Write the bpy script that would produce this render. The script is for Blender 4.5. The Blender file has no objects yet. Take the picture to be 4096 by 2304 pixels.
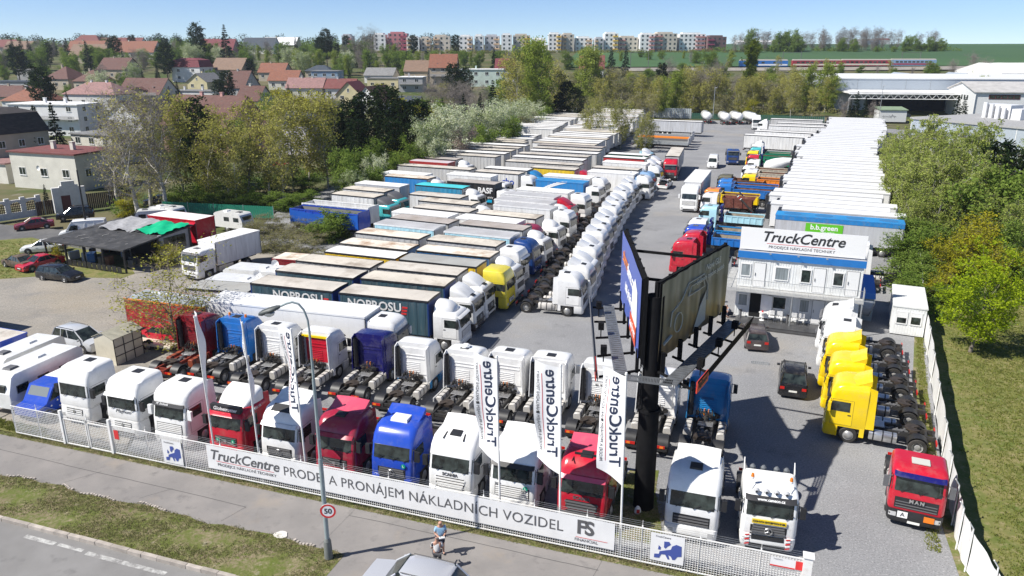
import bpy, math, random
import numpy as np
from math import sin, cos, pi, radians as R, hypot, atan2, degrees
from mathutils import Matrix, Vector
SC = bpy.context.scene
COL = SC.collection
# ---------------------------------------------------------------- camera, sky, sun, exposure
CAM_Z, CAM_PITCH, CAM_LENS = 22.4, 17.5, 26.6
cam = bpy.data.objects.new('camera', bpy.data.cameras.new('camera'))
COL.objects.link(cam)
cam.location = (0, 0, CAM_Z)
cam.rotation_euler = (R(90 - CAM_PITCH), 0, 0)
cam.data.lens = CAM_LENS
cam.data.sensor_width = 36
cam.data.clip_end = 9000
SC.camera = cam
SUN_EL, SHADOW_AZ = 48, 18           # shadows run 18 degrees off +x towards +y
sunv = Vector((-cos(R(SHADOW_AZ)) * cos(R(SUN_EL)), -sin(R(SHADOW_AZ)) * cos(R(SUN_EL)), sin(R(SUN_EL))))
wd = bpy.data.worlds.new('World')
SC.world = wd
wd.use_nodes = True
nt = wd.node_tree
sky = nt.nodes.new('ShaderNodeTexSky')
sky.sky_type = 'NISHITA'
sky.sun_disc = False
sky.sun_elevation = R(SUN_EL)
sky.sun_rotation = atan2(sunv.x, sunv.y)
sky.altitude = 300
sky.air_density = 0.55
sky.dust_density = 0.0
sky.ozone_density = 3.0
tint = nt.nodes.new('ShaderNodeMix')          # even spring-haze tint over the whole sky
tint.data_type = 'RGBA'
tint.blend_type = 'MULTIPLY'
tint.inputs[0].default_value = 1
tint.inputs[7].default_value = (1.0, 1.04, 1.12, 1)
nt.links.new(sky.outputs[0], tint.inputs[6])
nt.links.new(tint.outputs[2], nt.nodes['Background'].inputs[0])
nt.nodes['Background'].inputs[1].default_value = 0.085
sl = bpy.data.lights.new('sun', 'SUN')
sl.energy = 5.0
sl.angle = R(0.53)
sl.color = (1, 0.955, 0.88)
so = bpy.data.objects.new('sun', sl)
COL.objects.link(so)
so.rotation_euler = sunv.to_track_quat('Z', 'Y').to_euler()
so.location = (0, 0, 80)
vs = SC.view_settings
vs.view_transform = 'Standard'
vs.look = 'None'
vs.exposure = 0.52
vs.gamma = 1
vs.use_curve_mapping = False
SC.cycles.max_bounces = 6
SC.cycles.transparent_max_bounces = 6
SC.cycles.use_adaptive_sampling = True
# ---------------------------------------------------------------- helpers
KIDS = {}
MATS = {}
def add(name, data, parent=None, loc=(0, 0, 0), rz=0.0):
 o = bpy.data.objects.new(name, data)
 COL.objects.link(o)
 o.location = loc
 if rz:
  o.rotation_euler = (0, 0, rz)
 if parent is not None:
  o.parent = parent
  KIDS.setdefault(parent.name, []).append(o)
 return o
def tag(o, label=None, cat=None, group=None, kind=None):
 if label:
  o['label'] = label
 if cat:
  o['category'] = cat
 if group:
  o['group'] = group
 if kind:
  o['kind'] = kind
 return o
def thing(name, label, cat, loc=(0, 0, 0), rz=0.0, group=None):
 return tag(add(name, None, None, loc, rz), label, cat, group)
def copy_tree(o, parent=None):
 c = o.copy()
 COL.objects.link(c)
 if parent is not None:
  c.parent = parent
  KIDS.setdefault(parent.name, []).append(c)
 for k in KIDS.get(o.name, []):
  copy_tree(k, c)
 return c
def each(o):
 yield o
 for k in KIDS.get(o.name, []):
  yield from each(k)
def base(n):
 return n.split('.')[0]
def recolor(root, cmap):
 for o in each(root):
  m = cmap.get(base(o.name))
  if m and o.material_slots:
   s = o.material_slots[0]
   s.link = 'OBJECT'
   s.material = m
PROTO = {}
def place(key, build, loc, rz, label, cat, group, cmap=None):
 if key in PROTO:
  r = copy_tree(PROTO[key])
  if 'slots' in PROTO[key]:
   pass
 else:
  r = PROTO[key] = build()
 r.location = loc
 r.rotation_euler = (0, 0, rz)
 tag(r, label, cat, group)
 if cmap:
  recolor(r, cmap)
 return r
# ---------------------------------------------------------------- materials
def nodes_of(m):
 m.use_nodes = True
 t = m.node_tree
 return t, t.nodes, t.links, t.nodes['Principled BSDF']
def mat(name, col, rough=0.5, metal=0.0, var=0.0, scale=3.0, dirt=None, dirt_amt=0.0, dirt_scale=1.5,
  bump=0.0, bump_scale=20.0, spec=0.5, alpha=None, objrand=0.0, stretch=None, coat=0.0):
 if name in MATS:
  return MATS[name]
 m = bpy.data.materials.new(name)
 t, N, L, b = nodes_of(m)
 b.inputs['Base Color'].default_value = (*col, 1)
 b.inputs['Roughness'].default_value = rough
 b.inputs['Metallic'].default_value = metal
 b.inputs['Specular IOR Level'].default_value = spec
 if coat:
  b.inputs['Coat Weight'].default_value = coat
  b.inputs['Coat Roughness'].default_value = 0.08
 m.diffuse_color = (*col, 1)
 src = None
 if var or dirt or bump or objrand:
  tc = N.new('ShaderNodeTexCoord')
  oi = N.new('ShaderNodeObjectInfo')
  mp = N.new('ShaderNodeVectorMath')
  mp.operation = 'ADD'
  mul = N.new('ShaderNodeVectorMath')
  mul.operation = 'SCALE'
  L.new(oi.outputs['Random'], mul.inputs['Scale'])
  mul.inputs[0].default_value = (37, 71, 13)
  L.new(tc.outputs['Object'], mp.inputs[0])
  L.new(mul.outputs[0], mp.inputs[1])
  vec = mp.outputs[0]
  if stretch:
   sm = N.new('ShaderNodeVectorMath')
   sm.operation = 'MULTIPLY'
   L.new(vec, sm.inputs[0])
   sm.inputs[1].default_value = stretch
   vec = sm.outputs[0]
  cur = None
  if var:
   n = N.new('ShaderNodeTexNoise')
   n.inputs['Scale'].default_value = scale
   n.inputs['Detail'].default_value = 6
   L.new(vec, n.inputs['Vector'])
   r = N.new('ShaderNodeMapRange')
   r.inputs[1].default_value = 0.3
   r.inputs[2].default_value = 0.7
   r.inputs[3].default_value = 1 - var
   r.inputs[4].default_value = 1 + var
   L.new(n.outputs[0], r.inputs[0])
   mx = N.new('ShaderNodeMix')
   mx.data_type = 'RGBA'
   mx.blend_type = 'MULTIPLY'
   mx.inputs[0].default_value = 1
   mx.inputs[6].default_value = (*col, 1)
   L.new(r.outputs[0], mx.inputs[7])
   cur = mx.outputs[2]
  if objrand:
   r = N.new('ShaderNodeMapRange')
   r.inputs[3].default_value = 1 - objrand
   r.inputs[4].default_value = 1 + objrand
   L.new(oi.outputs['Random'], r.inputs[0])
   mx = N.new('ShaderNodeMix')
   mx.data_type = 'RGBA'
   mx.blend_type = 'MULTIPLY'
   mx.inputs[0].default_value = 1
   mx.inputs[6].default_value = (*col, 1)
   if cur:
    L.new(cur, mx.inputs[6])
   L.new(r.outputs[0], mx.inputs[7])
   cur = mx.outputs[2]
  if dirt:
   n = N.new('ShaderNodeTexNoise')
   n.inputs['Scale'].default_value = dirt_scale
   n.inputs['Detail'].default_value = 8
   n.inputs['Roughness'].default_value = 0.65
   L.new(vec, n.inputs['Vector'])
   r = N.new('ShaderNodeMapRange')
   r.inputs[1].default_value = 0.5
   r.inputs[2].default_value = 0.72
   r.inputs[3].default_value = 0
   r.inputs[4].default_value = dirt_amt
   L.new(n.outputs[0], r.inputs[0])
   mx = N.new('ShaderNodeMix')
   mx.data_type = 'RGBA'
   L.new(r.outputs[0], mx.inputs[0])
   mx.inputs[6].default_value = (*col, 1)
   if cur:
    L.new(cur, mx.inputs[6])
   mx.inputs[7].default_value = (*dirt, 1)
   cur = mx.outputs[2]
  if cur:
   L.new(cur, b.inputs['Base Color'])
  if bump:
   n = N.new('ShaderNodeTexNoise')
   n.inputs['Scale'].default_value = bump_scale
   n.inputs['Detail'].default_value = 5
   L.new(vec, n.inputs['Vector'])
   bp = N.new('ShaderNodeBump')
   bp.inputs['Strength'].default_value = bump
   bp.inputs['Distance'].default_value = 0.05
   L.new(n.outputs[0], bp.inputs['Height'])
   L.new(bp.outputs[0], b.inputs['Normal'])
 MATS[name] = m
 return m
def paint(name, col, rough=0.25):
 return mat('paint ' + name, col, rough, var=0.05, scale=1.2, dirt=(0.28, 0.25, 0.2), dirt_amt=0.22, dirt_scale=1.6, coat=0.4)
def leafmat(name, c0, c1, trans=0.42, rough=0.6):
 m = bpy.data.materials.new(name)
 m.use_nodes = True
 t = m.node_tree
 N, L = t.nodes, t.links
 N.clear()
 out = N.new('ShaderNodeOutputMaterial')
 geo = N.new('ShaderNodeNewGeometry')
 oi = N.new('ShaderNodeObjectInfo')
 ad = N.new('ShaderNodeMath')
 ad.operation = 'MULTIPLY_ADD'
 L.new(oi.outputs['Random'], ad.inputs[0])
 ad.inputs[1].default_value = 0.45
 ad.inputs[2].default_value = -0.22
 a2 = N.new('ShaderNodeMath')
 a2.operation = 'ADD'
 a2.use_clamp = True
 L.new(geo.outputs['Random Per Island'], a2.inputs[0])
 L.new(ad.outputs[0], a2.inputs[1])
 mx = N.new('ShaderNodeMix')
 mx.data_type = 'RGBA'
 L.new(a2.outputs[0], mx.inputs[0])
 mx.inputs[6].default_value = (*c0, 1)
 mx.inputs[7].default_value = (*c1, 1)
 d = N.new('ShaderNodeBsdfDiffuse')
 tr = N.new('ShaderNodeBsdfTranslucent')
 L.new(mx.outputs[2], d.inputs[0])
 L.new(mx.outputs[2], tr.inputs[0])
 ms = N.new('ShaderNodeMixShader')
 ms.inputs[0].default_value = trans
 L.new(d.outputs[0], ms.inputs[1])
 L.new(tr.outputs[0], ms.inputs[2])
 L.new(ms.outputs[0], out.inputs[0])
 m.diffuse_color = (*c0, 1)
 MATS[name] = m
 return m
# ---------------------------------------------------------------- mesh builder
class MB:
 def __init__(s):
  s.v, s.f, s.m = [], [], []
 def add(s, vs, fs, mi=0):
  n = len(s.v)
  s.v += [tuple(p) for p in vs]
  s.f += [tuple(i + n for i in f) for f in fs]
  s.m += [mi] * len(fs)
  return s
 def hexa(s, p, mi=0):      # p: bottom 4 (ccw from above), top 4
  return s.add(p, [(3, 2, 1, 0), (4, 5, 6, 7), (0, 1, 5, 4), (1, 2, 6, 5), (2, 3, 7, 6), (3, 0, 4, 7)], mi)
 def box(s, x0, x1, y0, y1, z0, z1, mi=0):
  return s.hexa([(x0, y0, z0), (x1, y0, z0), (x1, y1, z0), (x0, y1, z0), (x0, y0, z1), (x1, y0, z1), (x1, y1, z1), (x0, y1, z1)], mi)
 def cbox(s, cx, cy, cz, sx, sy, sz, rz=0, mi=0, ry=0):
  M = Matrix.Translation((cx, cy, cz)) @ Matrix.Rotation(rz, 4, 'Z') @ Matrix.Rotation(ry, 4, 'Y')
  a, b, c = sx / 2, sy / 2, sz / 2
  return s.hexa([M @ Vector(p) for p in [(-a, -b, -c), (a, -b, -c), (a, b, -c), (-a, b, -c), (-a, -b, c), (a, -b, c), (a, b, c), (-a, b, c)]], mi)
 def tube(s, p0, p1, r0, r1=None, n=6, mi=0, cap=True):
  r1 = r0 if r1 is None else r1
  p0, p1 = Vector(p0), Vector(p1)
  d = p1 - p0
  if d.length < 1e-6:
   return s
  d.normalize()
  u = d.orthogonal().normalized()
  w = d.cross(u)
  vs = [p0 + (u * cos(2 * pi * i / n) + w * sin(2 * pi * i / n)) * r0 for i in range(n)]
  vs += [p1 + (u * cos(2 * pi * i / n) + w * sin(2 * pi * i / n)) * r1 for i in range(n)]
  fs = [(i, (i + 1) % n, n + (i + 1) % n, n + i) for i in range(n)]
  if cap:
   fs += [tuple(range(n - 1, -1, -1)), tuple(range(n, 2 * n))]
  return s.add(vs, fs, mi)
 def path(s, pts, r, n=6, mi=0):
  for a, b in zip(pts, pts[1:]):
   s.tube(a, b, r, r, n, mi)
  return s
 def prism(s, poly, a, b, axis='y', mi=0):
  def P(u, v, w):
   return (u, w, v) if axis == 'y' else (w, u, v) if axis == 'x' else (u, v, w)
  n = len(poly)
  vs = [P(u, v, a) for u, v in poly] + [P(u, v, b) for u, v in poly]
  fs = [tuple(range(n)), tuple(range(2 * n - 1, n - 1, -1))] + [(i, n + i, n + (i + 1) % n, (i + 1) % n) for i in range(n)]
  return s.add(vs, fs, mi)
 def loft(s, rings, closed=True, cap0=True, cap1=True, mi=0):
  n = len(rings[0])
  vs = [p for r in rings for p in r]
  fs = []
  for k in range(len(rings) - 1):
   for i in range(n if closed else n - 1):
    j = (i + 1) % n
    fs.append((k * n + i, k * n + j, (k + 1) * n + j, (k + 1) * n + i))
  if cap0:
   fs.append(tuple(range(n - 1, -1, -1)))
  if cap1:
   fs.append(tuple(range((len(rings) - 1) * n, len(rings) * n)))
  return s.add(vs, fs, mi)
 def lathe(s, prof, c, n=18, mi=0):     # prof (r, y) around y axis through c
  rings = [[(c[0] + r * cos(2 * pi * i / n), c[1] + y, c[2] + r * sin(2 * pi * i / n)) for i in range(n)] for r, y in prof]
  return s.loft(rings, True, False, False, mi)
 def mesh(s, name, mats, smooth=None):
  me = bpy.data.meshes.new(name)
  me.from_pydata(s.v, [], s.f)
  mats = mats if isinstance(mats, (list, tuple)) else [mats]
  for m in mats:
   me.materials.append(m)
  if len(mats) > 1:
   me.polygons.foreach_set('material_index', s.m)
  if smooth:
   me.polygons.foreach_set('use_smooth', [True] * len(s.f))
   me.set_sharp_from_angle(angle=R(smooth))
  me.update()
  return me
 def build(s, name, mats, parent=None, smooth=None, loc=(0, 0, 0), rz=0.0):
  return add(name, s.mesh(name, mats, smooth), parent, loc, rz)
def grid_mesh(name, P, nu, nv, m):        # P array (nu*nv,3)
 me = bpy.data.meshes.new(name)
 idx = np.arange(nu * nv).reshape(nu, nv)
 q = np.stack([idx[:-1, :-1], idx[1:, :-1], idx[1:, 1:], idx[:-1, 1:]], -1).reshape(-1, 4)
 fast_mesh(me, P, q)
 me.materials.append(m)
 return me
def fast_mesh(me, V, F):
 V = np.asarray(V, dtype=np.float32)
 F = np.asarray(F, dtype=np.int32)
 k = F.shape[1]
 me.vertices.add(len(V))
 me.vertices.foreach_set('co', V.ravel())
 me.loops.add(F.size)
 me.loops.foreach_set('vertex_index', F.ravel())
 me.polygons.add(len(F))
 me.polygons.foreach_set('loop_start', np.arange(0, F.size, k, dtype=np.int32))
 me.polygons.foreach_set('loop_total', np.full(len(F), k, dtype=np.int32))
 me.update(calc_edges=True)
TXT = {}
def text_mesh(s, size, m, shear=0.0, bold=0.0, ext=0.006, align='CENTER', space=1.0):
 key = (s, size, m.name, shear, bold, ext, align, space)
 if key in TXT:
  return TXT[key]
 cu = bpy.data.curves.new('lettering', 'FONT')
 cu.body = s
 cu.size = size
 cu.shear = shear
 cu.offset = bold
 cu.extrude = ext
 cu.align_x = align
 cu.align_y = 'CENTER'
 cu.space_character = space
 cu.resolution_u = 3
 o = bpy.data.objects.new('lettering', cu)
 COL.objects.link(o)
 me = bpy.data.meshes.new_from_object(o)
 bpy.data.objects.remove(o)
 me.materials.clear()
 me.materials.append(m)
 me.polygons.foreach_set('material_index', [0] * len(me.polygons))
 TXT[key] = me
 return me
def put_text(parent, s, size, m, origin, xdir, ydir, name='lettering', **kw):
 o = add(name, text_mesh(s, size, m, **kw), parent)
 x = Vector(xdir).normalized()
 y = Vector(ydir).normalized()
 z = x.cross(y)
 M = Matrix((x, y, z)).transposed().to_4x4()
 M.translation = origin
 o.matrix_local = M
 return o
def lerp(a, b, t):
 return a + (b - a) * t
def terr(x, y):
 pts = [(-1e3, 0), (252, 0), (290, 1.4), (340, 5), (430, 11.5), (520, 17), (700, 24), (950, 28), (1300, 27), (9e3, 20)]
 d = math.hypot(x * 0.5, y)
 for (a, za), (b, zb) in zip(pts, pts[1:]):
  if d <= b:
   return za + (zb - za) * (d - a) / (b - a)
 return 20
# ---------------------------------------------------------------- palette
WHITE = paint('white', (0.8, 0.8, 0.79))
BLACKPL = mat('black plastic', (0.02, 0.02, 0.022), 0.5, var=0.2)
DARK = mat('chassis black', (0.028, 0.027, 0.026), 0.6, var=0.3, scale=5, dirt=(0.12, 0.1, 0.08), dirt_amt=0.5)
GREYPL = mat('grey plastic', (0.12, 0.12, 0.125), 0.55)
RUBBER = mat('tyre rubber', (0.025, 0.024, 0.023), 0.8, var=0.2, dirt=(0.14, 0.12, 0.1), dirt_amt=0.3)
STEEL = mat('rim steel', (0.45, 0.45, 0.44), 0.4, 0.5, var=0.15, dirt=(0.15, 0.1, 0.07), dirt_amt=0.4, dirt_scale=4)
ALU = mat('aluminium', (0.6, 0.6, 0.6), 0.3, 0.8, var=0.1)
TANKW = mat('dusty tank', (0.55, 0.53, 0.5), 0.5, 0.1, var=0.12, dirt=(0.25, 0.21, 0.17), dirt_amt=0.5, dirt_scale=3)
GLASS = mat('dark glass', (0.026, 0.034, 0.031), 0.06, var=0.85, scale=2.2, spec=0.7)
LAMPG = mat('lamp lens', (0.6, 0.6, 0.6), 0.12, 0.3)
LRED = mat('red lens', (0.5, 0.015, 0.01), 0.3)
LORG = mat('orange lens', (0.75, 0.2, 0.02), 0.3)
PLATE = mat('number plate', (0.75, 0.75, 0.72), 0.5)
RUST = mat('rusty steel', (0.16, 0.065, 0.035), 0.85, var=0.4, scale=2, dirt=(0.3, 0.2, 0.13), dirt_amt=0.6)
GALV = mat('galvanised steel', (0.42, 0.44, 0.45), 0.45, 0.6, var=0.12)
INK = mat('black print', (0.025, 0.025, 0.028), 0.6)
REDINK = mat('red print', (0.6, 0.03, 0.03), 0.6)
WINK = mat('white print', (0.8, 0.8, 0.8), 0.6)
GREYINK = mat('grey print', (0.1, 0.1, 0.105), 0.6)
PINK = {}
for n_, c_ in dict(red=(0.48, 0.012, 0.03), darkred=(0.22, 0.012, 0.018), maroon=(0.32, 0.015, 0.04), blue=(0.02, 0.07, 0.45), skyblue=(0.02, 0.22, 0.5),
     navy=(0.012, 0.012, 0.12), yellow=(0.85, 0.6, 0.005), paleyellow=(0.72, 0.6, 0.05), teal=(0.06, 0.42, 0.45), darkblue=(0.012, 0.05, 0.2),
     pink=(0.6, 0.08, 0.14), orange=(0.8, 0.25, 0.03), silver=(0.5, 0.52, 0.55), black=(0.012, 0.012, 0.014), green=(0.01, 0.2, 0.1),
     brownblack=(0.045, 0.035, 0.033), midblue=(0.02, 0.16, 0.5), steelblue=(0.22, 0.36, 0.55), cream=(0.68, 0.64, 0.52), ltblue=(0.4, 0.66, 0.75), bronze=(0.06, 0.045, 0.045)).items():
 PINK[n_] = paint(n_, c_)
PINK['white'] = WHITE
# ---------------------------------------------------------------- trucks
class Skin:                         # a cab as stacked rounded sections (z, front x, half width, corner radius)
 def __init__(s, secs, xb):
  s.secs, s.xb = secs, xb
 def at(s, z):
  S = s.secs
  if z <= S[0][0]:
   return S[0][1:]
  for a, b in zip(S, S[1:]):
   if z <= b[0]:
    t = (z - a[0]) / (b[0] - a[0])
    return tuple(lerp(a[i], b[i], t) for i in (1, 2, 3))
  return S[-1][1:]
 def fx(s, y, z):
  xf, hw, r = s.at(z)
  e = abs(y) - (hw - r)
  if e <= 0:
   return xf
  e = min(e, r * 0.98)
  return xf - (r - math.sqrt(r * r - e * e))
 def body(s, mb, mi=0):
  rings = []
  for z, xf, hw, r in s.secs:
   ring = [(s.xb, hw, z)]
   for k in range(6):
    a = pi / 2 * k / 5
    ring.append((xf - r + r * sin(a), hw - r + r * cos(a), z))
   ring += [(x, -y, z) for x, y, z in reversed(ring)]
   rings.append(ring[::-1])
  return mb.loft(rings, True, True, True, mi)
 def front(s, mb, y0, y1, z0, z1, off=0.012, ny=8, nz=2, mi=0, skirt=0.04, tz=0.0, lean=0.0):
  V = []
  for d in (off, off - skirt):
   for j in range(nz + 1):
    z = lerp(z0, z1, j / nz)
    for i in range(ny + 1):
     y = lerp(y0, y1, i / ny)
     V.append((s.fx(y, z) + d + lean * (1 - j / nz) * (1 if d == off else 0), y, z))
  return s._patch(mb, V, ny, nz, mi)
 def side(s, mb, x0, x1, z0, z1, sd, off=0.01, nz=3, mi=0, skirt=0.03, rake=0.0):
  V = []
  for d in (off, off - skirt):
   for j in range(nz + 1):
    z = lerp(z0, z1, j / nz)
    for i in range(2):
     x = (x0 if i == 0 else x1 + rake * (1 - j / nz))
     V.append((x, sd * (s.at(z)[1] + d), z))
  return s._patch(mb, V, 1, nz, mi)
 def _patch(s, mb, V, nu, nv, mi):
  w = nu + 1
  o = w * (nv + 1)
  F = [(j * w + i, j * w + i + 1, (j + 1) * w + i + 1, (j + 1) * w + i) for j in range(nv) for i in range(nu)]
  ring = [i for i in range(nu)] + [j * w + nu for j in range(nv)] + [nv * w + i for i in range(nu, 0, -1)] + [j * w for j in range(nv, 0, -1)]
  F += [(ring[k], o + ring[k], o + ring[(k + 1) % len(ring)], ring[(k + 1) % len(ring)]) for k in range(len(ring))]
  return mb.add(V, F, mi)
def cab_skin(roof, style):
 b = 1.32 if style == 'magnum' else 0.98
 lo = [(b, -0.03, 1.2, .2), (b + .14, 0.0, 1.245, .22), (1.98, -0.05, 1.245, .24)]
 if style == 'magnum':
  lo += [(2.85, -0.1, 1.24, .2)]
  top = [(3.2, -0.16, 1.23, .22), (3.62, -0.4, 1.2, .3), (3.74, -0.7, 1.1, .35), (3.79, -1.1, .9, .4)]
 elif style == 'dome':            # DAF style bulging high roof
  lo += [(2.75, -0.2, 1.235, .28)]
  top = [(3.05, -0.2, 1.235, .3), (3.3, -0.26, 1.225, .34), (3.5, -0.42, 1.19, .38), (3.64, -0.72, 1.13, .4), (3.7, -1.1, 1.0, .4), (3.72, -1.4, .9, .4)]
 else:
  lo += [(2.72, -0.2, 1.235, .27)]
  top = [(3.1, -0.32, 1.225, .32), (3.45, -0.58, 1.19, .38), (3.62, -0.92, 1.1, .42), (3.7, -1.3, .92, .42)]
 if roof in ('defl', 'low', 'blister'):
  top = [(2.95, -0.34, 1.2, .34), (3.06, -0.6, 1.1, .4), (3.1, -0.9, .95, .4)]
 return Skin(lo + top, -2.25)
def wheel(root, x, y, dual=False, r=0.51, lod=0):
 sd = 1 if y > 0 else -1
 w = 0.62 if dual else 0.31
 mb = MB()
 if dual:
  pr = [(.3, 0), (.47, 0), (r, .04), (r, .25), (.46, .29), (.46, .33), (r, .37), (r, .58), (.47, .62), (.3, .62)]
 else:
  pr = [(.3, 0), (.47, 0), (r, .04), (r, .27), (.47, .31), (.3, .31)]
 n = 20 if lod == 0 else 12
 mb.lathe([(a, -b * sd) for a, b in pr], (x, y, r), n)
 o = mb.build('wheel', RUBBER, root, 40)
 m2 = MB()
 if dual:
  m2.lathe([(.31, -.02 * sd), (.29, -.14 * sd), (.2, -.16 * sd), (.15, -.06 * sd), (.1, -.04 * sd), (0.001, -.04 * sd)], (x, y, r), n)
 else:
  m2.lathe([(.31, -.02 * sd), (.28, -.03 * sd), (.25, .0), (.15, .05 * sd), (.1, .07 * sd), (0.001, .07 * sd)], (x, y, r), n)
 m2.build('rim', STEEL, o, 40)
 return o
STYLES_TXT = {'scania': 'SCANIA', 'man': 'MAN'}
def add_cab(root, roof, style, lod=0, col=WHITE, hatch=True, fins=True, visor=GREYPL, clutter=False, deflcol=None, lowcol=None):
 sk = cab_skin(roof, style)
 mg = style == 'magnum'
 cab = sk.body(MB()).build('cab', col, root, 38)
 low = lowcol or col
 # bumper and lower front
 zb = 1.0
 bs = Skin([(.32, -.02, 1.15, .2), (.42, .04, 1.2, .22), (.75, .06, 1.235, .22), (zb - .02, .02, 1.235, .22)] + ([(1.3, 0, 1.2, .2)] if mg else []), -.78)
 mb = bs.body(MB())
 bs.front(mb, -.8, .8, .38, .56, .012, mi=1)
 mb.build('bumper', [low, BLACKPL], root, 38)
 for sd in (-1, 1):
  mb = MB()
  mb.box(-2.24, -1.98, sd * 1.2 - .03, sd * 1.2 + .03, .5, zb + .05)
  mb.box(-1.98, -.78, sd * 1.16 - .06, sd * 1.16 + .06, 1.0, 1.12 if not mg else 1.4)
  mb.build('wheel_arch', low if not mg else BLACKPL, root)
 MB().box(-2.2, -.15, -1.05, 1.05, .62, 1.0 if not mg else 1.36).build('engine_bay', DARK, root)
 z0, z1 = (2.02, 2.78) if mg else (1.98, 2.7)
 sk.front(MB(), -1.17, 1.17, z0, z1, .014, 12, 3).build('windscreen', GLASS, root, 40)
 for sd in (-1, 1):
  sk.side(MB(), -1.34, -.36, 1.98, 2.6, sd, .016, rake=.16).build('side_window', GLASS, root)
  if lod == 0:
   sk.side(MB(), -1.52, -.33, 1.12 if not mg else 1.4, 2.72, sd, .004).build('door_gap', BLACKPL, root)
   d = sk.side(MB(), -1.505, -.345, 1.135 if not mg else 1.42, 2.705, sd, .009).build('door', col, root)
   sk.side(MB(), -1.42, -1.24, 1.76, 1.82, sd, .025).build('handle', BLACKPL, d)
 # mirrors
 for sd in (-1, 1):
  mb = MB()
  mb.cbox(-.2, sd * 1.43, 2.3, .16, .24, .56)
  if lod == 0:
   mb.tube((-.25, sd * 1.2, 2.62), (-.2, sd * 1.4, 2.6), .025)
   mb.tube((-.25, sd * 1.2, 2.0), (-.2, sd * 1.4, 2.02), .025)
  mb.build('mirror', BLACKPL if style not in ('dome',) else col, root)
 # lights
 for sd in (-1, 1):
  bs.front(MB(), sd * .8, sd * 1.13, .62, .84, .014, 3, 1).build('headlight', LAMPG, root)
 # grille
 g = MB()
 if style in ('daf', 'dome'):
  sk2 = sk
  sk2.front(g, -.9, .9, 1.12, 1.68, .012, mi=0)
  for k in range(5):
   sk2.front(g, -.86, .86, 1.14 + k * .11, 1.2 + k * .11, .04, mi=1, nz=1)
  g.build('grille', [BLACKPL, low], root)
 elif style == 'mb':
  bs.front(g, -.72, .72, .78, .98, .02, mi=0)
  sk.front(g, -.8, .8, 1.0, 1.5, .014, mi=0)
  for k in range(4):
   sk.front(g, -.76 + .02 * k, .76 - .02 * k, 1.03 + k * .12, 1.1 + k * .12, .05, mi=1, nz=1)
  g.build('grille', [BLACKPL, GREYPL], root)
  if lod == 0:
   st = MB()
   n = 16
   xs = .1
   for i in range(n):
    a, b = 2 * pi * i / n, 2 * pi * (i + 1) / n
    st.tube((xs, .17 * cos(a), 1.28 + .17 * sin(a)), (xs, .17 * cos(b), 1.28 + .17 * sin(b)), .018, n=5, cap=False)
   for a in (90, 210, 330):
    st.tube((xs, 0, 1.28), (xs, .17 * cos(R(a)), 1.28 + .17 * sin(R(a))), .03, .008, n=5)
   st.build('emblem', ALU, root)
 elif style == 'scania':
  sk.front(g, -.78, .78, 1.0, 1.62, .012, mi=0)
  for k, w in enumerate((.66, .72, .78, .82)):
   sk.front(g, -w, w, 1.04 + k * .15, 1.12 + k * .15, .045, mi=1, nz=1)
  g.build('grille', [BLACKPL, low], root)
  if lod == 0:
   put_text(root, 'SCANIA', .24, GREYINK, (-.02, 0, 1.78), (0, 1, 0), (0, 0, 1), bold=.008, ext=.006)
 elif style == 'volvo':
  sk.front(g, -.75, .75, 1.02, 1.5, .012, mi=0)
  for k in range(4):
   sk.front(g, -.7, .7, 1.05 + k * .12, 1.09 + k * .12, .03, mi=1, nz=1)
  g.tube((.05, -.66, 1.46), (.05, .66, 1.06), .025, n=4, mi=2)
  g.tube((.06, 0, 1.26), (.075, 0, 1.26), .09, n=10, mi=2)
  g.build('grille', [BLACKPL, GREYPL, ALU], root)
 elif style == 'man':
  sk.front(g, -.95, .95, 1.1, 1.66, .012, mi=0)
  for k in range(3):
   sk.front(g, -.9, .9, 1.14 + k * .14, 1.18 + k * .14, .035, mi=1, nz=1)
  g.build('grille', [BLACKPL, GREYPL], root)
  if lod == 0:
   put_text(root, 'MAN', .24, STEEL, (.06, 0, 1.56), (0, 1, 0), (0, 0, 1), bold=.012, ext=.01, space=1.5)
 elif mg:
  bs.front(g, -.62, .62, .8, 1.2, .02, mi=0, nz=1)
  for k in range(3):
   bs.front(g, -.6, .6, .84 + k * .12, .91 + k * .12, .04, mi=1, nz=1)
  g.hexa([(.07, 0, .88), (.1, 0, .88), (.1, .0, .88), (.07, 0, .88), (.07, -.09, 1.03), (.1, -.09, 1.03), (.1, .09, 1.03), (.07, .09, 1.03)], 2)
  g.hexa([(.07, -.09, 1.03), (.1, -.09, 1.03), (.1, .09, 1.03), (.07, .09, 1.03), (.07, 0, 1.18), (.1, 0, 1.18), (.1, .0, 1.18), (.07, 0, 1.18)], 2)
  g.build('grille', [BLACKPL, WHITE, ALU], root)
 else:                               # plain rigid truck / renault style
  sk.front(g, -.85, .85, 1.08, 1.6, .012, mi=0)
  for k in range(3):
   sk.front(g, -.8, .8, 1.13 + k * .15, 1.2 + k * .15, .04, mi=1, nz=1)
  g.build('grille', [BLACKPL, GREYPL], root)
 # visor, wipers
 if visor:
  zv = z1 + .04
  sk.front(MB(), -1.12, 1.12, zv, zv + .17, .1, 10, 1, lean=.1, skirt=.03).build('sun_visor', visor, root, 40)
 if lod == 0:
  mb = MB()
  for y in (-.75, .05, .7):
   mb.tube((sk.fx(y, 1.97) + .04, y, 1.96), (sk.fx(y + .34, 2.2) + .05, y + .34, 2.16), .018, n=4)
  mb.build('wipers', BLACKPL, root)
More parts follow.
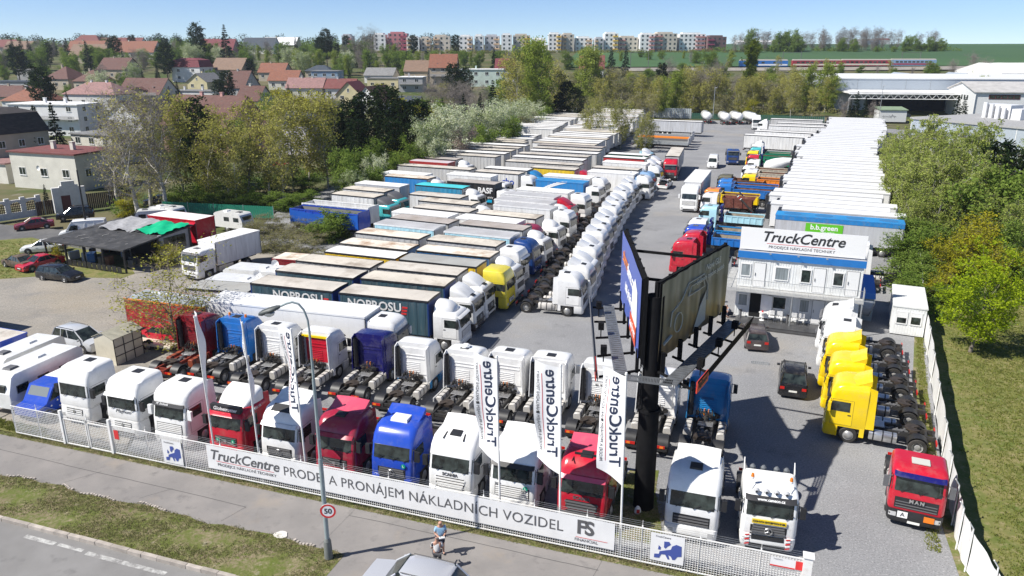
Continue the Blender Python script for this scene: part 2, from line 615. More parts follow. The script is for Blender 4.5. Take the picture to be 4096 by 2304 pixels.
 # roof
 if roof == 'high':
  zt = sk.secs[-1][0]
  if hatch:
   if fins == 'tall':
    MB().hexa([(-1.27, -.3, zt - .1), (-.82, -.3, zt - .12), (-.82, .3, zt - .12), (-1.27, .3, zt - .1), (-1.25, -.28, zt + .03), (-.84, -.28, zt - .02), (-.84, .28, zt - .02), (-1.25, .28, zt + .03)]).build('roof_hatch', BLACKPL, root)
   else:
    MB().hexa([(-1.95, -.3, zt - .03), (-1.4, -.3, zt - .03), (-1.4, .3, zt - .03), (-1.95, .3, zt - .03), (-1.93, -.28, zt + .04), (-1.42, -.28, zt + .035), (-1.42, .28, zt + .035), (-1.93, .28, zt + .04)]).build('roof_hatch', BLACKPL, root)
  if fins == 'tall':
   mb = MB()
   prof = [(-1.5, zt - .02), (-2.1, zt + .42), (-2.3, zt + .5), (-2.34, zt - .1), (-2.2, zt - .1)]
   rings = []
   for x, z0_, z1_ in [(-1.35, zt - .02, zt), (-1.75, zt - .02, zt + .14), (-2.1, zt - .02, zt + .32), (-2.32, zt - .02, zt + .42)]:
    rings.append([(x, y, z0_) for y in (-1.0, 1.0)] + [(x, 1.02, z1_ - .08), (x + .03, .5, z1_ - .03), (x + .04, 0, z1_), (x + .03, -.5, z1_ - .03), (x, -1.02, z1_ - .08)])
   mb.loft(rings, True, True, True).build('roof_fairing', deflcol or col, root, 40)
 elif roof == 'defl':
  mb = MB()
  rings = []
  for x, h, w in [(-.75, .05, .86), (-1.05, .3, 1.0), (-1.4, .53, 1.08), (-1.8, .7, 1.12), (-2.2, .8, 1.12)]:
   r = min(.3, h * .8)
   z0_ = 3.06
   ring = [(x, -w, z0_), (x, w, z0_)]
   for k in range(5):
    a = pi / 2 * k / 4
    ring.append((x, w - r + r * cos(a), z0_ + h - r + r * sin(a)))
   ring += [(x_, -y_, z_) for x_, y_, z_ in reversed(ring[2:])]
   rings.append(ring[::-1])
  mb.loft(rings, True, True, True).build('air_deflector', deflcol or col, root, 40)
  if hatch:
   MB().cbox(-.62, 0, 3.1, .3, .5, .05, ry=R(18)).build('roof_hatch', BLACKPL, root)
 elif roof == 'blister':
  mb = MB()
  rings = []
  for x, h, w in [(-.7, .06, .5), (-.95, .42, .8), (-1.4, .7, .95), (-1.9, .78, 1.0), (-2.25, .78, 1.0)]:
   ring = [(x, w * cos(pi * k / 8), 3.05 + h * sin(pi * k / 8) ** .7) for k in range(9)]
   rings.append(ring)
  mb.loft(rings, True, True, True).build('air_deflector', deflcol or col, root, 50)
 else:
  if hatch:
   MB().box(-1.5, -.95, -.3, .3, 3.08, 3.14).build('roof_hatch', GREYPL, root)
 if fins and roof != 'low':
  for sd in (-1, 1):
   mb = MB()
   zt = sk.secs[-2][0] if roof == 'high' else 3.5
   mb.hexa([(-2.72, sd * 1.2 - .025, 1.1), (-2.2, sd * 1.215 - .025, 1.1), (-2.2, sd * 1.215 + .025, 1.1), (-2.72, sd * 1.2 + .025, 1.1),
      (-2.66, sd * 1.12 - .025, zt - .15), (-2.2, sd * 1.14 - .025, zt), (-2.2, sd * 1.14 + .025, zt), (-2.66, sd * 1.12 + .025, zt - .15)])
   mb.build('side_fin', col, root)
 if clutter:                          # what shows from behind
  mb = MB()
  ztop = (sk.secs[-3][0] if roof == 'high' else 2.9)
  mb.box(-2.3, -2.22, -.95, .75, 1.5, ztop - .1)
  for k in range(6):
   z = 1.65 + k * .13
   mb.box(-2.33, -2.29, -.5, .55, z, z + .05)
  for k in range(2):
   z = 2.6 + k * .22
   mb.box(-2.33, -2.29, -.85, .65, z, z + .07)
  mb.build('rear_wall', col, root)
  mb = MB()
  for k in range(14):
   z = 1.3 + k * .15
   r = .15 if k % 2 else .17
   mb.tube((-2.5, .98, z), (-2.5, .98, z + .15), r, r, 8, cap=False)
  mb.build('air_intake', BLACKPL, root)
  rng = random.Random(len(style) + 3)
  mb = MB()
  for k in range(26):
   y = rng.uniform(-.6, .6)
   z = rng.uniform(.95, 1.55)
   x = rng.uniform(-2.75, -2.3)
   mb.cbox(x, y, z, rng.uniform(.05, .3), rng.uniform(.05, .25), rng.uniform(.05, .2), rng.uniform(0, 3))
  for k in range(7):
   y = rng.uniform(-.6, .6)
   mb.path([(-2.35, y, 1.7), (-2.6, y + rng.uniform(-.1, .1), 1.5), (-2.55, y + rng.uniform(-.3, .3), 1.2), (-2.9, y * .5, 1.05)], .022, 5)
  mb.build('gearbox', DARK, root)
  mb = MB()
  for j in range(2):
   y = -.1 + j * .25
   mb.path([(-2.42 - .06 * (k % 2), y + .04 * (k % 2), 1.75 - k * .045) for k in range(12)], .02, 5)
  mb.build('coiled_hoses', PINK['orange'], root)
 return sk
def add_rear(root, lod=0, tank=TANKW, frame=DARK, wb=3.7, skirt=None, axles=1, rear='lamps'):
 x2 = -1.4 - wb
 xe = x2 - .95 - (1.35 if axles == 2 else 0)
 mb = MB()
 for sd in (-1, 1):
  mb.box(xe, -1.0, sd * .42 - .06, sd * .42 + .06, .72, .98)
 for x in (xe + .1, x2 + .5, x2 - .45, -3.2, -2.5):
  mb.box(x - .06, x + .06, -.42, .42, .76, .94)
 mb.box(x2 - .15, x2 + .15, -.9, .9, .42, .62)
 mb.build('chassis_frame', frame, root)
 for sd in (-1, 1):
  tk = MB()
  xa, xb = (-4.0, -2.5)
  ring = []
  for k in range(12):
   a = 2 * pi * k / 12
   ring.append((.24 * math.copysign(abs(cos(a)) ** .6, cos(a)), .3 * math.copysign(abs(sin(a)) ** .6, sin(a))))
  tk.loft([[(x, sd * .96 + p * s, .74 + q * s) for p, q in ring] for x, s in ((xa, .9), (xa + .03, 1), (xb - .03, 1), (xb, .9))])
  o = tk.build('fuel_tank', tank, root, 40)
  st = MB()
  for x in (xa + .25, (xa + xb) / 2, xb - .25):
   st.loft([[(x + dx, sd * .96 + p * 1.05, .74 + q * 1.04) for p, q in ring] for dx in (-.035, .035)])
  st.build('strap', BLACKPL, o)
  if skirt:
   MB().box(-4.2, -2.3, sd * 1.24 - .02, sd * 1.24 + .02, .35, 1.0).build('side_skirt', skirt, root)
 wheel(root, -1.4, 1.22, False, lod=lod)
 wheel(root, -1.4, -1.22, False, lod=lod)
 xs = [x2] if axles == 1 else [x2, x2 - 1.35]
 for x in xs:
  for sd in (-1, 1):
   wheel(root, x, sd * 1.24, True, lod=lod)
   mb = MB()
   n = 9
   a0, a1 = R(12), R(168)
   rr = []
   for k in range(n + 1):
    a = lerp(a0, a1, k / n)
    rr.append([(x + .6 * cos(a), sd * .6, .55 + .6 * sin(a)), (x + .6 * cos(a), sd * 1.25, .55 + .6 * sin(a)), (x + .57 * cos(a), sd * 1.25, .55 + .57 * sin(a)), (x + .57 * cos(a), sd * .6, .55 + .57 * sin(a))])
   mb.loft(rr)
   mb.build('mudguard', BLACKPL, root, 40)
 # fifth wheel: plate with a slot to the rear
 fw = MB()
 xc = x2 + .25 - (.6 if axles == 2 else 0)
 n = 20
 outer = [(xc + .46 * cos(2 * pi * k / n), .46 * sin(2 * pi * k / n)) for k in range(n)]
 pts = [p for p in outer if not (p[0] < xc - .2 and abs(p[1]) < .2)]
 i0 = max(range(len(pts)), key=lambda i: (pts[i][1] > 0) * -pts[i][0])
 poly = pts[:i0 + 1] + [(xc - .02, .05), (xc - .02, -.05)] + pts[i0 + 1:]
 fw.prism(poly, 1.12, 1.2, 'z')
 fw.box(xc - .2, xc + .2, -.5, .5, .98, 1.12)
 fw.build('fifth_wheel', mat('greasy steel', (.07, .055, .045), .5, .4, var=.4, scale=4), root)
 if lod == 0:
  mb = MB()
  for k in range(7):
   mb.box(-3.3 + k * .1, -3.24 + k * .1, -.42, .42, 1.06, 1.09)
  mb.box(-3.32, -2.62, -.44, .44, 1.03, 1.06)
  mb.build('catwalk', ALU, root)
  mb = MB()
  mb.box(-2.42, -2.02 - .3, -1.2, -.7, .55, 1.02)
  mb.build('battery_box', tank, root)
  mb = MB()
  rng = random.Random(5)
  for k in range(14):
   mb.cbox(rng.uniform(-4.6, -2.7), rng.uniform(-.3, .3), rng.uniform(.75, 1.0), rng.uniform(.1, .5), rng.uniform(.05, .2), .1, rng.uniform(0, 3))
  mb.tube((-4.4, .1, .85), (-3.6, .1, .85), .12, n=8)
  mb.build('air_tank', GREYPL, root)
 for sd in (-1, 1):
  mb = MB()
  mb.box(xe - .03, xe + .03, sd * .85 - .28, sd * .85 + .28, .75, .9)
  mb.box(xe - .04, xe - .02, sd * .95 - .1, sd * .95 + .1, .76, .89, 1)
  mb.build('rear_lamp', [LRED, LORG], root)
 MB().box(xe, xe + .05, -1.2, 1.2, .55, .72).build('rear_beam', BLACKPL, root)
 return xe
def tractor(roof, style, lod=0, col=WHITE, **kw):
 rk = {k: kw.pop(k) for k in ('tank', 'frame', 'wb', 'skirt', 'axles') if k in kw}
 def f():
  root = add('tractor_unit', None)
  add_cab(root, roof, style, lod, col, **kw)
  add_rear(root, lod, **rk)
  return root
 return f
# ---- cargo bodies
def roofmat(name, c, dirt=(.25, .2, .15), amt=.75, rough=.6):
 return mat('roof ' + name, c, rough, var=.14, scale=.35, dirt=dirt, dirt_amt=amt, dirt_scale=.45, bump=.15, bump_scale=2.5)
RF = dict(beige=roofmat('beige', (.56, .52, .46)), white=roofmat('white', (.78, .77, .75), amt=.12), grey=roofmat('grey', (.42, .42, .43), amt=.25),
   dirty=roofmat('dirty', (.6, .55, .47), amt=.95), brown=roofmat('brown', (.4, .36, .33), amt=.7), dkgrey=roofmat('dkgrey', (.36, .36, .34), amt=.3),
   cyan=roofmat('cyan', (.06, .5, .55), amt=.2), rust=roofmat('rust', (.7, .64, .55), dirt=(.3, .15, .05), amt=.95), blue=roofmat('blue', (.02, .09, .3), amt=.2), sky=roofmat('sky', (.02, .22, .5), amt=.2), rainbow=roofmat('rainbow', (.5, .46, .5), dirt=(.55, .42, .2), amt=.6))
def curtain(name, c, rough=.5):
 return mat('curtain ' + name, c, rough, var=.1, scale=1.0, dirt=(.25, .22, .18), dirt_amt=.35, dirt_scale=.8, stretch=(3, 3, .4))
CU = dict(grey=curtain('grey', (.47, .47, .465)), white=curtain('white', (.74, .74, .73)), petrol=curtain('petrol', (.04, .085, .11)), ltblue=curtain('ltblue', (.42, .68, .78)), blue=curtain('blue', (.03, .14, .34)),
   sky=curtain('sky', (.02, .2, .5)), black=curtain('black', (.015, .014, .016)), yellow=curtain('yellow', (.7, .48, .02)), red=curtain('red', (.42, .03, .03)), green=curtain('green', (.01, .17, .09)), ltgrey=curtain('ltgrey', (.63, .63, .62)), navy=curtain('navy', (.015, .03, .12)),
   teal=curtain('teal', (.03, .24, .4)), silver=curtain('silver', (.48, .49, .51)))
BLUEFR = mat('blue frame', (.01, .035, .16), .5)
ENDW = mat('trailer end', (.5, .5, .5), .5, var=.1, dirt=(.2, .17, .14), dirt_amt=.5)
def add_body(root, x0, x1, roof, side, kind='curtain', w=2.52, z0=1.1, z1=4.0, frame=None, rail=None, end=None, det=1, gap=0.0):
 """cargo body from x0 (rear) to x1 (front): floor, two sides, front wall, doors, roof with bows and rails"""
 h = w / 2
 frame = frame or GREYPL
 rail = rail or (BLACKPL if kind == 'curtain' else side)
 end = end or (ENDW if kind == 'curtain' else side)
 mb = MB()
 mb.box(x0, x1, -h + .01, h - .01, z0, z0 + .14)
 for sd in (-1, 1):
  for x in (x0 + .05, x1 - .05):
   mb.box(x - .05, x + .05, sd * (h - .05) - .05, sd * (h - .05) + .05, z0 + .14, z1 - .12)
 mb.build('body_frame', frame, root)
 L = x1 - x0
 for sd in (-1, 1):
  mb = MB()
  n = max(2, int(L / .65)) if det else 1
  if kind == 'curtain':
   xs = [lerp(x0 + .1, x1 - .1, i / (2 * n)) for i in range(2 * n + 1)]
   ring = lambda z: [(x, sd * (h + (.012 if i % 2 else -.008)), z) for i, x in enumerate(xs)] + [(x, sd * (h - .05), z) for x in reversed(xs)]
   rr = [ring(z0 + .02), ring(z1 - .1)]
   if sd > 0:
    rr = rr[::-1]
   mb.loft(rr)
   if det:
    for i in range(n):
     x = lerp(x0 + .3, x1 - .3, i / max(1, n - 1))
     mb.box(x - .02, x + .02, sd * (h + .012), sd * (h + .022), z0 - .08, z1 - .2)
  else:
   mb.box(x0 + .03, x1 - .03, sd * (h - .03) - .03, sd * (h - .03) + .03, z0 + .0, z1 - .05)
   if det:
    for i in range(1, n // 2):
     x = lerp(x0, x1, i / (n // 2))
     mb.box(x - .012, x + .012, sd * h - .004, sd * h + .006, z0 + .1, z1 - .1)
  mb.build('side_curtain' if kind == 'curtain' else 'side_panel', side, root)
 MB().box(x1 - .06, x1, -h + .06, h - .06, z0 + .1, z1 - .06).build('front_wall', end, root)
 for sd in (-1, 1):
  d = MB().box(x0 - .05, x0 + .01, sd * (h / 2 - .015) - h / 2 + .02, sd * (h / 2 - .015) + h / 2 - .02, z0 + .1, z1 - .1).build('rear_door', end, root)
  if det:
   m2 = MB()
   for y in (.25, .8):
    m2.tube((x0 - .08, sd * y, z0 + .15), (x0 - .08, sd * y, z1 - .15), .025, n=5)
   m2.build('locking_bar', GALV, d)
 # roof
 if kind == 'curtain':
  nb = max(4, int(L / .6))
  P = []
  rng = random.Random(int(L * 100) + int(z1 * 10))
  nu, nv = nb * 2 + 1, 7
  for i in range(nu):
   for j in range(nv):
    x = lerp(x0 + .02, x1 - .02, i / (nu - 1))
    t = j / (nv - 1)
    sag = (0 if i % 2 == 0 else -.045 + rng.uniform(-.015, .01)) * (1 - abs(2 * t - 1) ** 2)
    P.append((x, lerp(-h + .01, h - .01, t), z1 + .05 * (1 - (2 * t - 1) ** 2) + sag - .02))
  add('roof', grid_mesh('roof', np.array(P), nu, nv, roof), root)
 else:
  mb = MB()
  mb.hexa([(x0, -h, z1 - .06), (x1, -h, z1 - .06), (x1, h, z1 - .06), (x0, h, z1 - .06), (x0 + .02, -h + .05, z1), (x1 - .02, -h + .05, z1), (x1 - .02, h - .05, z1), (x0 + .02, h - .05, z1)])
  if det:
   for i in range(1, int(L / 1.2)):
    x = x0 + i * 1.2
    mb.box(x - .02, x + .02, -h + .06, h - .06, z1 - .005, z1 + .008)
  mb.build('roof', roof, root)
 mb = MB()
 for sd in (-1, 1):
  mb.box(x0, x1, sd * (h + .005) - .03, sd * (h + .005) + .03, z1 - .16, z1 - .01)
 for x in (x0, x1):
  mb.box(x - .035, x + .035, -h, h, z1 - .14, z1 - .005)
 mb.build('roof_rail', rail, root)
def add_running(root, x0, x1, axles, lod=1, frame=DARK, wr=.5, legs=True, dual=False):
 mb = MB()
 for sd in (-1, 1):
  mb.box(x0 + .1, x1 - .2, sd * .5 - .06, sd * .5 + .06, .8, 1.12)
 for x in axles:
  mb.box(x - .08, x + .08, -.9, .9, .4, .6)
 mb.box(x0 + .02, x0 + .14, -1.2, 1.2, .5, .68)
 mb.build('chassis_frame', frame, root)
 for x in axles:
  for sd in (-1, 1):
   wheel(root, x, sd * 1.22, dual, wr, lod)
 if legs:
  for sd in (-1, 1):
   MB().box(x1 - 3.0, x1 - 2.85, sd * .7 - .07, sd * .7 + .07, .05, 1.1).build('landing_leg', GREYPL, root)
 for sd in (-1, 1):
  MB().box(x0 + .0, x0 + .03, sd * .9 - .2, sd * .9 + .2, .7, .84).build('rear_lamp', LRED, root)
def semitrailer(roof, side, L=13.6, kind='curtain', det=1, reefer=False, unitcol=BLACKPL, **kw):
 def f():
  root = add('semitrailer', None)
  add_body(root, -L / 2, L / 2, roof, side, kind, det=det, **kw)
  add_running(root, -L / 2, L / 2, [-L / 2 + 1.9, -L / 2 + 3.2, -L / 2 + 4.5])
  if reefer:
   mb = MB()
   mb.box(L / 2, L / 2 + .45, -1.0, 1.0, 1.9, 3.8)
   mb.build('refrigeration_unit', unitcol, root)
   mb = MB()
   for k in range(8):
    mb.box(L / 2 + .45, L / 2 + .47, -.9, .9, 2.0 + k * .12, 2.06 + k * .12)
   for y in (-.5, .5):
    mb.tube((L / 2 + .45, y, 3.4), (L / 2 + .5, y, 3.4), .36, n=14)
   mb.build('vent_grille', GREYPL, root)
  return root
 return f
def dollytrailer(roof, side, L=7.7, kind='curtain', det=1, **kw):
 def f():
  root = add('box_trailer', None)
  add_body(root, -L / 2, L / 2, roof, side, kind, det=det, **kw)
  add_running(root, -L / 2, L / 2, [-L / 2 + 3.2, -L / 2 + 4.5], legs=False)
  mb = MB()
  mb.tube((L / 2 - .5, .4, .8), (L / 2 + 1.6, 0, .6), .06)
  mb.tube((L / 2 - .5, -.4, .8), (L / 2 + 1.6, 0, .6), .06)
  mb.build('drawbar', DARK, root)
  return root
 return f
def boxtruck(croof, style, col, roof, side, L=7.7, kind='curtain', lod=0, det=1, z1=4.0, gap=.15, w=2.52, bframe=None, brail=None, bend=None, **kw):
 def f():
  root = add('box_truck', None)
  add_cab(root, croof, style, lod, col, fins=False, **kw)
  xf = -2.25 - gap - .2
  add_body(root, xf - L, xf, roof, side, kind, det=det, z1=z1, w=w, frame=bframe, rail=brail, end=bend)
  mb = MB()
  for sd in (-1, 1):
   mb.box(xf - L + .1, -1, sd * .42 - .06, sd * .42 + .06, .75, 1.08)
  mb.build('chassis_frame', DARK, root)
  wheel(root, -1.4, 1.22, False, lod=lod)
  wheel(root, -1.4, -1.22, False, lod=lod)
  for x in ([-6.6] if L < 7 else [-6.6, -7.95]):
   for sd in (-1, 1):
    wheel(root, x, sd * 1.22, True, lod=lod)
  for sd in (-1, 1):
   MB().box(-4.6, -2.7, sd * .95 - .25, sd * .95 + .25, .45, 1.0).build('fuel_tank', ALU, root)
  return root
 return f
def add_tipper_body(root, x0, x1, side, inner=RUST, z0=1.3, h=1.2, w=2.45, ribs=8, flare=.0, cabshield=True):
 hw = w / 2
 mb = MB()
 mb.box(x0, x1, -hw, hw, z0, z0 + .1)
 mb.build('tipper_floor', inner, root)
 for sd in (-1, 1):
  mb = MB()
  a, b = sd * hw, sd * (hw + flare)
  t = .03
  mb.hexa([(x0, a - t, z0), (x1, a - t, z0), (x1, a + t, z0), (x0, a + t, z0), (x0, b - t, z0 + h), (x1, b - t, z0 + h), (x1, b + t, z0 + h), (x0, b + t, z0 + h)], 0)
  mb.hexa([(x0 + .05, a - sd * (t + .012) - .01, z0 + .1), (x1 - .05, a - sd * (t + .012) - .01, z0 + .1), (x1 - .05, a - sd * (t + .012) + .01, z0 + .1), (x0 + .05, a - sd * (t + .012) + .01, z0 + .1),
     (x0 + .05, b - sd * (t + .012) - .01, z0 + h - .05), (x1 - .05, b - sd * (t + .012) - .01, z0 + h - .05), (x1 - .05, b - sd * (t + .012) + .01, z0 + h - .05), (x0 + .05, b - sd * (t + .012) + .01, z0 + h - .05)], 1)
  for k in range(ribs):
   x = lerp(x0 + .15, x1 - .15, k / (ribs - 1))
   mb.hexa([(x - .07, a + sd * .03 - .05, z0), (x + .07, a + sd * .03 - .05, z0), (x + .07, a + sd * .03 + .05, z0), (x - .07, a + sd * .03 + .05, z0),
      (x - .07, b + sd * .03 - .05, z0 + h), (x + .07, b + sd * .03 - .05, z0 + h), (x + .07, b + sd * .03 + .05, z0 + h), (x - .07, b + sd * .03 + .05, z0 + h)], 0)
  mb.box(x0, x1, b - .08, b + .08, z0 + h - .02, z0 + h + .1, 0)
  mb.build('tipper_side', [side, inner], root)
 mb = MB()
 mb.box(x1 - .05, x1 + .03, -hw - flare, hw + flare, z0, z0 + h + .25, 0)
 mb.box(x1 - .075, x1 - .051, -hw + .05, hw - .05, z0 + .1, z0 + h + .2, 1)
 if cabshield:
  mb.box(x1, x1 + .6, -hw, hw, z0 + h + .2, z0 + h + .27, 0)
 mb.build('tipper_front', [side, inner], root)
 mb = MB()
 mb.box(x0 - .05, x0 + .02, -hw, hw, z0, z0 + h, 0)
 mb.build('tailgate', [side], root)
def tippertruck(col, side, style='plain', croof='low', L=5.2, axles=2, h=1.1, lod=1, inner=RUST):
 def f():
  root = add('tipper_truck', None)
  add_cab(root, croof, style, lod, col, fins=False)
  xf = -2.6
  add_tipper_body(root, xf - L, xf, side, inner, h=h)
  mb = MB()
  for sd in (-1, 1):
   mb.box(xf - L + .1, -1, sd * .42 - .06, sd * .42 + .06, .75, 1.1)
  mb.box(xf - L, xf - L + .1, -1.1, 1.1, .55, .75)
  mb.build('chassis_frame', DARK, root)
  for x, d in [(-1.4, False), (-5.6, True), (-6.95, True)][:axles + 1]:
   for sd in (-1, 1):
    wheel(root, x, sd * 1.22, d, lod=lod)
  return root
 return f
def tipper_semi(side, L=9.0, h=1.7, inner=GREYPL, tarp=None, w=2.45):
 def f():
  root = add('tipper_trailer', None)
  add_tipper_body(root, -L / 2, L / 2, side, inner, h=h, ribs=10, cabshield=False, w=w)
  add_running(root, -L / 2, L / 2, [-L / 2 + 1.2, -L / 2 + 2.5], legs=True)
  if tarp:
   for sd in (-1, 1):
    P = []
    nu, nv = 13, 4
    for i in range(nu):
     x = lerp(-L / 2, L / 2, i / (nu - 1))
     t = i / (nu - 1)
     dr = .3 + 1.0 * (4 * t * (1 - t)) * .7
     for j in range(nv):
      P.append((x, sd * (w / 2 + .12 + .05 * sin(i * 2.1 + j)), 3.08 + .12 - j / (nv - 1) * (1.9 - dr * .3) - (.35 * 4 * t * (1 - t) if j == 0 else 0)))
    add('tarpaulin', grid_mesh('tarpaulin', np.array(P), nu, nv, tarp), root)
  return root
 return f
# ---------------------------------------------------------------- the truck lot: bodies (x, y, heading, cab front x, y)
POS = {'A1': (-17.61, 59.85, -17.6, -11.46, 57.89), 'A2': (-16.65, 63.54, -18.6, -10.54, 61.48), 'A3': (-15.75, 66.73, -19.6, -9.67, 64.57), 'A4': (-13.92, 69.89, -20.6,
-7.88, 67.63), 'A5': (-13.21, 73.12, -21.6, -7.21, 70.74), 'A6': (-12.54, 77.57, -23.0, -6.61, 75.05), 'A7': (-11.32, 81.9, -24.3, -5.44, 79.24), 'A8': (-10.0, 84.74,
-25, -4.16, 82.01), 'A9': (-10.32, 88.27, -25, -4.48, 85.55), 'A10': (-8.09, 90.91, -25, -2.25, 88.18), 'A11': (-7.97, 95.25, -25, -2.13, 92.52), 'A12': (-9.75, 99.74,
-25, -3.91, 97.01), 'A13': (-9.84, 107.04, -25, -4.0, 104.31), 'A14': (-20.94, 100.28, -25, -15.1, 97.55), 'A14b': (-20.27, 104.35, -25, -14.42, 101.62), 'A15': (-18.72,
108.41, -25, -12.88, 105.69), 'A17': (-15.54, 115.1, -25, -9.69, 112.37), 'A18': (-16.38, 118.45, -25, -10.54, 115.72), 'A19': (-12.47, 125.18, -24, -3.88, 121.36),
'A20': (-13.8, 131.42, -25, -7.96, 128.69), 'A21': (-12.76, 135.57, -25, -6.92, 132.85), 'A22': (-8.69, 140.31, -24, -0.1, 136.49), 'A23': (-8.85, 148.07, -25, -3.0,
145.35), 'B1': (-9.74, 57.31, -17, -3.57, 55.43), 'B2': (-8.77, 61.2, -18.0, -2.64, 59.21), 'B3': (-7.92, 64.37, -18.9, -1.81, 62.28), 'B4': (-6.14, 66.99, -19.7, -0.06,
64.81), 'B5': (-5.2, 70.35, -20.7, 0.83, 68.07), 'B6': (-4.65, 74.47, -22.2, 1.32, 72.04), 'B7': (-3.22, 78.14, -23.2, 2.71, 75.59), 'B8': (-1.83, 81.51, -24.2, 4.05,
78.87), 'B9': (-2.46, 84.84, -25, 3.38, 82.11), 'B10': (0.05, 87.15, -25, 5.89, 84.42), 'B11': (1.68, 92.53, -25, 7.53, 89.8), 'B12': (1.72, 96.0, -25, 7.56, 93.28),
'B13': (2.5, 100.03, -25, 8.35, 97.3), 'B14': (4.59, 103.61, -25, 10.44, 100.89), 'BASF': (-5.46, 110.23, -25, 0.38, 107.51), 'B16': (-6.16, 116.96, -25, -0.31, 114.23),
'ho': (-1.93, 119.63, -25, 3.92, 116.9), 'swoosh': (7.56, 113.16, -25, 13.4, 110.43), 'B20': (8.9, 117.51, -25, 14.75, 114.79), 'yel': (7.41, 123.67, -25, 13.26, 120.95),
'L1': (5.51, 130.06, -24, 14.1, 126.24), 'L2': (6.63, 135.84, -24, 15.22, 132.02), 'L3': (7.79, 140.22, -24, 16.38, 136.4), 'L4': (10.0, 144.59, -24, 18.59, 140.76),
'L5': (10.9, 148.94, -24, 19.48, 145.12), 'L6': (11.93, 153.6, -24, 20.52, 149.78), 'wb': (15.98, 119.63, -25, 21.83, 116.9), 'B24': (17.16, 123.7, -25, 23.0, 120.97),
'B25': (19.6, 130.27, -25, 25.44, 127.55), 'red': (20.41, 136.56, -25, 26.26, 133.83), 'grn': (21.83, 141.0, -25, 27.67, 138.28), 'bb': (37.32, 85.21, -24, 45.9, 81.39),
'R2': (38.5, 89.06, -24, 47.09, 85.24), '4a': (15.06, 164.35, -24, 23.64, 160.53), '4b': (0.4, 175.43, -24, 8.99, 171.6), '4c': (5.32, 190.11, -24, 13.91, 186.28), '4d':
(8.71, 203.13, -24, 17.3, 199.3), '4e': (10.33, 212.28, -24, 18.92, 208.45), '4f': (11.34, 224.13, -24, 19.93, 220.3), '4g': (27.93, 242.45, -24, 36.52, 238.62), '4h':
(35.44, 251.89, -24, 44.03, 248.06), '4i': (44.92, 209.26, -24, 53.5, 205.44), '4j': (44.24, 237.44, -24, 52.83, 233.61)}
CLEANW = mat('clean white panel', (.76, .76, .755), .4, var=.05, scale=.5, dirt=(.4, .38, .35), dirt_amt=.3, dirt_scale=.5)
G_A = 'box trailers in the rear column of the left block'
G_B = 'box trucks in the front column of the left block'
G_W = 'white tractor units lined along the central avenue'
G_F = 'tractor units displayed behind the street fence'
G_S = 'tractor units in the second row seen from behind'
G_R = 'white refrigerated trailers along the right edge'
G_L = 'long curtain trailers in the middle of the lot'
def hd(a):
 return cos(R(a)), sin(R(a))
def putA(n, key, f, label):
 x, y, a, fx, fy = POS[n]
 return place(key, f, (x, y, 0), R(a), label, 'trailer', G_A)
def putB(n, key, f, label, cmap=None):
 x, y, a, fx, fy = POS[n]
 return place(key, f, (fx, fy, 0), R(a), label, 'truck', G_B, cmap)
D = dollytrailer
RFc, CUc = RF, CU
r = putA('A1', 'A1', D(RF['beige'], CU['petrol'], frame=BLUEFR, end=BLUEFR), 'dusty beige-roofed trailer with petrol green curtain and white lettering, behind the long white trailer')
A1r = r
putA('A2', 'A2', D(RF['beige'], CU['petrol'], frame=BLUEFR, end=BLUEFR), 'beige-roofed petrol curtain trailer with a pale scratch on its roof, behind the lettered one')
putA('A3', 'A3', D(RF['dirty'], CU['grey']), 'grey curtain trailer with dark roof stains beside the white motorhomes')
putA('A4', 'A4', D(RF['white'], CU['yellow'], end=CU['yellow']), 'white-roofed trailer with black roof edge and yellow end doors')
putA('A5', 'A5', D(RF['rust'], CU['grey'], end=CU['blue']), 'rust-stained beige roof trailer with blue end wall')
putA('A6', 'A6', D(RF['rust'], CU['grey']), 'grey curtain trailer with brown roof stains at its front corner')
putA('A7', 'A7', D(RF['grey'], CU['ltblue'], rail=WHITE), 'pale blue trailer with plain grey roof in the rear column')
putA('A8', 'A8', D(RF['brown'], CU['grey']), 'trailer with brownish ribbed tarpaulin roof, behind the pale blue trailer')
putA('A9', 'A9', D(RF['white'], CU['white'], kind='box'), 'plain white box trailer behind the brown-roofed trailer')
putA('A10', 'A10', D(RF['beige'], CU['grey']), 'clean beige-roofed grey trailer behind the plain white box trailer')
r = putB('A11', 'A11', boxtruck('blister', 'plain', PINK['darkblue'], RF['dirty'], CU['grey'], lod=1, deflcol=WHITE), 'beige-roofed truck with dark blue cab and white roof blister')
putA('A12', 'A12', D(RF['beige'], CU['ltgrey']), 'light grey curtain trailer in front of the turquoise-roofed truck')
putB('A13', 'A13', boxtruck('blister', 'plain', WHITE, RF['cyan'], CU['teal'], lod=1), 'blue curtain truck with bright turquoise roof and white cab')
for k, n in enumerate(('A14', 'A14b')):
 putB(n, 'A14', boxtruck('defl', 'daf', PINK['teal'], RF['dirty'], CU['ltgrey'], L=6.9, lod=0, deflcol=GREYPL, hatch=False), ['turquoise-cabbed truck with grey deflector, next to the blue tipper trailers', 'turquoise-cabbed truck with grey deflector, parked behind its twin'][k])
putA('A15', 'A15', D(RF['white'], CU['silver'], kind='box'), 'silver grey box trailer beside the red cab behind the turquoise cabs')
putB('A17', 'A17', boxtruck('blister', 'plain', WHITE, RF['rust'], CU['sky'], lod=1), 'truck with bright blue curtain and yellowish roof behind the silver box trailer')
putB('A18', 'A18', boxtruck('blister', 'plain', WHITE, RF['white'], CU['white'], kind='box', lod=1), 'all white box truck behind the blue curtain truck by the hedge')
x, y, a, fx, fy = POS['A19']
place('L13g', semitrailer(RF['beige'], CU['grey']), (x, y, 0), R(a), 'long grey semitrailer with pale beige roof reaching to the blossoming hedge', 'trailer', G_L)
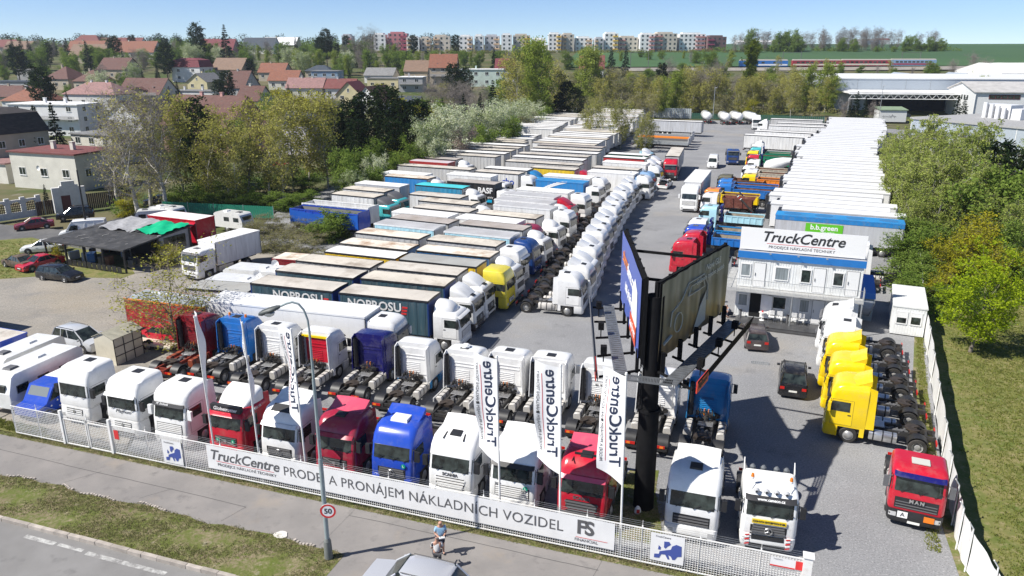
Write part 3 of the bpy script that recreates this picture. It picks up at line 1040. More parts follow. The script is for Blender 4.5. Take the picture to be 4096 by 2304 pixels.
putA('A20', 'A20', D(RF['rainbow'], CU['red'], end=CU['red'], rail=CU['red']), 'red-edged trailer with faded multicoloured roof near the hedge')
putB('A21', 'A21', boxtruck('blister', 'plain', WHITE, RF['brown'], CU['grey'], lod=1), 'brown-roofed truck with white cab deflector behind the red-edged trailer')
for k, (n, dx, dy, lab) in enumerate([('A22', 0, 0, 'long grey semitrailer with light roof behind the brown-roofed truck'), ('A22', 1.6, 4.2, 'long semitrailer with dull grey sides, one place behind the brown-roofed truck row'), ('A22', 2.8, 8.4, 'long semitrailer with cream roof at the right end of the hedge'), ('A22', 4.2, 12.4, 'long grey semitrailer in front of the one with the blue roof'), ('A22', 5.6, 16.2, 'long pale semitrailer beside the blue-roofed trailer')]):
 x, y, a, fx, fy = POS[n]
 place('L13g', None, (x + dx, y + dy, 0), R(a), lab, 'trailer', G_L, {'roof': RF[['beige', 'white', 'dirty', 'beige', 'white'][k]]})
place('A23b', dollytrailer(RF['blue'], CU['navy'], 11.0, end=CU['navy'], rail=CU['navy']), (-4.6, 182.5, 0), R(-24), 'dark blue roofed trailer among white ones by the blossoming hedge', 'trailer', G_A)
for i, (x, y, c, tp, lab) in enumerate([(-22.3, 96.8, CU['white'], None, 'open white tipper trailer between turquoise cabs and blue tarpaulin'), (-22.9, 93.4, PINK['blue'], mat('tarpaulin blue', (.01, .09, .42), .45), 'blue tipper trailer with sagging blue tarpaulin beside the bushes')]):
 place('tipsemi%d' % i, tipper_semi(c, 10.2, 1.9, mat('dull inner', (.2, .2, .2), .7) if i else CU['ltgrey'], tp), (x, y, 0), R(-23), lab, 'trailer', G_A)
# front column
r = putB('B1', 'B1', boxtruck('blister', 'daf', WHITE, RF['beige'], CU['petrol'], bframe=BLUEFR, bend=BLUEFR, visor=WHITE), 'white-cabbed truck with petrol green curtain and white lettering, nearest in the front column')
B1r = r
r = putB('B2', 'B2', boxtruck('defl', 'mb', WHITE, RF['dirty'], CU['petrol'], bframe=BLUEFR, bend=BLUEFR, lowcol=PINK['bronze']), 'white cab over dark bumper truck with petrol curtain and dark oval roof stain')
putB('B3', 'B3', boxtruck('defl', 'mb', WHITE, RF['beige'], CU['grey']), 'white truck with star grille and grey curtain beside the yellow cab')
putB('B4', 'B4', boxtruck('high', 'magnum', PINK['paleyellow'], RF['dkgrey'], CU['yellow'], bend=CU['yellow'], hatch=False, visor=None, gap=.4), 'truck with tall pale yellow cab and dark grey roofed yellow body')
putB('B5', 'B5', boxtruck('blister', 'plain', WHITE, RF['rust'], CU['blue']), 'white-cabbed truck with rounded roof blister behind the yellow cab')
putB('B6', 'B6', boxtruck('high', 'magnum', WHITE, RF['dirty'], CU['grey'], visor=WHITE), 'white tall-cabbed truck with beige roof in front of the dark blue cab')
putB('B7', 'B7', boxtruck('high', 'man', PINK['darkblue'], RF['grey'], CU['ltblue'], brail=WHITE, hatch=True), 'truck with dark blue cab and pale blue body')
putB('B8', 'B8', boxtruck('blister', 'mb', WHITE, RF['brown'], CU['grey'], lod=1), 'white-cabbed truck with stained brown roof beside the maroon cab')
putB('B9', 'B9', boxtruck('high', 'volvo', PINK['maroon'], RF['white'], CU['white'], kind='box', lod=1), 'truck with maroon cab and white box body')
putB('B10', 'B10', boxtruck('blister', 'plain', WHITE, RF['dirty'], CU['ltgrey'], gap=.5), 'low white cab truck with pointed deflector and stained body, front of its column')
for n, c, lab, st in [('B11', WHITE, 'white-cabbed truck with grey panelled roof and two dull roof strips', 'magnum'), ('B12', WHITE, 'white-cabbed truck with plain grey panelled roof behind the strip-roofed one', 'plain'), ('B13', PINK['red'], 'truck with low red cab and raised red deflector', 'plain'), ('B14', WHITE, 'white box truck standing behind the red low cab', 'magnum')]:
 putB(n, n, boxtruck('high' if st == 'magnum' else 'defl' if n == 'B13' else 'blister', st, c, RF['grey' if n != 'B14' else 'white'], CU['white'], kind='box', lod=1), lab)
r = putB('BASF', 'BASF', boxtruck('low', 'plain', WHITE, RF['brown'], CU['black'], lod=1, bend=CU['black'], bframe=BLACKPL), 'truck with black curtain and large white lettering')
BASFr = r
putB('B16', 'B16', boxtruck('low', 'plain', WHITE, RF['white'], CU['white'], kind='box', lod=1), 'white low-cab truck behind the black lettered truck')
HOr = putB('ho', 'ho', boxtruck('high', 'man', WHITE, RF['beige'], CU['ltgrey'], lod=1), 'white-cabbed truck with pale grey curtain and blue letters')
putB('ho', 'ho2', boxtruck('defl', 'plain', PINK['skyblue'], RF['white'], CU['ltgrey'], lod=1), 'truck with bright blue cab behind the blue-lettered grey one').location = (5.3, 120.6, 0)
SWr = putB('swoosh', 'swoosh', boxtruck('low', 'plain', WHITE, RF['sky'], CU['sky'], kind='box', lod=1, z1=3.7), 'blue box truck with white curved stripes on its side')
putB('B20', 'B20', boxtruck('high', 'plain', WHITE, RF['white'], CU['white'], kind='box', lod=1, z1=3.7), 'white high-cab box truck right behind the blue striped truck')
putB('yel', 'yel', boxtruck('defl', 'plain', PINK['red'], RF['beige'], CU['yellow'], lod=1, gap=.5), 'truck with yellow tarpaulin sides and small red cab')
for k, n in enumerate(('L1', 'L2', 'L3', 'L4', 'L5', 'L6')):
 x, y, a, fx, fy = POS[n]
 place('L13g', None, (x, y, 0), R(a), ['long grey semitrailer just behind the yellow tarpaulin truck', 'white-roofed long semitrailer with a black edge', 'beige-roofed long semitrailer, third back from the yellow tarpaulin truck', 'wide pale semitrailer with a dark poster at its front corner', 'cream long semitrailer with ribbed roof in front of the birches', 'long semitrailer with brownish ribbed roof nearest the two birches'][k], 'trailer', G_L, {'roof': RF[['beige', 'white', 'beige', 'white', 'beige', 'brown'][k]]})
putB('wb', 'wb', boxtruck('high', 'plain', WHITE, RF['white'], CU['white'], kind='box', lod=0), 'large plain white box truck with side door beside the white tractor row')
putB('B24', 'B24', boxtruck('high', 'mb', PINK['steelblue'], RF['beige'], CU['ltgrey'], lod=1), 'truck with steel blue cab behind the large plain white box truck')
putB('B25', 'B25', boxtruck('high', 'daf', WHITE, RF['white'], CU['white'], kind='box', lod=1), 'white box truck between the steel blue cab and the red-sided trailer')
REDr = putB('red', 'red', boxtruck('defl', 'daf', WHITE, RF['white'], CU['red'], lod=1), 'truck with brick red curtain side and white lettering')
putB('grn', 'grn', boxtruck('defl', 'daf', WHITE, RF['white'], CU['green'], lod=1), 'truck with dark green curtain side and white roof')
# far rows on the left and behind the birches
FO = 'first second third fourth fifth sixth seventh eighth ninth tenth eleventh twelfth thirteenth fourteenth fifteenth sixteenth seventeenth eighteenth nineteenth twentieth'.split()
FO += ['twenty-' + q for q in FO[:9]]
for col, (y0, y1) in enumerate([(162, 258), (164, 258)]):
 for i in range(28):
  y = y0 + i * 3.45
  rr_ = random.Random(i * 3 + col)
  hx = lerp(-11, 3, (y - 162) / 50) if y < 212 else lerp(3, 16, (y - 212) / 50)
  x = hx + 7.2 + col * 14.8 + rr_.uniform(-.9, .9)
  if y - col * 6.4 > y1 or rr_.random() < .05 or (col == 0 and 177 < y < 187):
   continue
  sc_ = rr_.choice(['white', 'ltgrey', 'ltgrey', 'grey', 'white'])
  place('Lfar', semitrailer(RF['white'], CU['ltgrey']), (x, y - col * 6.4, 0), R(-24 + rr_.uniform(-1, 1)), f'far semitrailer with {"white" if sc_ == "white" else "pale grey" if sc_ == "ltgrey" else "dull grey"} side, {FO[i]} row from the front in the far {["left", "birch"][col]} column', 'trailer', 'far semitrailers at the back of the lot', {'side_curtain': CU[sc_], 'roof': RF[rr_.choice(['white', 'white', 'beige', 'dirty'])], 'roof_rail': [BLACKPL, GREYPL, GALV][i % 3]})
x, y, a, fx, fy = POS['4i']
place('L4i', semitrailer(RF['white'], CU['silver']), (x, y, 0), R(-24), 'silver grey curtain trailer at the far turning area beside empty flatbeds', 'trailer', G_L)
def flatbed():
 root = add('flatbed_trailer', None)
 MB().box(-6.8, 6.8, -1.25, 1.25, 1.15, 1.32).build('deck', mat('old planks', (.3, .26, .2), .8, var=.3), root)
 MB().box(6.7, 6.85, -1.25, 1.25, 1.3, 2.7).build('front_wall', ENDW, root)
 mb = MB()
 for sd in (-1, 1):
  mb.box(-6.8, 6.8, sd * 1.26 - .03, sd * 1.26 + .03, 1.1, 1.75)
 mb.build('side_board', GALV, root)
 add_running(root, -6.8, 6.8, [-4.9, -3.6, -2.3])
 return root
for k, (x, y) in enumerate([(35.3, 181.6), (36.6, 186.2), (38.2, 190.8), (39.5, 196.5)]):
 place('flat', flatbed, (x, y, 0), R(-26), ['low flatbed trailer with weathered boards nearest the red-cabbed truck', 'empty flatbed with grey sideboards, second behind the red-cabbed truck', 'orange-edged empty flatbed trailer', 'empty flatbed in front of the silver grey curtain trailer'][k], 'trailer', 'empty flatbed trailers', {'side_board': [GALV, GREYPL, PINK['orange'], GALV][k]})
# the long white trailer and its tractor nearest the second row
x, y = -16.8, 54.6
a = -16.5
dx, dy = hd(a)
place('longwhite', semitrailer(CLEANW, CLEANW, kind='box', det=1), (x, y, 0), R(a), 'long gleaming white box trailer behind the second row of tractors', 'trailer', G_L)
place('t_dome1', tractor('high', 'dome', 0, WHITE, fins=True), (x + dx * 9.3, y + dy * 9.3, 0), R(a), 'white tractor with bulging roof coupled to the long white trailer', 'tractor unit', G_B)
# ---- white tractor row along the avenue
T_MAN = ('t_man', tractor('high', 'man', 0, WHITE, fins=True))
T_DAF = ('t_dome2', tractor('high', 'dome', 1, WHITE, fins='tall'))
T_MBH = ('t_mbhigh', tractor('high', 'mb', 1, WHITE, fins='tall'))
T_DEF = ('t_defl', tractor('defl', 'daf', 1, WHITE, fins=True, hatch=False))
T_SC = ('t_scdef', tractor('defl', 'scania', 1, WHITE, fins=True))
row = [(4.9, 63.9), (6.0, 66.9), (6.8, 70.2), (7.4, 73.6), (8.1, 77.0), (8.9, 80.5), (9.8, 84.0), (10.6, 87.3), (11.4, 90.6), (12.2, 94.0), (13.1, 97.6), (14.1, 101.2), (15.0, 104.6), (16.0, 108.0), (17.0, 111.4), (18.0, 114.8), (19.1, 118.2), (20.0, 121.8), (20.6, 125.2)]
kinds = [T_MAN, T_DAF, T_DEF, T_DAF, T_DEF, T_DAF, T_MBH, T_DAF, T_DEF, T_DAF, T_DAF, T_SC, T_DAF, T_DEF, T_MBH, T_DEF, T_MBH, T_SC, T_MAN]
ordn = ['first', 'second', 'third', 'fourth', 'fifth', 'sixth', 'seventh', 'eighth', 'ninth', 'tenth', 'eleventh', 'twelfth', 'thirteenth', 'fourteenth', 'fifteenth', 'sixteenth', 'seventeenth', 'eighteenth', 'nineteenth']
rd = {'t_man': 'high roof and dark grille', 't_dome2': 'bulging roof and black hatch', 't_defl': 'wedge deflector', 't_mbhigh': 'high stepped roof', 't_scdef': 'low roof and deflector'}
for i, ((x, y), (k, f)) in enumerate(zip(row, kinds)):
 a = max(-23, -17 - i * .6) + random.Random(i).uniform(-1.5, 1.5)
 d = hd(a)
 lab = 'white tractor unit with chrome tank standing first at the open end of the avenue row' if i == 0 else f'white tractor unit with {rd[k]}, {ordn[i]} along the avenue row'
 place(k, f, (x + 1.65 * d[0], y + 1.65 * d[1], 0), R(a), lab, 'tractor unit', G_W, {'cab': PINK['steelblue']} if i == 16 else None)
for i, (x, y, k, f, c, lab) in enumerate([(26.2, 138.5, *T_SC, WHITE, 'white tractor with red flashes behind the hatchback with open boot'), (27.2, 145, *T_DEF, PINK['skyblue'], 'sky blue tractor with white deflector beside the red-cabbed truck'), (27.9, 149.5, *T_DEF, PINK['ltblue'], 'pale blue tractor half hidden by the red-cabbed truck')]):
 place(k, f, (x, y, 0), R(-24), lab, 'tractor unit', G_W, {'cab': c, 'door': c, 'bumper': c, 'side_fin': c})
# ---- front row behind the street fence
FA = -108.8
front = [
 ((-27.05, 42.5), FA, 'f1', tractor('high', 'magnum', 0, WHITE, visor=None, fins=False), 'white tall-cabbed tractor leftmost of the front row, beside the starred blue pickup'),
 ((-23.2, 40.75), FA, 'f2', tractor('high', 'magnum', 0, WHITE, visor=WHITE, fins=False), 'white tall-cabbed tractor with script lettering under its windscreen'),
 ((-19.9, 39.6), FA, 'f3', tractor('high', 'dome', 0, WHITE, visor=INK, fins=True, hatch=True), 'white tractor with bulging roof and black sunstrip with white name'),
 ((-16.2, 38.35), FA, 'f4', tractor('defl', 'volvo', 0, PINK['red'], visor=PINK['red'], deflcol=WHITE, fins=True, hatch=False), 'red tractor with white roof deflector and lettered headboard'),
 ((-12.8, 37.1), FA, 'f5', tractor('high', 'mb', 0, WHITE, fins='tall', hatch=False, visor=WHITE), 'white tractor with star emblem and raised roof fairing, fifth from left'),
 ((-9.5, 35.95), FA, 'f6', tractor('high', 'volvo', 0, PINK['maroon'], fins='tall', deflcol=PINK['pink'], visor=PINK['maroon']), 'maroon tractor with faded pink roof fairing beside the street lamp'),
 ((-6.3, 35.0), FA, 'f7', tractor('high', 'mb', 0, PINK['blue'], fins='tall', hatch=False, visor=None), 'bright blue tractor with star emblem and white roof cooler'),
 ((-3.15, 33.85), FA, 'f8', tractor('high', 'scania', 0, WHITE, fins='tall', visor=None), 'white tractor with lettered nose between the blue tractor and the flags'),
 ((0.0, 32.9), FA, 'f9', tractor('high', 'daf', 0, WHITE, fins='tall', hatch=False, visor=BLACKPL), 'white slat-grilled tractor behind the middle flag'),
 ((3.35, 31.7), FA, 'f10', tractor('high', 'scania', 0, PINK['red'], fins='tall', deflcol=PINK['pink'], lowcol=GREYPL, visor=PINK['pink']), 'pink-roofed red tractor with grey lettered nose, beside the billboard pole'),
 ((8.4, 30.6), FA, 'f11', tractor('high', 'plain', 0, WHITE, fins='tall', visor=None), 'white tractor right of the billboard pole with black roof hatch'),
 ((11.8, 29.9), FA + 4, 'f12', tractor('low', 'mb', 0, WHITE, fins=False, visor=INK, hatch=False), 'white heavy haulage tractor with roof spotlights, beacons and yellow board'),
 ((19.55, 31.75), -115, 'f13', tractor('low', 'man', 0, PINK['red'], visor=PINK['navy'], fins=False, lowcol=BLACKPL), 'red flat-roofed tractor standing alone by the white fence'),
]
FR = {}
for (x, y), a, k, f, lab in front:
 d = hd(a)
 FR[k] = place(k, f, (x + .06 * d[0], y + .06 * d[1], 0), R(a), lab, 'tractor unit', G_F)
put_text(FR['f2'], 'Magnum', .34, INK, (-.025, .1, 1.86), (0, 1, 0), (0, 0, 1), shear=.35, bold=-.004)
put_text(FR['f3'], 'M. Svoboda', .18, WINK, (-.04, -.35, 2.86), (0, 1, 0), (-.7, 0, 1), shear=.35)
b_ = MB().box(-.5, -.24, -1.0, 1.0, 2.92, 3.3).build('headboard', INK, FR['f4'])
put_text(b_, 'Globetrotter', .3, WINK, (-.225, 0, 3.1), (0, 1, 0), (0, 0, 1), shear=.2, bold=.004)
put_text(FR['f4'], 'FH 420 XL', .22, WINK, (-1.3, -1.25, 2.88), (1, 0, 0), (0, 0, 1))
put_text(FR['f4'], 'FH 420 XL', .22, WINK, (-1.3, 1.25, 2.88), (-1, 0, 0), (0, 0, 1))
for k, t, sp in (('f4', 'L', -.52), ('f4', '3', .52), ('f7', 'L', .72), ('f9', 'L', .72)):
 mb = MB()
 zz = 1.28 if k == 'f4' else 1.74
 mb.tube((.03, sp, zz), (.05, sp, zz), .12, n=14)
 d_ = mb.build('emission_badge', mat('badge green', (.0, .32, .18), .5), FR[k])
 put_text(d_, t, .16, WINK, (.058, sp, zz), (0, 1, 0), (0, 0, 1), bold=.004, ext=.004)
put_text(FR['f9'], 'DAF', .15, STEEL, (-.012, -.75, 1.76), (0, 1, 0), (0, 0, 1), bold=.008)
put_text(FR['f9'], 'XF', .2, STEEL, (.06, .62, 1.6), (0, 1, 0), (0, 0, 1), bold=.008)
MB().hexa([(-1.75, -.5, 3.66), (-1.05, -.5, 3.62), (-1.05, .5, 3.62), (-1.75, .5, 3.66), (-1.7, -.46, 3.84), (-1.1, -.46, 3.82), (-1.1, .46, 3.82), (-1.7, .46, 3.84)]).build('roof_cooler', WHITE, FR['f7'])
mb = MB()
for y in (-.5, .5):
 mb.tube((-1.0, y, 3.66), (-.55, y * 1.1, 3.5), .035)
mb.build('roof_bar', BLACKPL, FR['f8'])
mb = MB().box(-.95, -.9, -.6, .6, 3.64, 3.74)
mb.box(-.95, -.4, -.62, -.58, 3.5, 3.56).box(-.95, -.4, .58, .62, 3.5, 3.56)
mb.build('roof_bar', BLACKPL, FR['f10'])
MB().hexa([(-1.0, -.7, 3.62), (-.55, -.7, 3.4), (-.55, .6, 3.4), (-1.0, .6, 3.62), (-1.0, -.7, 3.67), (-.52, -.7, 3.45), (-.52, .6, 3.45), (-1.0, .6, 3.67)]).build('roof_lamp_bar', BLACKPL, FR['f5'])
# heavy haulage tractor extras
t = FR['f12']
put_text(t, 'www.caneco.cz', .19, WINK, (-.06, 0, 2.83), (0, 1, 0), (-1, 0, 1), bold=.004)
o = MB().box(.02, .05, -.75, .75, 1.62, 1.84).build('warning_board', PINK['yellow'], t)
put_text(o, 'CONVOI EXCEPTIONNEL', .125, INK, (.058, 0, 1.73), (0, 1, 0), (0, 0, 1), bold=.004, ext=.004)
for y in (-.66, -.22, .22, .66):
 m = MB()
 m.lathe([(.001, 0), (.12, 0), (.14, .05), (.06, .16)], (0, 0, 0), 12)
 q = m.build('spotlight', LAMPG, t)
 q.location = (-.36, y, 3.12)
 q.rotation_euler = (0, 0, R(-90))
for y in (-.85, .85):
 m = MB().tube((-.5, y, 3.05), (-.85, y, 3.4), .02).tube((-.85, y, 3.4), (-.85, y, 3.5), .09, .09, 8)
 m.tube((-.85, y, 3.5), (-.85, y, 3.66), .085, .06, 8, mi=1)
 m.build('beacon', [WHITE, LORG], t)
m = MB()
for y in (-.75, -.25, .35, .8):
 m.tube((-2.45, y, 2.7), (-2.45, y, 3.15), .14, .14, 10).tube((-2.45, y, 3.15), (-2.45, y, 3.25), .14, .06, 10)
m.box(-2.65, -2.3, -1.1, 1.1, 2.55, 2.72)
m.build('gas_bottles', mat('bottle grey', (.12, .13, .14), .4), t)
for sd in (-1, 1):
 m = MB()
 for k in range(5):
  m.hexa([(.07, sd * .9 - .1, .45 + k * .12), (.09, sd * .9 - .1, .45 + k * .12), (.09, sd * .9 + .1, .5 + k * .12), (.07, sd * .9 + .1, .5 + k * .12), (.07, sd * .9 - .1, .51 + k * .12), (.09, sd * .9 - .1, .51 + k * .12), (.09, sd * .9 + .1, .56 + k * .12), (.07, sd * .9 + .1, .56 + k * .12)], k % 2)
 m.build('warning_stripes', [REDINK, WINK], t)
 m = MB().hexa([(-2.75, sd * 1.2 - .02, 1.4), (-2.2, sd * 1.2 - .02, 1.4), (-2.2, sd * 1.2 + .02, 1.4), (-2.75, sd * 1.2 + .02, 1.4), (-2.6, sd * 1.15 - .02, 3.5), (-2.2, sd * 1.15 - .02, 3.1), (-2.2, sd * 1.15 + .02, 3.1), (-2.6, sd * 1.15 + .02, 3.5)])
 m.build('side_fin', WHITE, t)
# lone red tractor extras
t = FR['f13']
o = MB().box(.08, .1, -.75, -.3, .62, .95).build('hazard_board', WINK, t)
put_text(o, 'A', .3, INK, (.108, -.52, .79), (0, 1, 0), (0, 0, 1))
MB().box(.08, .1, .4, .85, .62, .92).build('warning_plate', LORG, t)
MB().box(.08, .1, -.27, .27, .38, .5).build('number_plate', PLATE, t)
MB().box(-1.5, -.9, -.4, .4, 3.13, 3.17).build('skylight', mat('pale acrylic', (.55, .55, .5), .3), t)
recolor(t, {'mirror': GREYPL})
# ---- second row, seen from behind
SA = 71.0
second = [((-23.7, 52.1), 's1', tractor('high', 'plain', 0, PINK['darkred'], clutter=True, fins=True, frame=mat('red frame', (.2, .03, .015), .6), tank=mat('red tank', (.25, .05, .02), .6)), 'dark red tractor seen from behind, leftmost of the second row'),
   ((-20.5, 51.5), 's2', tractor('high', 'daf', 0, PINK['midblue'], clutter=True, fins=True), 'mid blue tractor with orange beacons seen from behind'),
   ((-17.2, 50.0), 's3', tractor('high', 'mb', 0, WHITE, clutter=True, fins=True), 'white tractor with black hatch seen from behind, between blue and red-backed ones'),
   ((-13.85, 48.9), 's4', tractor('high', 'volvo', 0, WHITE, clutter=True, fins=True, hatch=False), 'white tractor with bright red back wall and yellow top edge'),
   ((-10.0, 48.4), 's5', tractor('high', 'scania', 0, PINK['navy'], clutter=True, fins=True, hatch=False), 'deep violet blue tractor seen from behind'),
   ((-6.8, 46.8), 's6', tractor('high', 'volvo', 0, WHITE, clutter=True, fins=True, hatch=False, lowcol=PINK['skyblue']), 'white tractor with blue lower flanks seen from behind'),
   ((-3.35, 45.4), 's7', tractor('high', 'volvo', 0, WHITE, clutter=True, fins=True, skirt=WHITE), 'white tractor with side skirts and round roof vent seen from behind'),
   ((-0.4, 45.0), 's8', tractor('high', 'man', 0, WHITE, clutter=True, fins=True), 'white tractor behind the first large flag'),
   ((2.2, 44.1), 's9', tractor('high', 'dome', 0, WHITE, clutter=True, fins=True), 'white tractor with black roof hatch behind the second large flag'),
   ((5.4, 43.1), 's10', tractor('high', 'volvo', 0, WHITE, clutter=True, fins=True, hatch=False), 'white tractor with small numbers on its back wall, left of the billboard pole'),
   ((8.75, 41.85), 's11', tractor('high', 'volvo', 0, WHITE, clutter=True, fins=True), 'white tractor standing behind the billboard pole'),
   ((11.75, 41.1), 's12', tractor('high', 'volvo', 0, PINK['skyblue'], clutter=True, fins=True, hatch=False), 'sky blue tractor seen from behind, right of the billboard pole')]
d = hd(SA)
SR = {}
for (x, y), k, f, lab in second:
 SR[k] = place(k, f, (x + 2.6 * d[0], y + 2.6 * d[1], 0), R(SA + random.Random(k).uniform(-1.5, 1.5)), lab, 'tractor unit', G_S)
recolor(SR['s4'], {'rear_wall': PINK['red']})
MB().box(-2.4, -2.3, -1.0, 1.0, 3.3, 3.45).build('top_edge', PINK['yellow'], SR['s4'])
m = MB()
for y in (-.7, .7):
 m.tube((-1.6, y, 3.68), (-1.6, y, 3.9), .1, .08, 8)
m.build('beacon', LORG, SR['s2'])
m = MB().tube((-1.6, 0, 3.7), (-1.6, 0, 3.85), .3, .3, 14).tube((-1.6, 0, 3.85), (-1.6, 0, 3.92), .25, .2, 14)
m.build('roof_vent', WHITE, SR['s7'])
put_text(SR['s10'], '80  90', .2, INK, (-2.345, 0, 2.35), (0, -1, 0), (0, 0, 1))
put_text(SR['s12'], 'VOLVO', .2, mat('dark blue print', (.01, .1, .25), .5), (-2.345, 0, 2.4), (0, -1, 0), (0, 0, 1), bold=.006)
for k in ('s6', 's10', 's11'):
 put_text(SR[k], 'VOLVO', .13, WINK, (-6.085, -.2, .63), (0, -1, 0), (0, 0, 1), bold=.004)
# ---- yellow and white tractors on the right
YA = 155.5
tyel = tractor('high', 'dome', 0, PINK['yellow'], fins='tall', hatch=False, visor=BLACKPL, tank=ALU)
for i, (x, y, lab) in enumerate([(19.2, 42.0, 'yellow tractor nearest the camera, its flank half in shadow'), (20.4, 45.4, 'middle one of the three yellow tractors'), (21.55, 48.8, 'yellow tractor standing next to the white ones')]):
 place('t_yel', tyel, (x, y, 0), R(YA), lab, 'tractor unit', 'yellow tractor units in front of the office')
for i, (x, y, lab) in enumerate([(22.75, 52.2, 'white tractor with black hatch next to the yellow ones'), (24.0, 55.7, 'white tractor with pointed roof in front of the office terrace')]):
 place(('t_dome1', 't_mbtall')[i], (None, tractor('high', 'mb', 0, WHITE, fins='tall'))[i], (x, y, 0), R(YA), lab, 'tractor unit', 'white tractor units in front of the office')
# ---- right block
x, y, a = POS['bb'][:3]
def walkfloor():
 root = add('semitrailer', None)
 add_body(root, -6.8, 6.8, RF['sky'], CU['silver'], 'box', rail=CU['sky'])
 add_running(root, -6.8, 6.8, [-4.9, -3.6, -2.3])
 mb = MB()
 for sd in (-1, 1):
  mb.box(-6.8, 6.8, sd * 1.27 - .02, sd * 1.27 + .02, 3.45, 3.95)
 mb.build('side_band', CU['sky'], root)
 mb = MB()
 for k in range(4):
  mb.cbox(-5.2 + k * 3.4, 0, 4.005, 1.9, 1.3, .02)
 mb2 = MB()
 for k in range(4):
  n = 20
  mb2.prism([(-5.2 + k * 3.4 + 1.0 * cos(2 * pi * i / n), .8 * sin(2 * pi * i / n)) for i in range(n)], 4.0, 4.012, 'z')
 mb2.build('roof_patch', mat('faded blue', (.03, .16, .36), .7), root)
 return root
d = hd(-23)
BB = place('bb', walkfloor, (37.6, 85.5, 0), R(180 - 23), 'silver walking floor trailer with blue roof band and green logo, behind the office', 'trailer', G_R)
lx = [(90.5, 32.2), (100, 34.7), (105, 37.6), (114, 41.4), (125, 46.2), (134.5, 50.6), (150.8, 56.4), (166, 63.7), (176, 70.2), (191, 78.0), (208, 85.3), (222, 92)]
ys = [90.6 + 2.98 * i for i in range(44)]
rl = ['just behind the blue-banded trailer', 'with lettered front and smooth roof', 'with dark unit beside the skip lorry', 'beside the blue tipper lorries', 'level with the orange tipper lorry', 'with a thin yellow roof line', 'in line with the brown tipper lorry', 'with marks along its roof seam', 'in line with the concrete mixer', 'with black unit beside the mixer drum', 'beside the dark green tipper body', 'level with the yellow cab', 'with a pair of dark units', 'level with the crate of pipes', 'level with the printed curtain trailer', 'with dark fridge unit before the open trailers', 'with longest visible white flank', 'beside the open grey trailer', 'narrow and bright, beyond the open grey trailer', 'beyond the printed curtain trailer', 'half way to the far fence', 'with bluish shaded end', 'with small dark window at its end', 'near the far hedge', 'second from the far end', 'at the far end by the green-roofed hut']
for i, y in enumerate(ys):
 for (ya, xa), (yb, xb) in zip(lx, lx[1:]):
  if y <= yb:
   x = lerp(xa, xb, (y - ya) / (yb - ya))
   break
 a = -23.5 + random.Random(i * 7).uniform(-1, 1)
 d = hd(a)
 n_ = (-d[1], d[0])
 off = random.Random(i).uniform(-.8, .8)
 place('reefer', semitrailer(CLEANW, CLEANW, kind='box', reefer=True, rail=mat('pale rail', (.5, .5, .5), .5)), (x + d[0] * (6.8 + off) + n_[0] * 1.26, y + d[1] * (6.8 + off) + n_[1] * 1.26, 0), R(a + 180), 'white box trailer ' + (rl[i * 26 // 44] if i == 0 or (i - 1) * 26 // 44 != i * 26 // 44 else 'right behind the one ' + rl[i * 26 // 44]), 'trailer', G_R)
for i, ((xa, ya), k) in enumerate([((52.6, 174.1), 'ltgrey'), ((57.6, 182.8), 'white'), ((61.5, 191.3), 'open'), ((65.2, 195.9), 'white'), ((69.9, 203.5), 'ltgrey'), ((72, 215), 'grey')]):
 d = hd(-30 if i < 3 else -24)
 n_ = (-d[1], d[0])
 loc = (xa + d[0] * 6.8 + n_[0] * 1.26, ya + d[1] * 6.8 + n_[1] * 1.26, 0)
 lab = ['dusty printed curtain trailer at the edge of the turning area', 'white curtain trailer behind the dusty printed one', 'open-topped grey tipper trailer among the far curtain trailers', 'white-roofed trailer behind the open-topped one', 'pale grey trailer in front of the far red-striped cab', 'shaded grey trailer coupled to the far red-striped cab'][i]
 if k == 'open':
  place('opensemi', tipper_semi(CU['ltgrey'], 13.0, 1.9, mat('dull inner', (.2, .2, .2), .7)), loc, R(-28), lab, 'trailer', G_R)
 else:
  place('Lfar', None, loc, R(-30 if i < 3 else -24), lab, 'trailer', G_R, {'side_curtain': CU[k], 'roof': RF['white']})
place('t_scdef', None, (69.6, 217.6, 0), R(150), 'white tractor with red stripe at the far row head', 'tractor unit', G_R)
# ---- work lorries between avenue and reefers (they face the avenue)
def silo(root=None):
 root = add('silo_trailer', None)
 rings = []
 for x, r, z in [(-5.2, .25, 2.4), (-5.0, .8, 2.4), (-4.4, 1.2, 2.4), (0, 1.28, 2.3), (4.4, 1.2, 2.4), (5.0, .8, 2.5), (5.2, .25, 2.5)]:
  rings.append([(x, r * cos(2 * pi * k / 18), z + r * sin(2 * pi * k / 18)) for k in range(18)])
 MB().loft(rings).build('tank', WHITE, root, 50)
 mb = MB()
 for k in range(9):
  mb.box(-4.4 + k, -4.36 + k, -.35, .35, 3.6, 3.65)
 for y in (-.35, .35):
  mb.box(-4.4, 4.0, y - .02, y + .02, 3.6, 3.66)
  mb.tube((-5.2, y, .8), (-4.6, y, 3.6), .03)
 mb.build('ladder', GALV, root)
 add_running(root, -5.2, 5.2, [-3.6, -2.3, -1.0])
 return root
for i, (x, y) in enumerate([(61.9, 242.5), (66.6, 238.6), (70.6, 239.6), (74.8, 239.2)]):
 place('silo', silo, (x + .3, y + 5.2, 0), R(84 + i * 2), ['rounded white silo trailer with pipework, leftmost of four', 'bulbous white silo trailer with red hose', 'white silo trailer with roof ladder, third from left', 'white silo trailer with roof ladder next to the white tractor'][i], 'silo trailer', 'white silo trailers by the far fence')
place('f9', None, (71.2, 224.6, 0), R(-105), 'white high-roofed tractor right of the silo trailers', 'tractor unit', G_R)
WA = 157
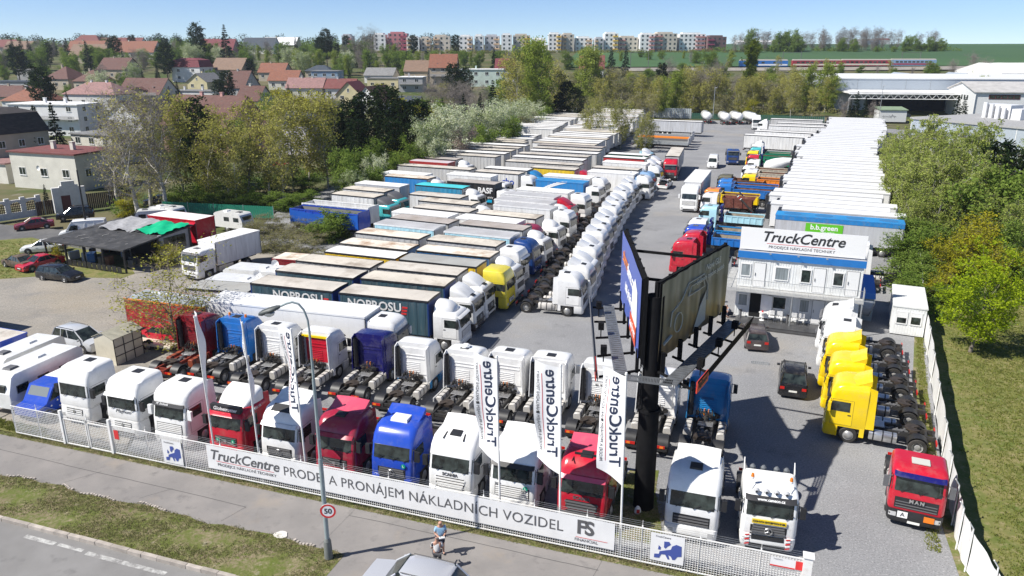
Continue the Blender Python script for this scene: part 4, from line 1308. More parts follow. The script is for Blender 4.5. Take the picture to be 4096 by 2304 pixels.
def mixer():
 root = add('concrete_mixer', None)
 add_cab(root, 'low', 'plain', 1, WHITE, fins=False)
 rings = []
 for x, r, z in [(-3.0, .4, 2.0), (-3.3, .95, 2.05), (-4.6, 1.2, 2.3), (-6.0, 1.1, 2.65), (-7.4, .65, 3.1), (-7.6, .6, 3.15)]:
  rings.append([(x + .25 * sin(2 * pi * k / 16) * -r * .2, r * cos(2 * pi * k / 16), z + r * sin(2 * pi * k / 16)) for k in range(16)])
 MB().loft(rings[::-1]).build('drum', WHITE, root, 50)
 mb = MB()
 for sd in (-1, 1):
  mb.box(-8.2, -1, sd * .42 - .06, sd * .42 + .06, .75, 1.1)
  mb.tube((-7.5, sd * .7, 1), (-7.4, sd * .5, 3.0), .06)
 mb.box(-7.7, -7.3, -.8, .8, 1.0, 1.3)
 mb.build('chassis_frame', DARK, root)
 MB().hexa([(-8.4, -.3, 1.9), (-7.6, -.5, 2.8), (-7.6, .5, 2.8), (-8.4, .3, 1.9), (-8.4, -.3, 2.0), (-7.6, -.5, 3.6), (-7.6, .5, 3.6), (-8.4, .3, 2.0)]).build('chute', GREYPL, root)
 for x, dl in [(-1.4, False), (-3.0, False), (-6.0, True), (-7.35, True)]:
  for sd in (-1, 1):
   wheel(root, x, sd * 1.22, dl, lod=1)
 return root
def skiploader():
 root = add('skip_lorry', None)
 add_cab(root, 'low', 'plain', 0, WHITE, fins=False)
 add_rear(root, 1, wb=4.6)
 mb = MB()
 mb.hexa([(-6.6, -.9, 1.35), (-3.4, -.9, 1.35), (-3.4, .9, 1.35), (-6.6, .9, 1.35), (-7.3, -1.15, 2.75), (-2.9, -1.15, 2.75), (-2.9, 1.15, 2.75), (-7.3, 1.15, 2.75)])
 mb.f.pop(1 + len(mb.f) - 6)
 mb.m.pop()
 for x in (-3.2, -4.4, -5.6, -6.9):
  for sd in (-1, 1):
   mb.hexa([(x - .06, sd * .92 - .05, 1.35), (x + .06, sd * .92 - .05, 1.35), (x + .06, sd * .92 + .05, 1.35), (x - .06, sd * .92 + .05, 1.35), (x - .06, sd * 1.17 - .05, 2.75), (x + .06, sd * 1.17 - .05, 2.75), (x + .06, sd * 1.17 + .05, 2.75), (x - .06, sd * 1.17 + .05, 2.75)])
 mb.build('skip', mat('red rust', (.16, .045, .03), .8, var=.3, dirt=(.3, .18, .12), dirt_amt=.5), root)
 for sd in (-1, 1):
  mb = MB()
  mb.hexa([(-7.3, sd * 1.25 - .09, 1.1), (-7.0, sd * 1.25 - .09, 1.1), (-7.0, sd * 1.25 + .09, 1.1), (-7.3, sd * 1.25 + .09, 1.1), (-5.0, sd * 1.25 - .07, 3.3), (-4.75, sd * 1.25 - .07, 3.3), (-4.75, sd * 1.25 + .07, 3.3), (-5.0, sd * 1.25 + .07, 3.3)])
  mb.build('lifting_arm', DARK, root)
  m2 = MB()
  for k in range(3):
   t0 = .75 + k * .08
   m2.cbox(lerp(-7.15, -4.88, t0), sd * 1.34, lerp(1.1, 3.3, t0), .12, .02, .3, ry=R(-45), mi=k % 2)
  m2.build('warning_stripes', [WINK, REDINK], root)
 return root
def cranetruck(col, bodyc):
 def f():
  root = add('dropside_lorry', None)
  add_cab(root, 'low', 'plain', 1, col, fins=False)
  add_tipper_body(root, -8.0, -3.3, bodyc, mat('old planks', (.3, .26, .2), .8, var=.3), h=.8, ribs=7, cabshield=False)
  mb = MB()
  for sd in (-1, 1):
   mb.box(-8.0, -1, sd * .42 - .06, sd * .42 + .06, .75, 1.1)
  mb.build('chassis_frame', DARK, root)
  mb = MB().box(-3.1, -2.5, -.4, .4, 1.0, 1.6)
  mb.tube((-2.8, 0, 1.5), (-2.8, 0, 3.3), .2, .16, 8)
  mb.cbox(-2.8, .4, 3.2, .3, 1.6, .3).cbox(-2.75, -.3, 2.5, .25, 1.8, .25)
  mb.build('loading_crane', PINK['navy'], root)
  for x, dl in [(-1.4, False), (-6.4, True)]:
   for sd in (-1, 1):
    wheel(root, x, sd * 1.22, dl, lod=1)
  return root
 return f
P = PINK
work = [((16.8, 76.8), 't_red', tractor('high', 'dome', 0, P['red'], fins=True), 'crimson red tractor first in the row facing the avenue'),
  ((18.3, 80.3), 't_red2', tractor('high', 'scania', 1, P['red'], fins=True, hatch=False), 'crimson tractor with pale side fin behind the first red one'),
  ((20.0, 85.6), 'w_bl', cranetruck(P['blue'], P['midblue']), 'royal blue dropside lorry with loading crane'),
  ((21.2, 89.2), 'w_wh', cranetruck(WHITE, P['skyblue']), 'white dropside lorry with bright blue sides'),
  ((24.6, 97.4), 'w_lb', cranetruck(P['ltblue'], P['ltblue']), 'pale blue flat dropside lorry with wooden bed'),
  ((27.0, 106.4), 'w_skip', skiploader, 'white skip lorry carrying a rusty red skip'),
  ((28.2, 110.2), 'w_or', tippertruck(P['orange'], P['yellow'], lod=1), 'orange-cabbed tipper lorry with yellow body behind the skip lorry'),
  ((31.2, 114.6), 'w_b1', tippertruck(P['midblue'], P['midblue'], axles=2, L=6.4), 'blue tipper lorry with ribbed blue body and rusty inside'),
  ((32.4, 118.6), 'w_b1', None, 'second blue tipper lorry, behind the ribbed blue one'),
  ((33.5, 122.8), 'w_cam', tippertruck(mat('olive', (.1, .095, .06), .6), RUST, L=4.6), 'olive brown military style tipper lorry with rusty body'),
  ((37.6, 123.6), 'w_or2', tippertruck(P['yellow'], P['orange'], L=6.4), 'yellow-cabbed tipper lorry with orange ribbed body'),
  ((39.4, 128.6), 'w_wt', tippertruck(WHITE, mat('dirty cream', (.45, .4, .32), .7, var=.2), L=6.4, h=1.3), 'white tipper lorry with dirty cream body'),
  ((40.4, 133.0), 'w_wt', None, 'white-cabbed tipper lorry with brown body, next to the concrete mixer'),
  ((43.4, 140.2), 'mixer', mixer, 'white concrete mixer lorry'),
  ((45.4, 147.0), 'w_wt2', cranetruck(P['red'], P['green']), 'red-cabbed dropside lorry behind the concrete mixer'),
  ((47.2, 153.2), 'w_yg', tippertruck(P['yellow'], P['green'], L=6.4, h=.9), 'yellow-cabbed lorry with dark green body and white lettering'),
  ((49.4, 158.6), 'w_tg', cranetruck(P['teal'], P['green']), 'turquoise-cabbed lorry with folded crane'),
  ((44.6, 153.6), 'w_z', tippertruck(P['darkblue'], GREYPL, L=4.6), 'dark blue dropside truck facing the camera beside the white van'),
  ((51.6, 165), 't_scdef', None, 'white tractor with deflector beside the turquoise cab')]
WK = {}
for (x, y), k, f, lab in work:
 WK[lab] = place(k, f, (x, y, 0), R(WA if k != 'w_z' else -104), lab, 'lorry', 'work lorries facing the avenue')
for i, (x, y, lab) in enumerate([(26.0, 73.0, 'white tractor peeking over the left part of the office sign'), (33.0, 70.5, 'white tractor peeking over the right part of the office sign')]):
 place('t_dome2', None, (x + 0.5, y + 3.6, 0), R(155), lab, 'tractor unit', 'tractors behind the office')
CH = tractor('low', 'plain', 1, P['maroon'], fins=False)
for i, (x, y, lab) in enumerate([(32.4, 79.4, 'maroon low-cab chassis lorry behind the office sign'), (32.0, 75.8, 'bare chassis tractor behind the office right corner'), (31.2, 72.6, 'bare chassis tractor close behind the blue tarpaulin')]):
 place('t_ch', CH, (x - 1, y, 0), R(155), lab, 'tractor unit', 'tractors behind the office')
# avenue traffic
place('t_av1', boxtruck('high', 'mb', P['red'], RF['beige'], CU['silver'], L=13.6, lod=0, gap=.8, lowcol=BLACKPL), (28.1, 134.6, 0), R(-106), 'red-cabbed lorry with silver semitrailer standing at the head of the avenue', 'truck', 'trucks standing in the avenue')
place('t_av2', boxtruck('high', 'dome', WHITE, RF['white'], CU['white'], kind='box', L=12.5, lod=0, gap=.6, visor=None, hatch=False), (25.3, 107.0, 0), R(-110.5), 'white lorry with white trailer standing in the avenue', 'truck', 'trucks standing in the avenue')
# ---- lettering on bodies: near side is local y < 0
def side_text(root, s, size, m, x, z, y=-1.292, **kw):
 return put_text(root, s, size, m, (x, y, z), (1, 0, 0), (0, 0, 1), **kw)
side_text(B1r, 'NOPROSU', 1.0, CU['white'], -7.2, 3.2, bold=.02)
side_text(A1r, 'NOPROSU', 1.0, CU['white'], 0.6, 3.2, bold=.02)
for r_, x0 in ((B1r, -4.9), (A1r, 2.9)):
 MB().box(x0, x0 + .45, -1.295, -1.28, 2.7, 2.85).box(x0 + .05, x0 + .5, -1.295, -1.28, 2.95, 3.1).box(x0 + .1, x0 + .55, -1.295, -1.28, 3.2, 3.35).build('logo', REDINK, r_)
side_text(BASFr, 'BASF', 1.1, WINK, -4.1, 3.0, bold=.03)
side_text(BASFr, 'We create chemistry' if False else 'The Chemical Company', .45, WINK, -5.0, 2.1)
MB().box(-4.2, -3.0, -1.297, -1.28, 1.35, 1.75).build('logo', mat('cyan print', (.0, .35, .6), .5), BASFr)
side_text(HOr, 'rho', 1.4, mat('blue print', (.02, .06, .35), .6), -4.4, 2.7, bold=.03)
side_text(REDr, 'EUROTRANS', .95, WINK, -6.4, 3.1, bold=.02)
mb = MB()
for off in (0, .55):
 pts = [(-9.6 + off + 3.9 * t ** 1.6, 1.35 + 2.2 * t ** .7) for t in [i / 10 for i in range(11)]]
 for (a, b), (c, d2) in zip(pts, pts[1:]):
  mb.hexa([(a, -1.29, b), (c, -1.29, d2), (c, -1.27, d2), (a, -1.27, b), (a - .05, -1.29, b + .28), (c - .05, -1.29, d2 + .2), (c - .05, -1.27, d2 + .2), (a - .05, -1.27, b + .28)])
mb.build('stripe', WINK, SWr)
o = MB().box(-.6, 3.4, 1.285, 1.3, 2.2, 3.3).build('logo', mat('lime print', (.12, .5, .02), .5), BB)
put_text(o, 'b.b.green', .8, WINK, (1.4, 1.303, 2.85), (-1, 0, 0), (0, 0, 1), bold=.02)
put_text(o, 'eko pellets', .3, WINK, (.9, 1.303, 2.35), (-1, 0, 0), (0, 0, 1))
# ---------------------------------------------------------------- ground, road, pavement
def groundmat(name, cols, scales, rough=.9, bump=.3, bscale=30, thr=None):
 """layers of noise-mixed colours in world space"""
 m = bpy.data.materials.new(name)
 t, N, L, b = nodes_of(m)
 b.inputs['Roughness'].default_value = rough
 b.inputs['Specular IOR Level'].default_value = .2
 tc = N.new('ShaderNodeTexCoord')
 cur = None
 for i, (c, sc) in enumerate(zip(cols, scales)):
  if i == 0:
   rgb = N.new('ShaderNodeRGB')
   rgb.outputs[0].default_value = (*c, 1)
   cur = rgb.outputs[0]
   continue
  n = N.new('ShaderNodeTexNoise')
  n.inputs['Scale'].default_value = sc[0]
  n.inputs['Detail'].default_value = sc[3] if len(sc) > 3 else 8
  n.inputs['Roughness'].default_value = .62
  off = N.new('ShaderNodeVectorMath')
  off.inputs[1].default_value = (i * 17.3, i * 9.1, 0)
  L.new(tc.outputs['Object'], off.inputs[0])
  L.new(off.outputs[0], n.inputs['Vector'])
  r = N.new('ShaderNodeMapRange')
  r.inputs[1].default_value = sc[1]
  r.inputs[2].default_value = sc[2]
  L.new(n.outputs[0], r.inputs[0])
  mx = N.new('ShaderNodeMix')
  mx.data_type = 'RGBA'
  L.new(r.outputs[0], mx.inputs[0])
  L.new(cur, mx.inputs[6])
  mx.inputs[7].default_value = (*c, 1)
  cur = mx.outputs[2]
 L.new(cur, b.inputs['Base Color'])
 n = N.new('ShaderNodeTexNoise')
 n.inputs['Scale'].default_value = bscale
 n.inputs['Detail'].default_value = 4
 L.new(tc.outputs['Object'], n.inputs['Vector'])
 bp = N.new('ShaderNodeBump')
 bp.inputs['Strength'].default_value = bump
 bp.inputs['Distance'].default_value = .04
 L.new(n.outputs[0], bp.inputs['Height'])
 L.new(bp.outputs[0], b.inputs['Normal'])
 MATS[name] = m
 return m
M_GRAVEL = groundmat('gravel', [(.22, .222, .23), (.28, .282, .29), (.31, .285, .25), (.15, .15, .156), (.38, .38, .385), (.1, .1, .105)],
      [0, (.12, .4, .65), (.06, .56, .72), (.35, .58, .75), (9, .52, .75, 3), (14, .55, .72, 2)], bump=.5, bscale=9)
M_DIRT = groundmat('dirt lot', [(.25, .235, .21), (.33, .3, .26), (.2, .195, .19), (.3, .26, .2), (.4, .37, .33), (.12, .115, .105)],
     [0, (.15, .4, .65), (.3, .5, .7), (.06, .5, .7), (5, .55, .75, 3), (8, .56, .72, 2)], bump=.5, bscale=7)
M_PAVE = groundmat('pavement asphalt', [(.215, .203, .195), (.26, .243, .23), (.165, .157, .152), (.28, .245, .21)], [0, (.4, .4, .65), (1.3, .55, .75), (.25, .58, .72)], bump=.15, bscale=25)
M_ROAD = groundmat('road asphalt', [(.2, .195, .19), (.245, .24, .235), (.15, .147, .145)], [0, (.35, .4, .7), (1.1, .56, .75)], bump=.12, bscale=30)
M_VERGE = groundmat('dry grass soil', [(.2, .165, .1), (.12, .14, .035), (.3, .245, .165), (.1, .13, .025), (.36, .31, .24)], [0, (.55, .42, .58), (.9, .5, .68), (5, .45, .65), (1.6, .6, .72)], bump=1, bscale=12)
M_LAWN = groundmat('lawn', [(.15, .16, .045), (.21, .19, .075), (.1, .135, .028), (.27, .23, .12)], [0, (.35, .4, .62), (.8, .45, .65), (3, .52, .7)], bump=.8, bscale=14)
M_LAND = groundmat('scrubland', [(.1, .1, .04), (.15, .13, .075), (.055, .085, .02), (.2, .18, .14)], [0, (.03, .4, .6), (.06, .45, .62), (.25, .58, .7)], bump=.5, bscale=4)
M_FIELD = groundmat('young crop', [(.055, .115, .045), (.07, .135, .05), (.05, .1, .045)], [0, (.01, .4, .6), (.004, .4, .6)], bump=.3, bscale=2)
M_STREET = groundmat('side street', [(.12, .12, .122), (.15, .148, .146), (.1, .1, .1)], [0, (.3, .4, .6), (1.2, .5, .7)], bump=.1)
def sheet(name, poly, z, m, kind='structure', label=None):
 n = len(poly)
 mb = MB()
 mb.add([(x, y, z) for x, y in poly], [tuple(range(n))])
 return tag(mb.build(name, m), label, None, None, kind)
# terrain: rows of increasing depth, rising beyond the lot
V = []
rows_ = [-60, 0, 30, 60, 90, 120, 150, 180, 200] + [220 + 12 * i for i in range(40)] + [720 + 40 * i for i in range(15)] + [1400, 1700, 2200, 3000, 4500, 7000]
cols_ = [i / 30 for i in range(-30, 31)]
for y in rows_:
 wdt = 160 + max(0, y) * 1.1
 for u in cols_:
  x = u * wdt
  V.append((x, y, terr(x, y) - .22 + (.4 * sin(x * .013) * sin(y * .017) if y > 330 else 0)))
o = add('ground', grid_mesh('ground', np.array(V), len(rows_), len(cols_), M_LAND))
tag(o, kind='structure')
# crop field on the rise to the right
FV = []
fr, fc = 46, 31
for i in range(fr):
 y = 442 + i * 12.5
 for j in range(fc):
  x = lerp(30 + (y - 442) * .12, 420 + (y - 442) * 1.1, j / (fc - 1))
  FV.append((x, y, terr(x, y) + .5 + (.4 * sin(x * .013) * sin(y * .017))))
tag(add('field', grid_mesh('field', np.array(FV), fr, fc, M_FIELD)), kind='structure')
sheet('gravel_lot', [(-22.5, 39.4), (13.6, 27.2), (11.5, 20), (20.2, 18), (20.3, 28.9), (21.6, 31.8), (24.5, 38.2), (29.4, 48.6), (33.8, 57.9), (46, 86), (66, 128), (92, 178), (116, 222), (92, 252), (66, 262), (30, 268), (0, 275), (-20, 235), (-26, 160), (-34, 108), (-33, 92), (-20, 80), (-24, 62), (-25, 52)], 0.0, M_GRAVEL)
sheet('dirt_lot', [(-22.8, 39.5), (-24.9, 52), (-24, 61.9), (-20.2, 80), (-33, 91.8), (-42, 84), (-44, 78), (-56, 73), (-80, 71), (-84, 48), (-58, 50), (-32, 42.6)], 0.004, M_DIRT)
# pavement, verge, kerb, road run along the fence direction
fu = Vector((cos(R(-18.7)), sin(R(-18.7)), 0))
fn = Vector((-fu.y, fu.x, 0))
F0 = Vector((-9.0, 34.25, 0))          # a point on the fence line
def FP(s, t, z=0):                      # s along the fence to the right, t towards the street
 p = F0 + fu * s - fn * t
 return (p.x, p.y, z)
def strip(name, s0, s1, t0, t1, z, m, kind='structure', cuts=1):
 P = []
 for i in range(cuts + 1):
  s = lerp(s0, s1, i / cuts)
  P += [FP(s, t0(s) if callable(t0) else t0, z), FP(s, t1(s) if callable(t1) else t1, z)]
 return tag(add(name, grid_mesh(name, np.array(P), cuts + 1, 2, m)), kind=kind)
rw = random.Random(4)
strip('pavement', -60, 30, .35, 3.95, .02, M_PAVE)
edge = lambda s: 3.72 + .1 * sin(s * .9) + .07 * sin(s * 2.3 + 1) + .04 * sin(s * 6.1)
strip('verge', -60, 2.6, lambda s: edge(s), 6.72, .032, M_VERGE, cuts=90)
strip('pavement_edge', -60, 30, lambda s: .12 + .1 * sin(s * 1.7), .42, .028, M_VERGE, cuts=60)
strip('driveway', 2.6, 30, 3.6, 12, .024, M_PAVE)
strip('road', -60, 30, 6.9, 30, -.09, M_ROAD)
# seams and a repair patch in the pavement
mb = MB()
def seam(a, b, w=.03):
 n = 8
 for i in range(n):
  p = [lerp(a[k], b[k], i / n) for k in (0, 1)]
  q = [lerp(a[k], b[k], (i + 1) / n) for k in (0, 1)]
  j0, j1 = rw.uniform(-.03, .03), rw.uniform(-.03, .03)
  A, B = FP(p[0], p[1] + j0), FP(q[0], q[1] + j1)
  A2, B2 = FP(p[0] + w * .3, p[1] + j0 + w), FP(q[0] + w * .3, q[1] + j1 + w)
  mb.add([(*A[:2], .026), (*B[:2], .026), (*B2[:2], .026), (*A2[:2], .026)], [(3, 2, 1, 0)])
seam((-24, 1.75), (-4.2, 2.05)); seam((-4.2, 2.05), (-4.6, 3.5)); seam((-60, 1.9), (-24, 1.75)); seam((1.2, .5), (1.1, 3.6)); seam((1.2, 1.0), (14, 1.1)); seam((14, .5), (13.6, 3.6)); seam((-14, 1.8), (-15, 3.3), .02); seam((-9, 1.9), (-10, 3.2), .02)
tag(mb.build('pavement_joint', mat('tar joint', (.05, .05, .05), .8)), kind='structure')
# kerb stones, one by one, and dashed edge line
kerb = add('kerb', None)
tag(kerb, kind='structure')
M_KERB = mat('kerb granite', (.38, .34, .3), .85, var=.2, scale=2, objrand=.12)
km = None
s = -32.0
rk_ = random.Random(8)
kmesh = MB().box(-.47, .47, -.1, .1, -.1, .1).mesh('kerb_stone', M_KERB)
while s < 2.5:
 L_ = rk_.uniform(.75, 1.0)
 o = add('kerb_stone', kmesh, kerb, FP(s + L_ / 2, 6.81 + rk_.uniform(-.015, .015), -.005 + rk_.uniform(-.012, .012)), R(-18.7) + rk_.uniform(-.012, .012))
 o.scale = (L_ / .96, 1, 1)
 s += L_
M_LINE = groundmat('worn road paint', [(.5, .5, .48), (.22, .215, .21), (.35, .34, .33)], [0, (2.2, .46, .6), (12, .5, .62)], bump=.05)
def dash(s0, s1, t0, w, z=-.085):
 return MB().add([FP(s0, t0, z), FP(s1, t0, z), FP(s1, t0 + w, z), FP(s0, t0 + w, z)], [(3, 2, 1, 0)]).build('road_marking', M_LINE)
mk = add('road_markings', None)
tag(mk, kind='structure')
for s0, s1, t0, w in [(-21.5, -19.5, 7.35, .28), (-12.9, -11.0, 7.3, .25), (-10.8, -9.3, 7.3, .2), (-9.0, -4.4, 7.35, .25), (-16.2, -13.6, 9.8, .3)]:
 o = dash(s0, s1, t0, w)
 o.parent = mk
# grey patch of poured concrete beside the verge and cobbles along the pavement edge
mb = MB()
mb.prism([FP(-1.1 + .35 * cos(a) * (1 + .2 * sin(3 * a)), 3.5 + .28 * sin(a))[:2] for a in [2 * pi * k / 14 for k in range(14)]], .03, .06, 'z')
tag(mb.build('concrete_patch', mat('pale concrete', (.6, .58, .54), .8, var=.15)), 'pale lump of poured concrete at the pavement edge', 'concrete patch')
cob = add('cobble_edging', None)
tag(cob, kind='structure')
cm = MB().hexa([(-.07, -.07, -.05), (.07, -.07, -.05), (.07, .07, -.05), (-.07, .07, -.05), (-.055, -.055, .05), (.055, -.055, .05), (.055, .055, .05), (-.055, .055, .05)]).mesh('cobble', M_KERB)
for s0, s1 in [(-18.5, -16.8), (-14.8, -13.9), (-13.2, -10.9), (-9.6, -7.8), (-.2, 1.0), (9.5, 12)]:
 s = s0
 while s < s1:
  o = add('cobble', cm, cob, FP(s, edge(s) - .05 + rk_.uniform(-.03, .03), .045), rk_.uniform(0, 1.5))
  s += rk_.uniform(.14, .2)
# lawn beyond the right fence, strips of weeds along fences
sheet('lawn', [(20.4, 18), (20.5, 28.9), (21.9, 31.8), (24.8, 38.2), (29.7, 48.6), (34.1, 57.9), (46.3, 86), (66.3, 128), (80, 150), (120, 150), (120, 60), (70, 18)], 0.006, M_LAWN)
sheet('weed_strip', [(19.5, 27), (20.2, 27), (24.3, 38.2), (29.1, 48.6), (33.6, 57.9), (33.0, 58.0), (27.9, 48.2), (23.4, 38.6)], 0.012, M_VERGE)
sheet('pole_grass', [(4.2, 31.4), (7.2, 30.4), (7.6, 35.0), (8.2, 37.2), (6.6, 37.2), (5.2, 35.3)], 0.012, M_VERGE)
# side street on the left
sheet('side_street', [(-90, 82), (-60, 68), (-52, 78), (-44, 90), (-36, 104), (-30, 118), (-36, 121), (-46, 104), (-58, 96), (-95, 108)], 0.012, M_STREET)
sheet('left_grass', [(-75, 71), (-56, 73), (-49, 75), (-40, 74.3), (-39.5, 76), (-44, 83), (-52, 87), (-60, 92), (-78, 84)], 0.016, M_LAWN)
sheet('front_grass', [(-40, 45.5), (-28, 41.2), (-28, 40.7), (-44, 45.9)], .014, M_LAWN)
sheet('yard', [(112, 262), (160, 240), (250, 240), (250, 330), (130, 330)], .02, M_STREET)
# ---------------------------------------------------------------- street fence with banner, flags, lamp
FROT = R(-18.7)
FX = (fu.x, fu.y, 0)
FENCEW = mat('white fence paint', (.78, .78, .76), .5, var=.08, dirt=(.35, .22, .12), dirt_amt=.35, dirt_scale=3)
def gridpanel(mb, x0, x1, z0, z1, px=.115, pz=.115, r=.009):
 n = int((x1 - x0) / px)
 for i in range(n + 1):
  x = lerp(x0, x1, i / n)
  mb.box(x - r, x + r, -r, r, z0, z1)
 m = int((z1 - z0) / pz)
 for j in range(m + 1):
  z = lerp(z0, z1, j / m)
  mb.box(x0, x1, r, 3 * r, z - r, z + r)
fence = thing('mesh_fence', 'white welded mesh fence along the pavement, carrying the long banner', 'fence', FP(0, 0), FROT)
pmesh = MB()
pmesh.box(-.03, .03, -.03, .03, 0, 1.98)
pmesh.tube((0, 0, 1.98), (0, .0, 2.25), .012, n=4)
pmesh = pmesh.mesh('post', FENCEW)
PAN = {}
ss = [-22.5, -20.5, -18.45, -16.63, -14.9] + [-14.9 + 2.55 * i for i in range(1, 15)]
ss[-1] = 20.8
ss.append(22.6)
for a, b in zip(ss, ss[1:]):
 gate = a in (-18.45, -16.63)
 key = round(b - a, 2)
 if key not in PAN:
  mb = MB()
  gridpanel(mb, 0, b - a, .12, 1.85)
  PAN[key] = mb.mesh('wire_panel', FENCEW)
 add('wire_panel', PAN[key], fence, (a, 0, 0))['kind'] = 'stuff'
for a in ss:
 add('post', pmesh, fence, (a, .04, 0))
mb = MB()
for z in (.1, 1.87):
 mb.box(-22.5, -18.5, -.02, .02, z - .025, z + .025).box(-14.9, 22.6, -.02, .02, z - .025, z + .025)
mb.build('rail', FENCEW, fence)
mb = MB()
for k in range(3):
 z = 1.98 + k * .1
 mb.tube((-22.5, .04, z), (22.4, .04, z), .006, n=3)
mb.build('barbed_wire', GALV, fence)
mb = MB()
for a, b in ((-18.4, -16.68), (-16.58, -14.95)):
 mb.box(a, b, -.03, .03, .06, .12).box(a, b, -.03, .03, 1.68, 1.74)
 mb.box(a, a + .06, -.03, .03, .06, 1.74).box(b - .06, b, -.03, .03, .06, 1.74)
mb.build('gate_frame', FENCEW, fence)
for x in (-18.54, -14.9):
 MB().box(x - .08, x + .08, -.08, .08, 0, 2.2).build('gate_post', FENCEW, fence)
mb = MB().box(22.5, 22.85, -.3, .05, 0, 2.15).box(22.45, 22.9, -.35, .1, 2.15, 2.2)
mb.build('end_post', FENCEW, fence)
# banner with slight waves
BANW = mat('banner vinyl', (.74, .74, .74), .45, var=.04, scale=1.5)
def wavy(name, x0, x1, z0, z1, m, parent, y=-.05, amp=.004, nu=40, nv=6, seed=1):
 P = []
 rng = random.Random(seed)
 ph = [rng.uniform(0, 6) for _ in range(4)]
 for i in range(nu):
  for j in range(nv):
   u, v = i / (nu - 1), j / (nv - 1)
   x = lerp(x0, x1, u)
   yy = y - amp * (sin(x * 2.1 + ph[0] + v * 1.5) + .6 * sin(x * 5.3 + ph[1] - v * 2) + .4 * sin(v * 6 + x + ph[2]))
   P.append((x, yy, lerp(z0, z1, v)))
 return add(name, grid_mesh(name, np.array(P), nu, nv, m), parent)
ban = thing('banner', 'long white advertising banner with dark capitals tied to the street fence', 'banner', FP(0, 0), FROT)
wavy('banner_sheet', -8.12, 14.47, .42, 1.84, BANW, ban, nu=150)
def ftext(parent, s, size, m, x, z, y=-.06, **kw):
 return put_text(parent, s, size, m, (x, y, z), (1, 0, 0), (0, 0, 1), ext=.002, **kw)
ftext(ban, 'TruckCentre', .84, GREYINK, -5.75, 1.28, shear=.28, bold=.012)
MB().box(-7.55, -3.85, -.062, -.058, .93, .95).build('red_line', REDINK, ban)
ftext(ban, 'PRODEJCE NÁKLADNÍ TECHNIKY', .24, GREYINK, -5.6, .74, space=1.05)
t_ = ftext(ban, 'PRODEJ A PRONÁJEM NÁKLADNÍCH VOZIDEL', .78, GREYINK, 4.4, 1.14, bold=0.0, space=1.03)
w_ = max(v.co.x for v in t_.data.vertices) - min(v.co.x for v in t_.data.vertices)
t_.scale = (15.25 / w_, 1, 1)
ftext(ban, 'FS', 1.02, GREYINK, 13.1, 1.28, bold=.03, space=.82)
MB().box(12.65, 14.15, -.062, -.058, .75, .77).build('red_line', REDINK, ban)
ftext(ban, 'FINANCIAL', .22, GREYINK, 13.15, .62)
# two cloth signs with a map of Europe
EURS = [[(.38, .95), (.55, .98), (.62, .85), (.5, .72), (.44, .6), (.38, .66)], [(.18, .5), (.26, .5), (.28, .62), (.2, .72)], [(.24, .42), (.4, .5), (.5, .55), (.62, .6), (.66, .78), (.8, .9), (.98, .85), (1, .35), (.86, .3), (.78, .12), (.7, .1), (.64, .25), (.55, .3), (.6, .1), (.54, .08), (.44, .3), (.3, .28), (.24, .08), (.06, .06), (.06, .24), (.22, .28)]]
MAPB = mat('map blue', (.05, .08, .3), .6)
for sx, sz, wd_, ht, lab in [(-11.2, .2, 1.35, 1.45, 'white cloth sign with blue map of Europe hanging near the gate'), (16.1, .35, 1.5, 1.45, 'white sign with blue map of Europe right of the banner')]:
 o = thing('map_sign', lab, 'sign', FP(sx, .0), FROT, 'map signs on the street fence')
 wavy('cloth', 0, wd_, sz, sz + ht, BANW, o, nu=14, seed=int(sx) + 40)
 for E_ in EURS:
  MB().prism([(.12 + x * (wd_ - .22), sz + .1 + z * (ht - .42)) for x, z in E_], -.064, -.058).build('map_print', MAPB, o)
 ftext(o, 'TruckCentre', .13, GREYINK, wd_ * .36, sz + ht - .16, shear=.25)
o = thing('notice_sign', 'small white and red notice board on the fence near its right end', 'sign', FP(21.2, 0), FROT)
wavy('board', 0, 1.3, 1.3, 1.75, BANW, o, amp=.003, nu=8)
mb = MB().box(0, 1.0, -.064, -.056, 1.3, 1.36)
mb.box(1.02, 1.3, -.064, -.056, 1.32, 1.74)
mb.build('red_print', REDINK, o)
ftext(o, 'TruckCentre', .07, GREYINK, .3, 1.68, y=-.07, shear=.2)
o = thing('notice_plate', 'small orange red notice plate on the mesh beside the gate post', 'sign', FP(-14.6, 0), FROT)
MB().box(0, .32, -.05, -.03, 1.05, 1.6).build('plate', REDINK, o)
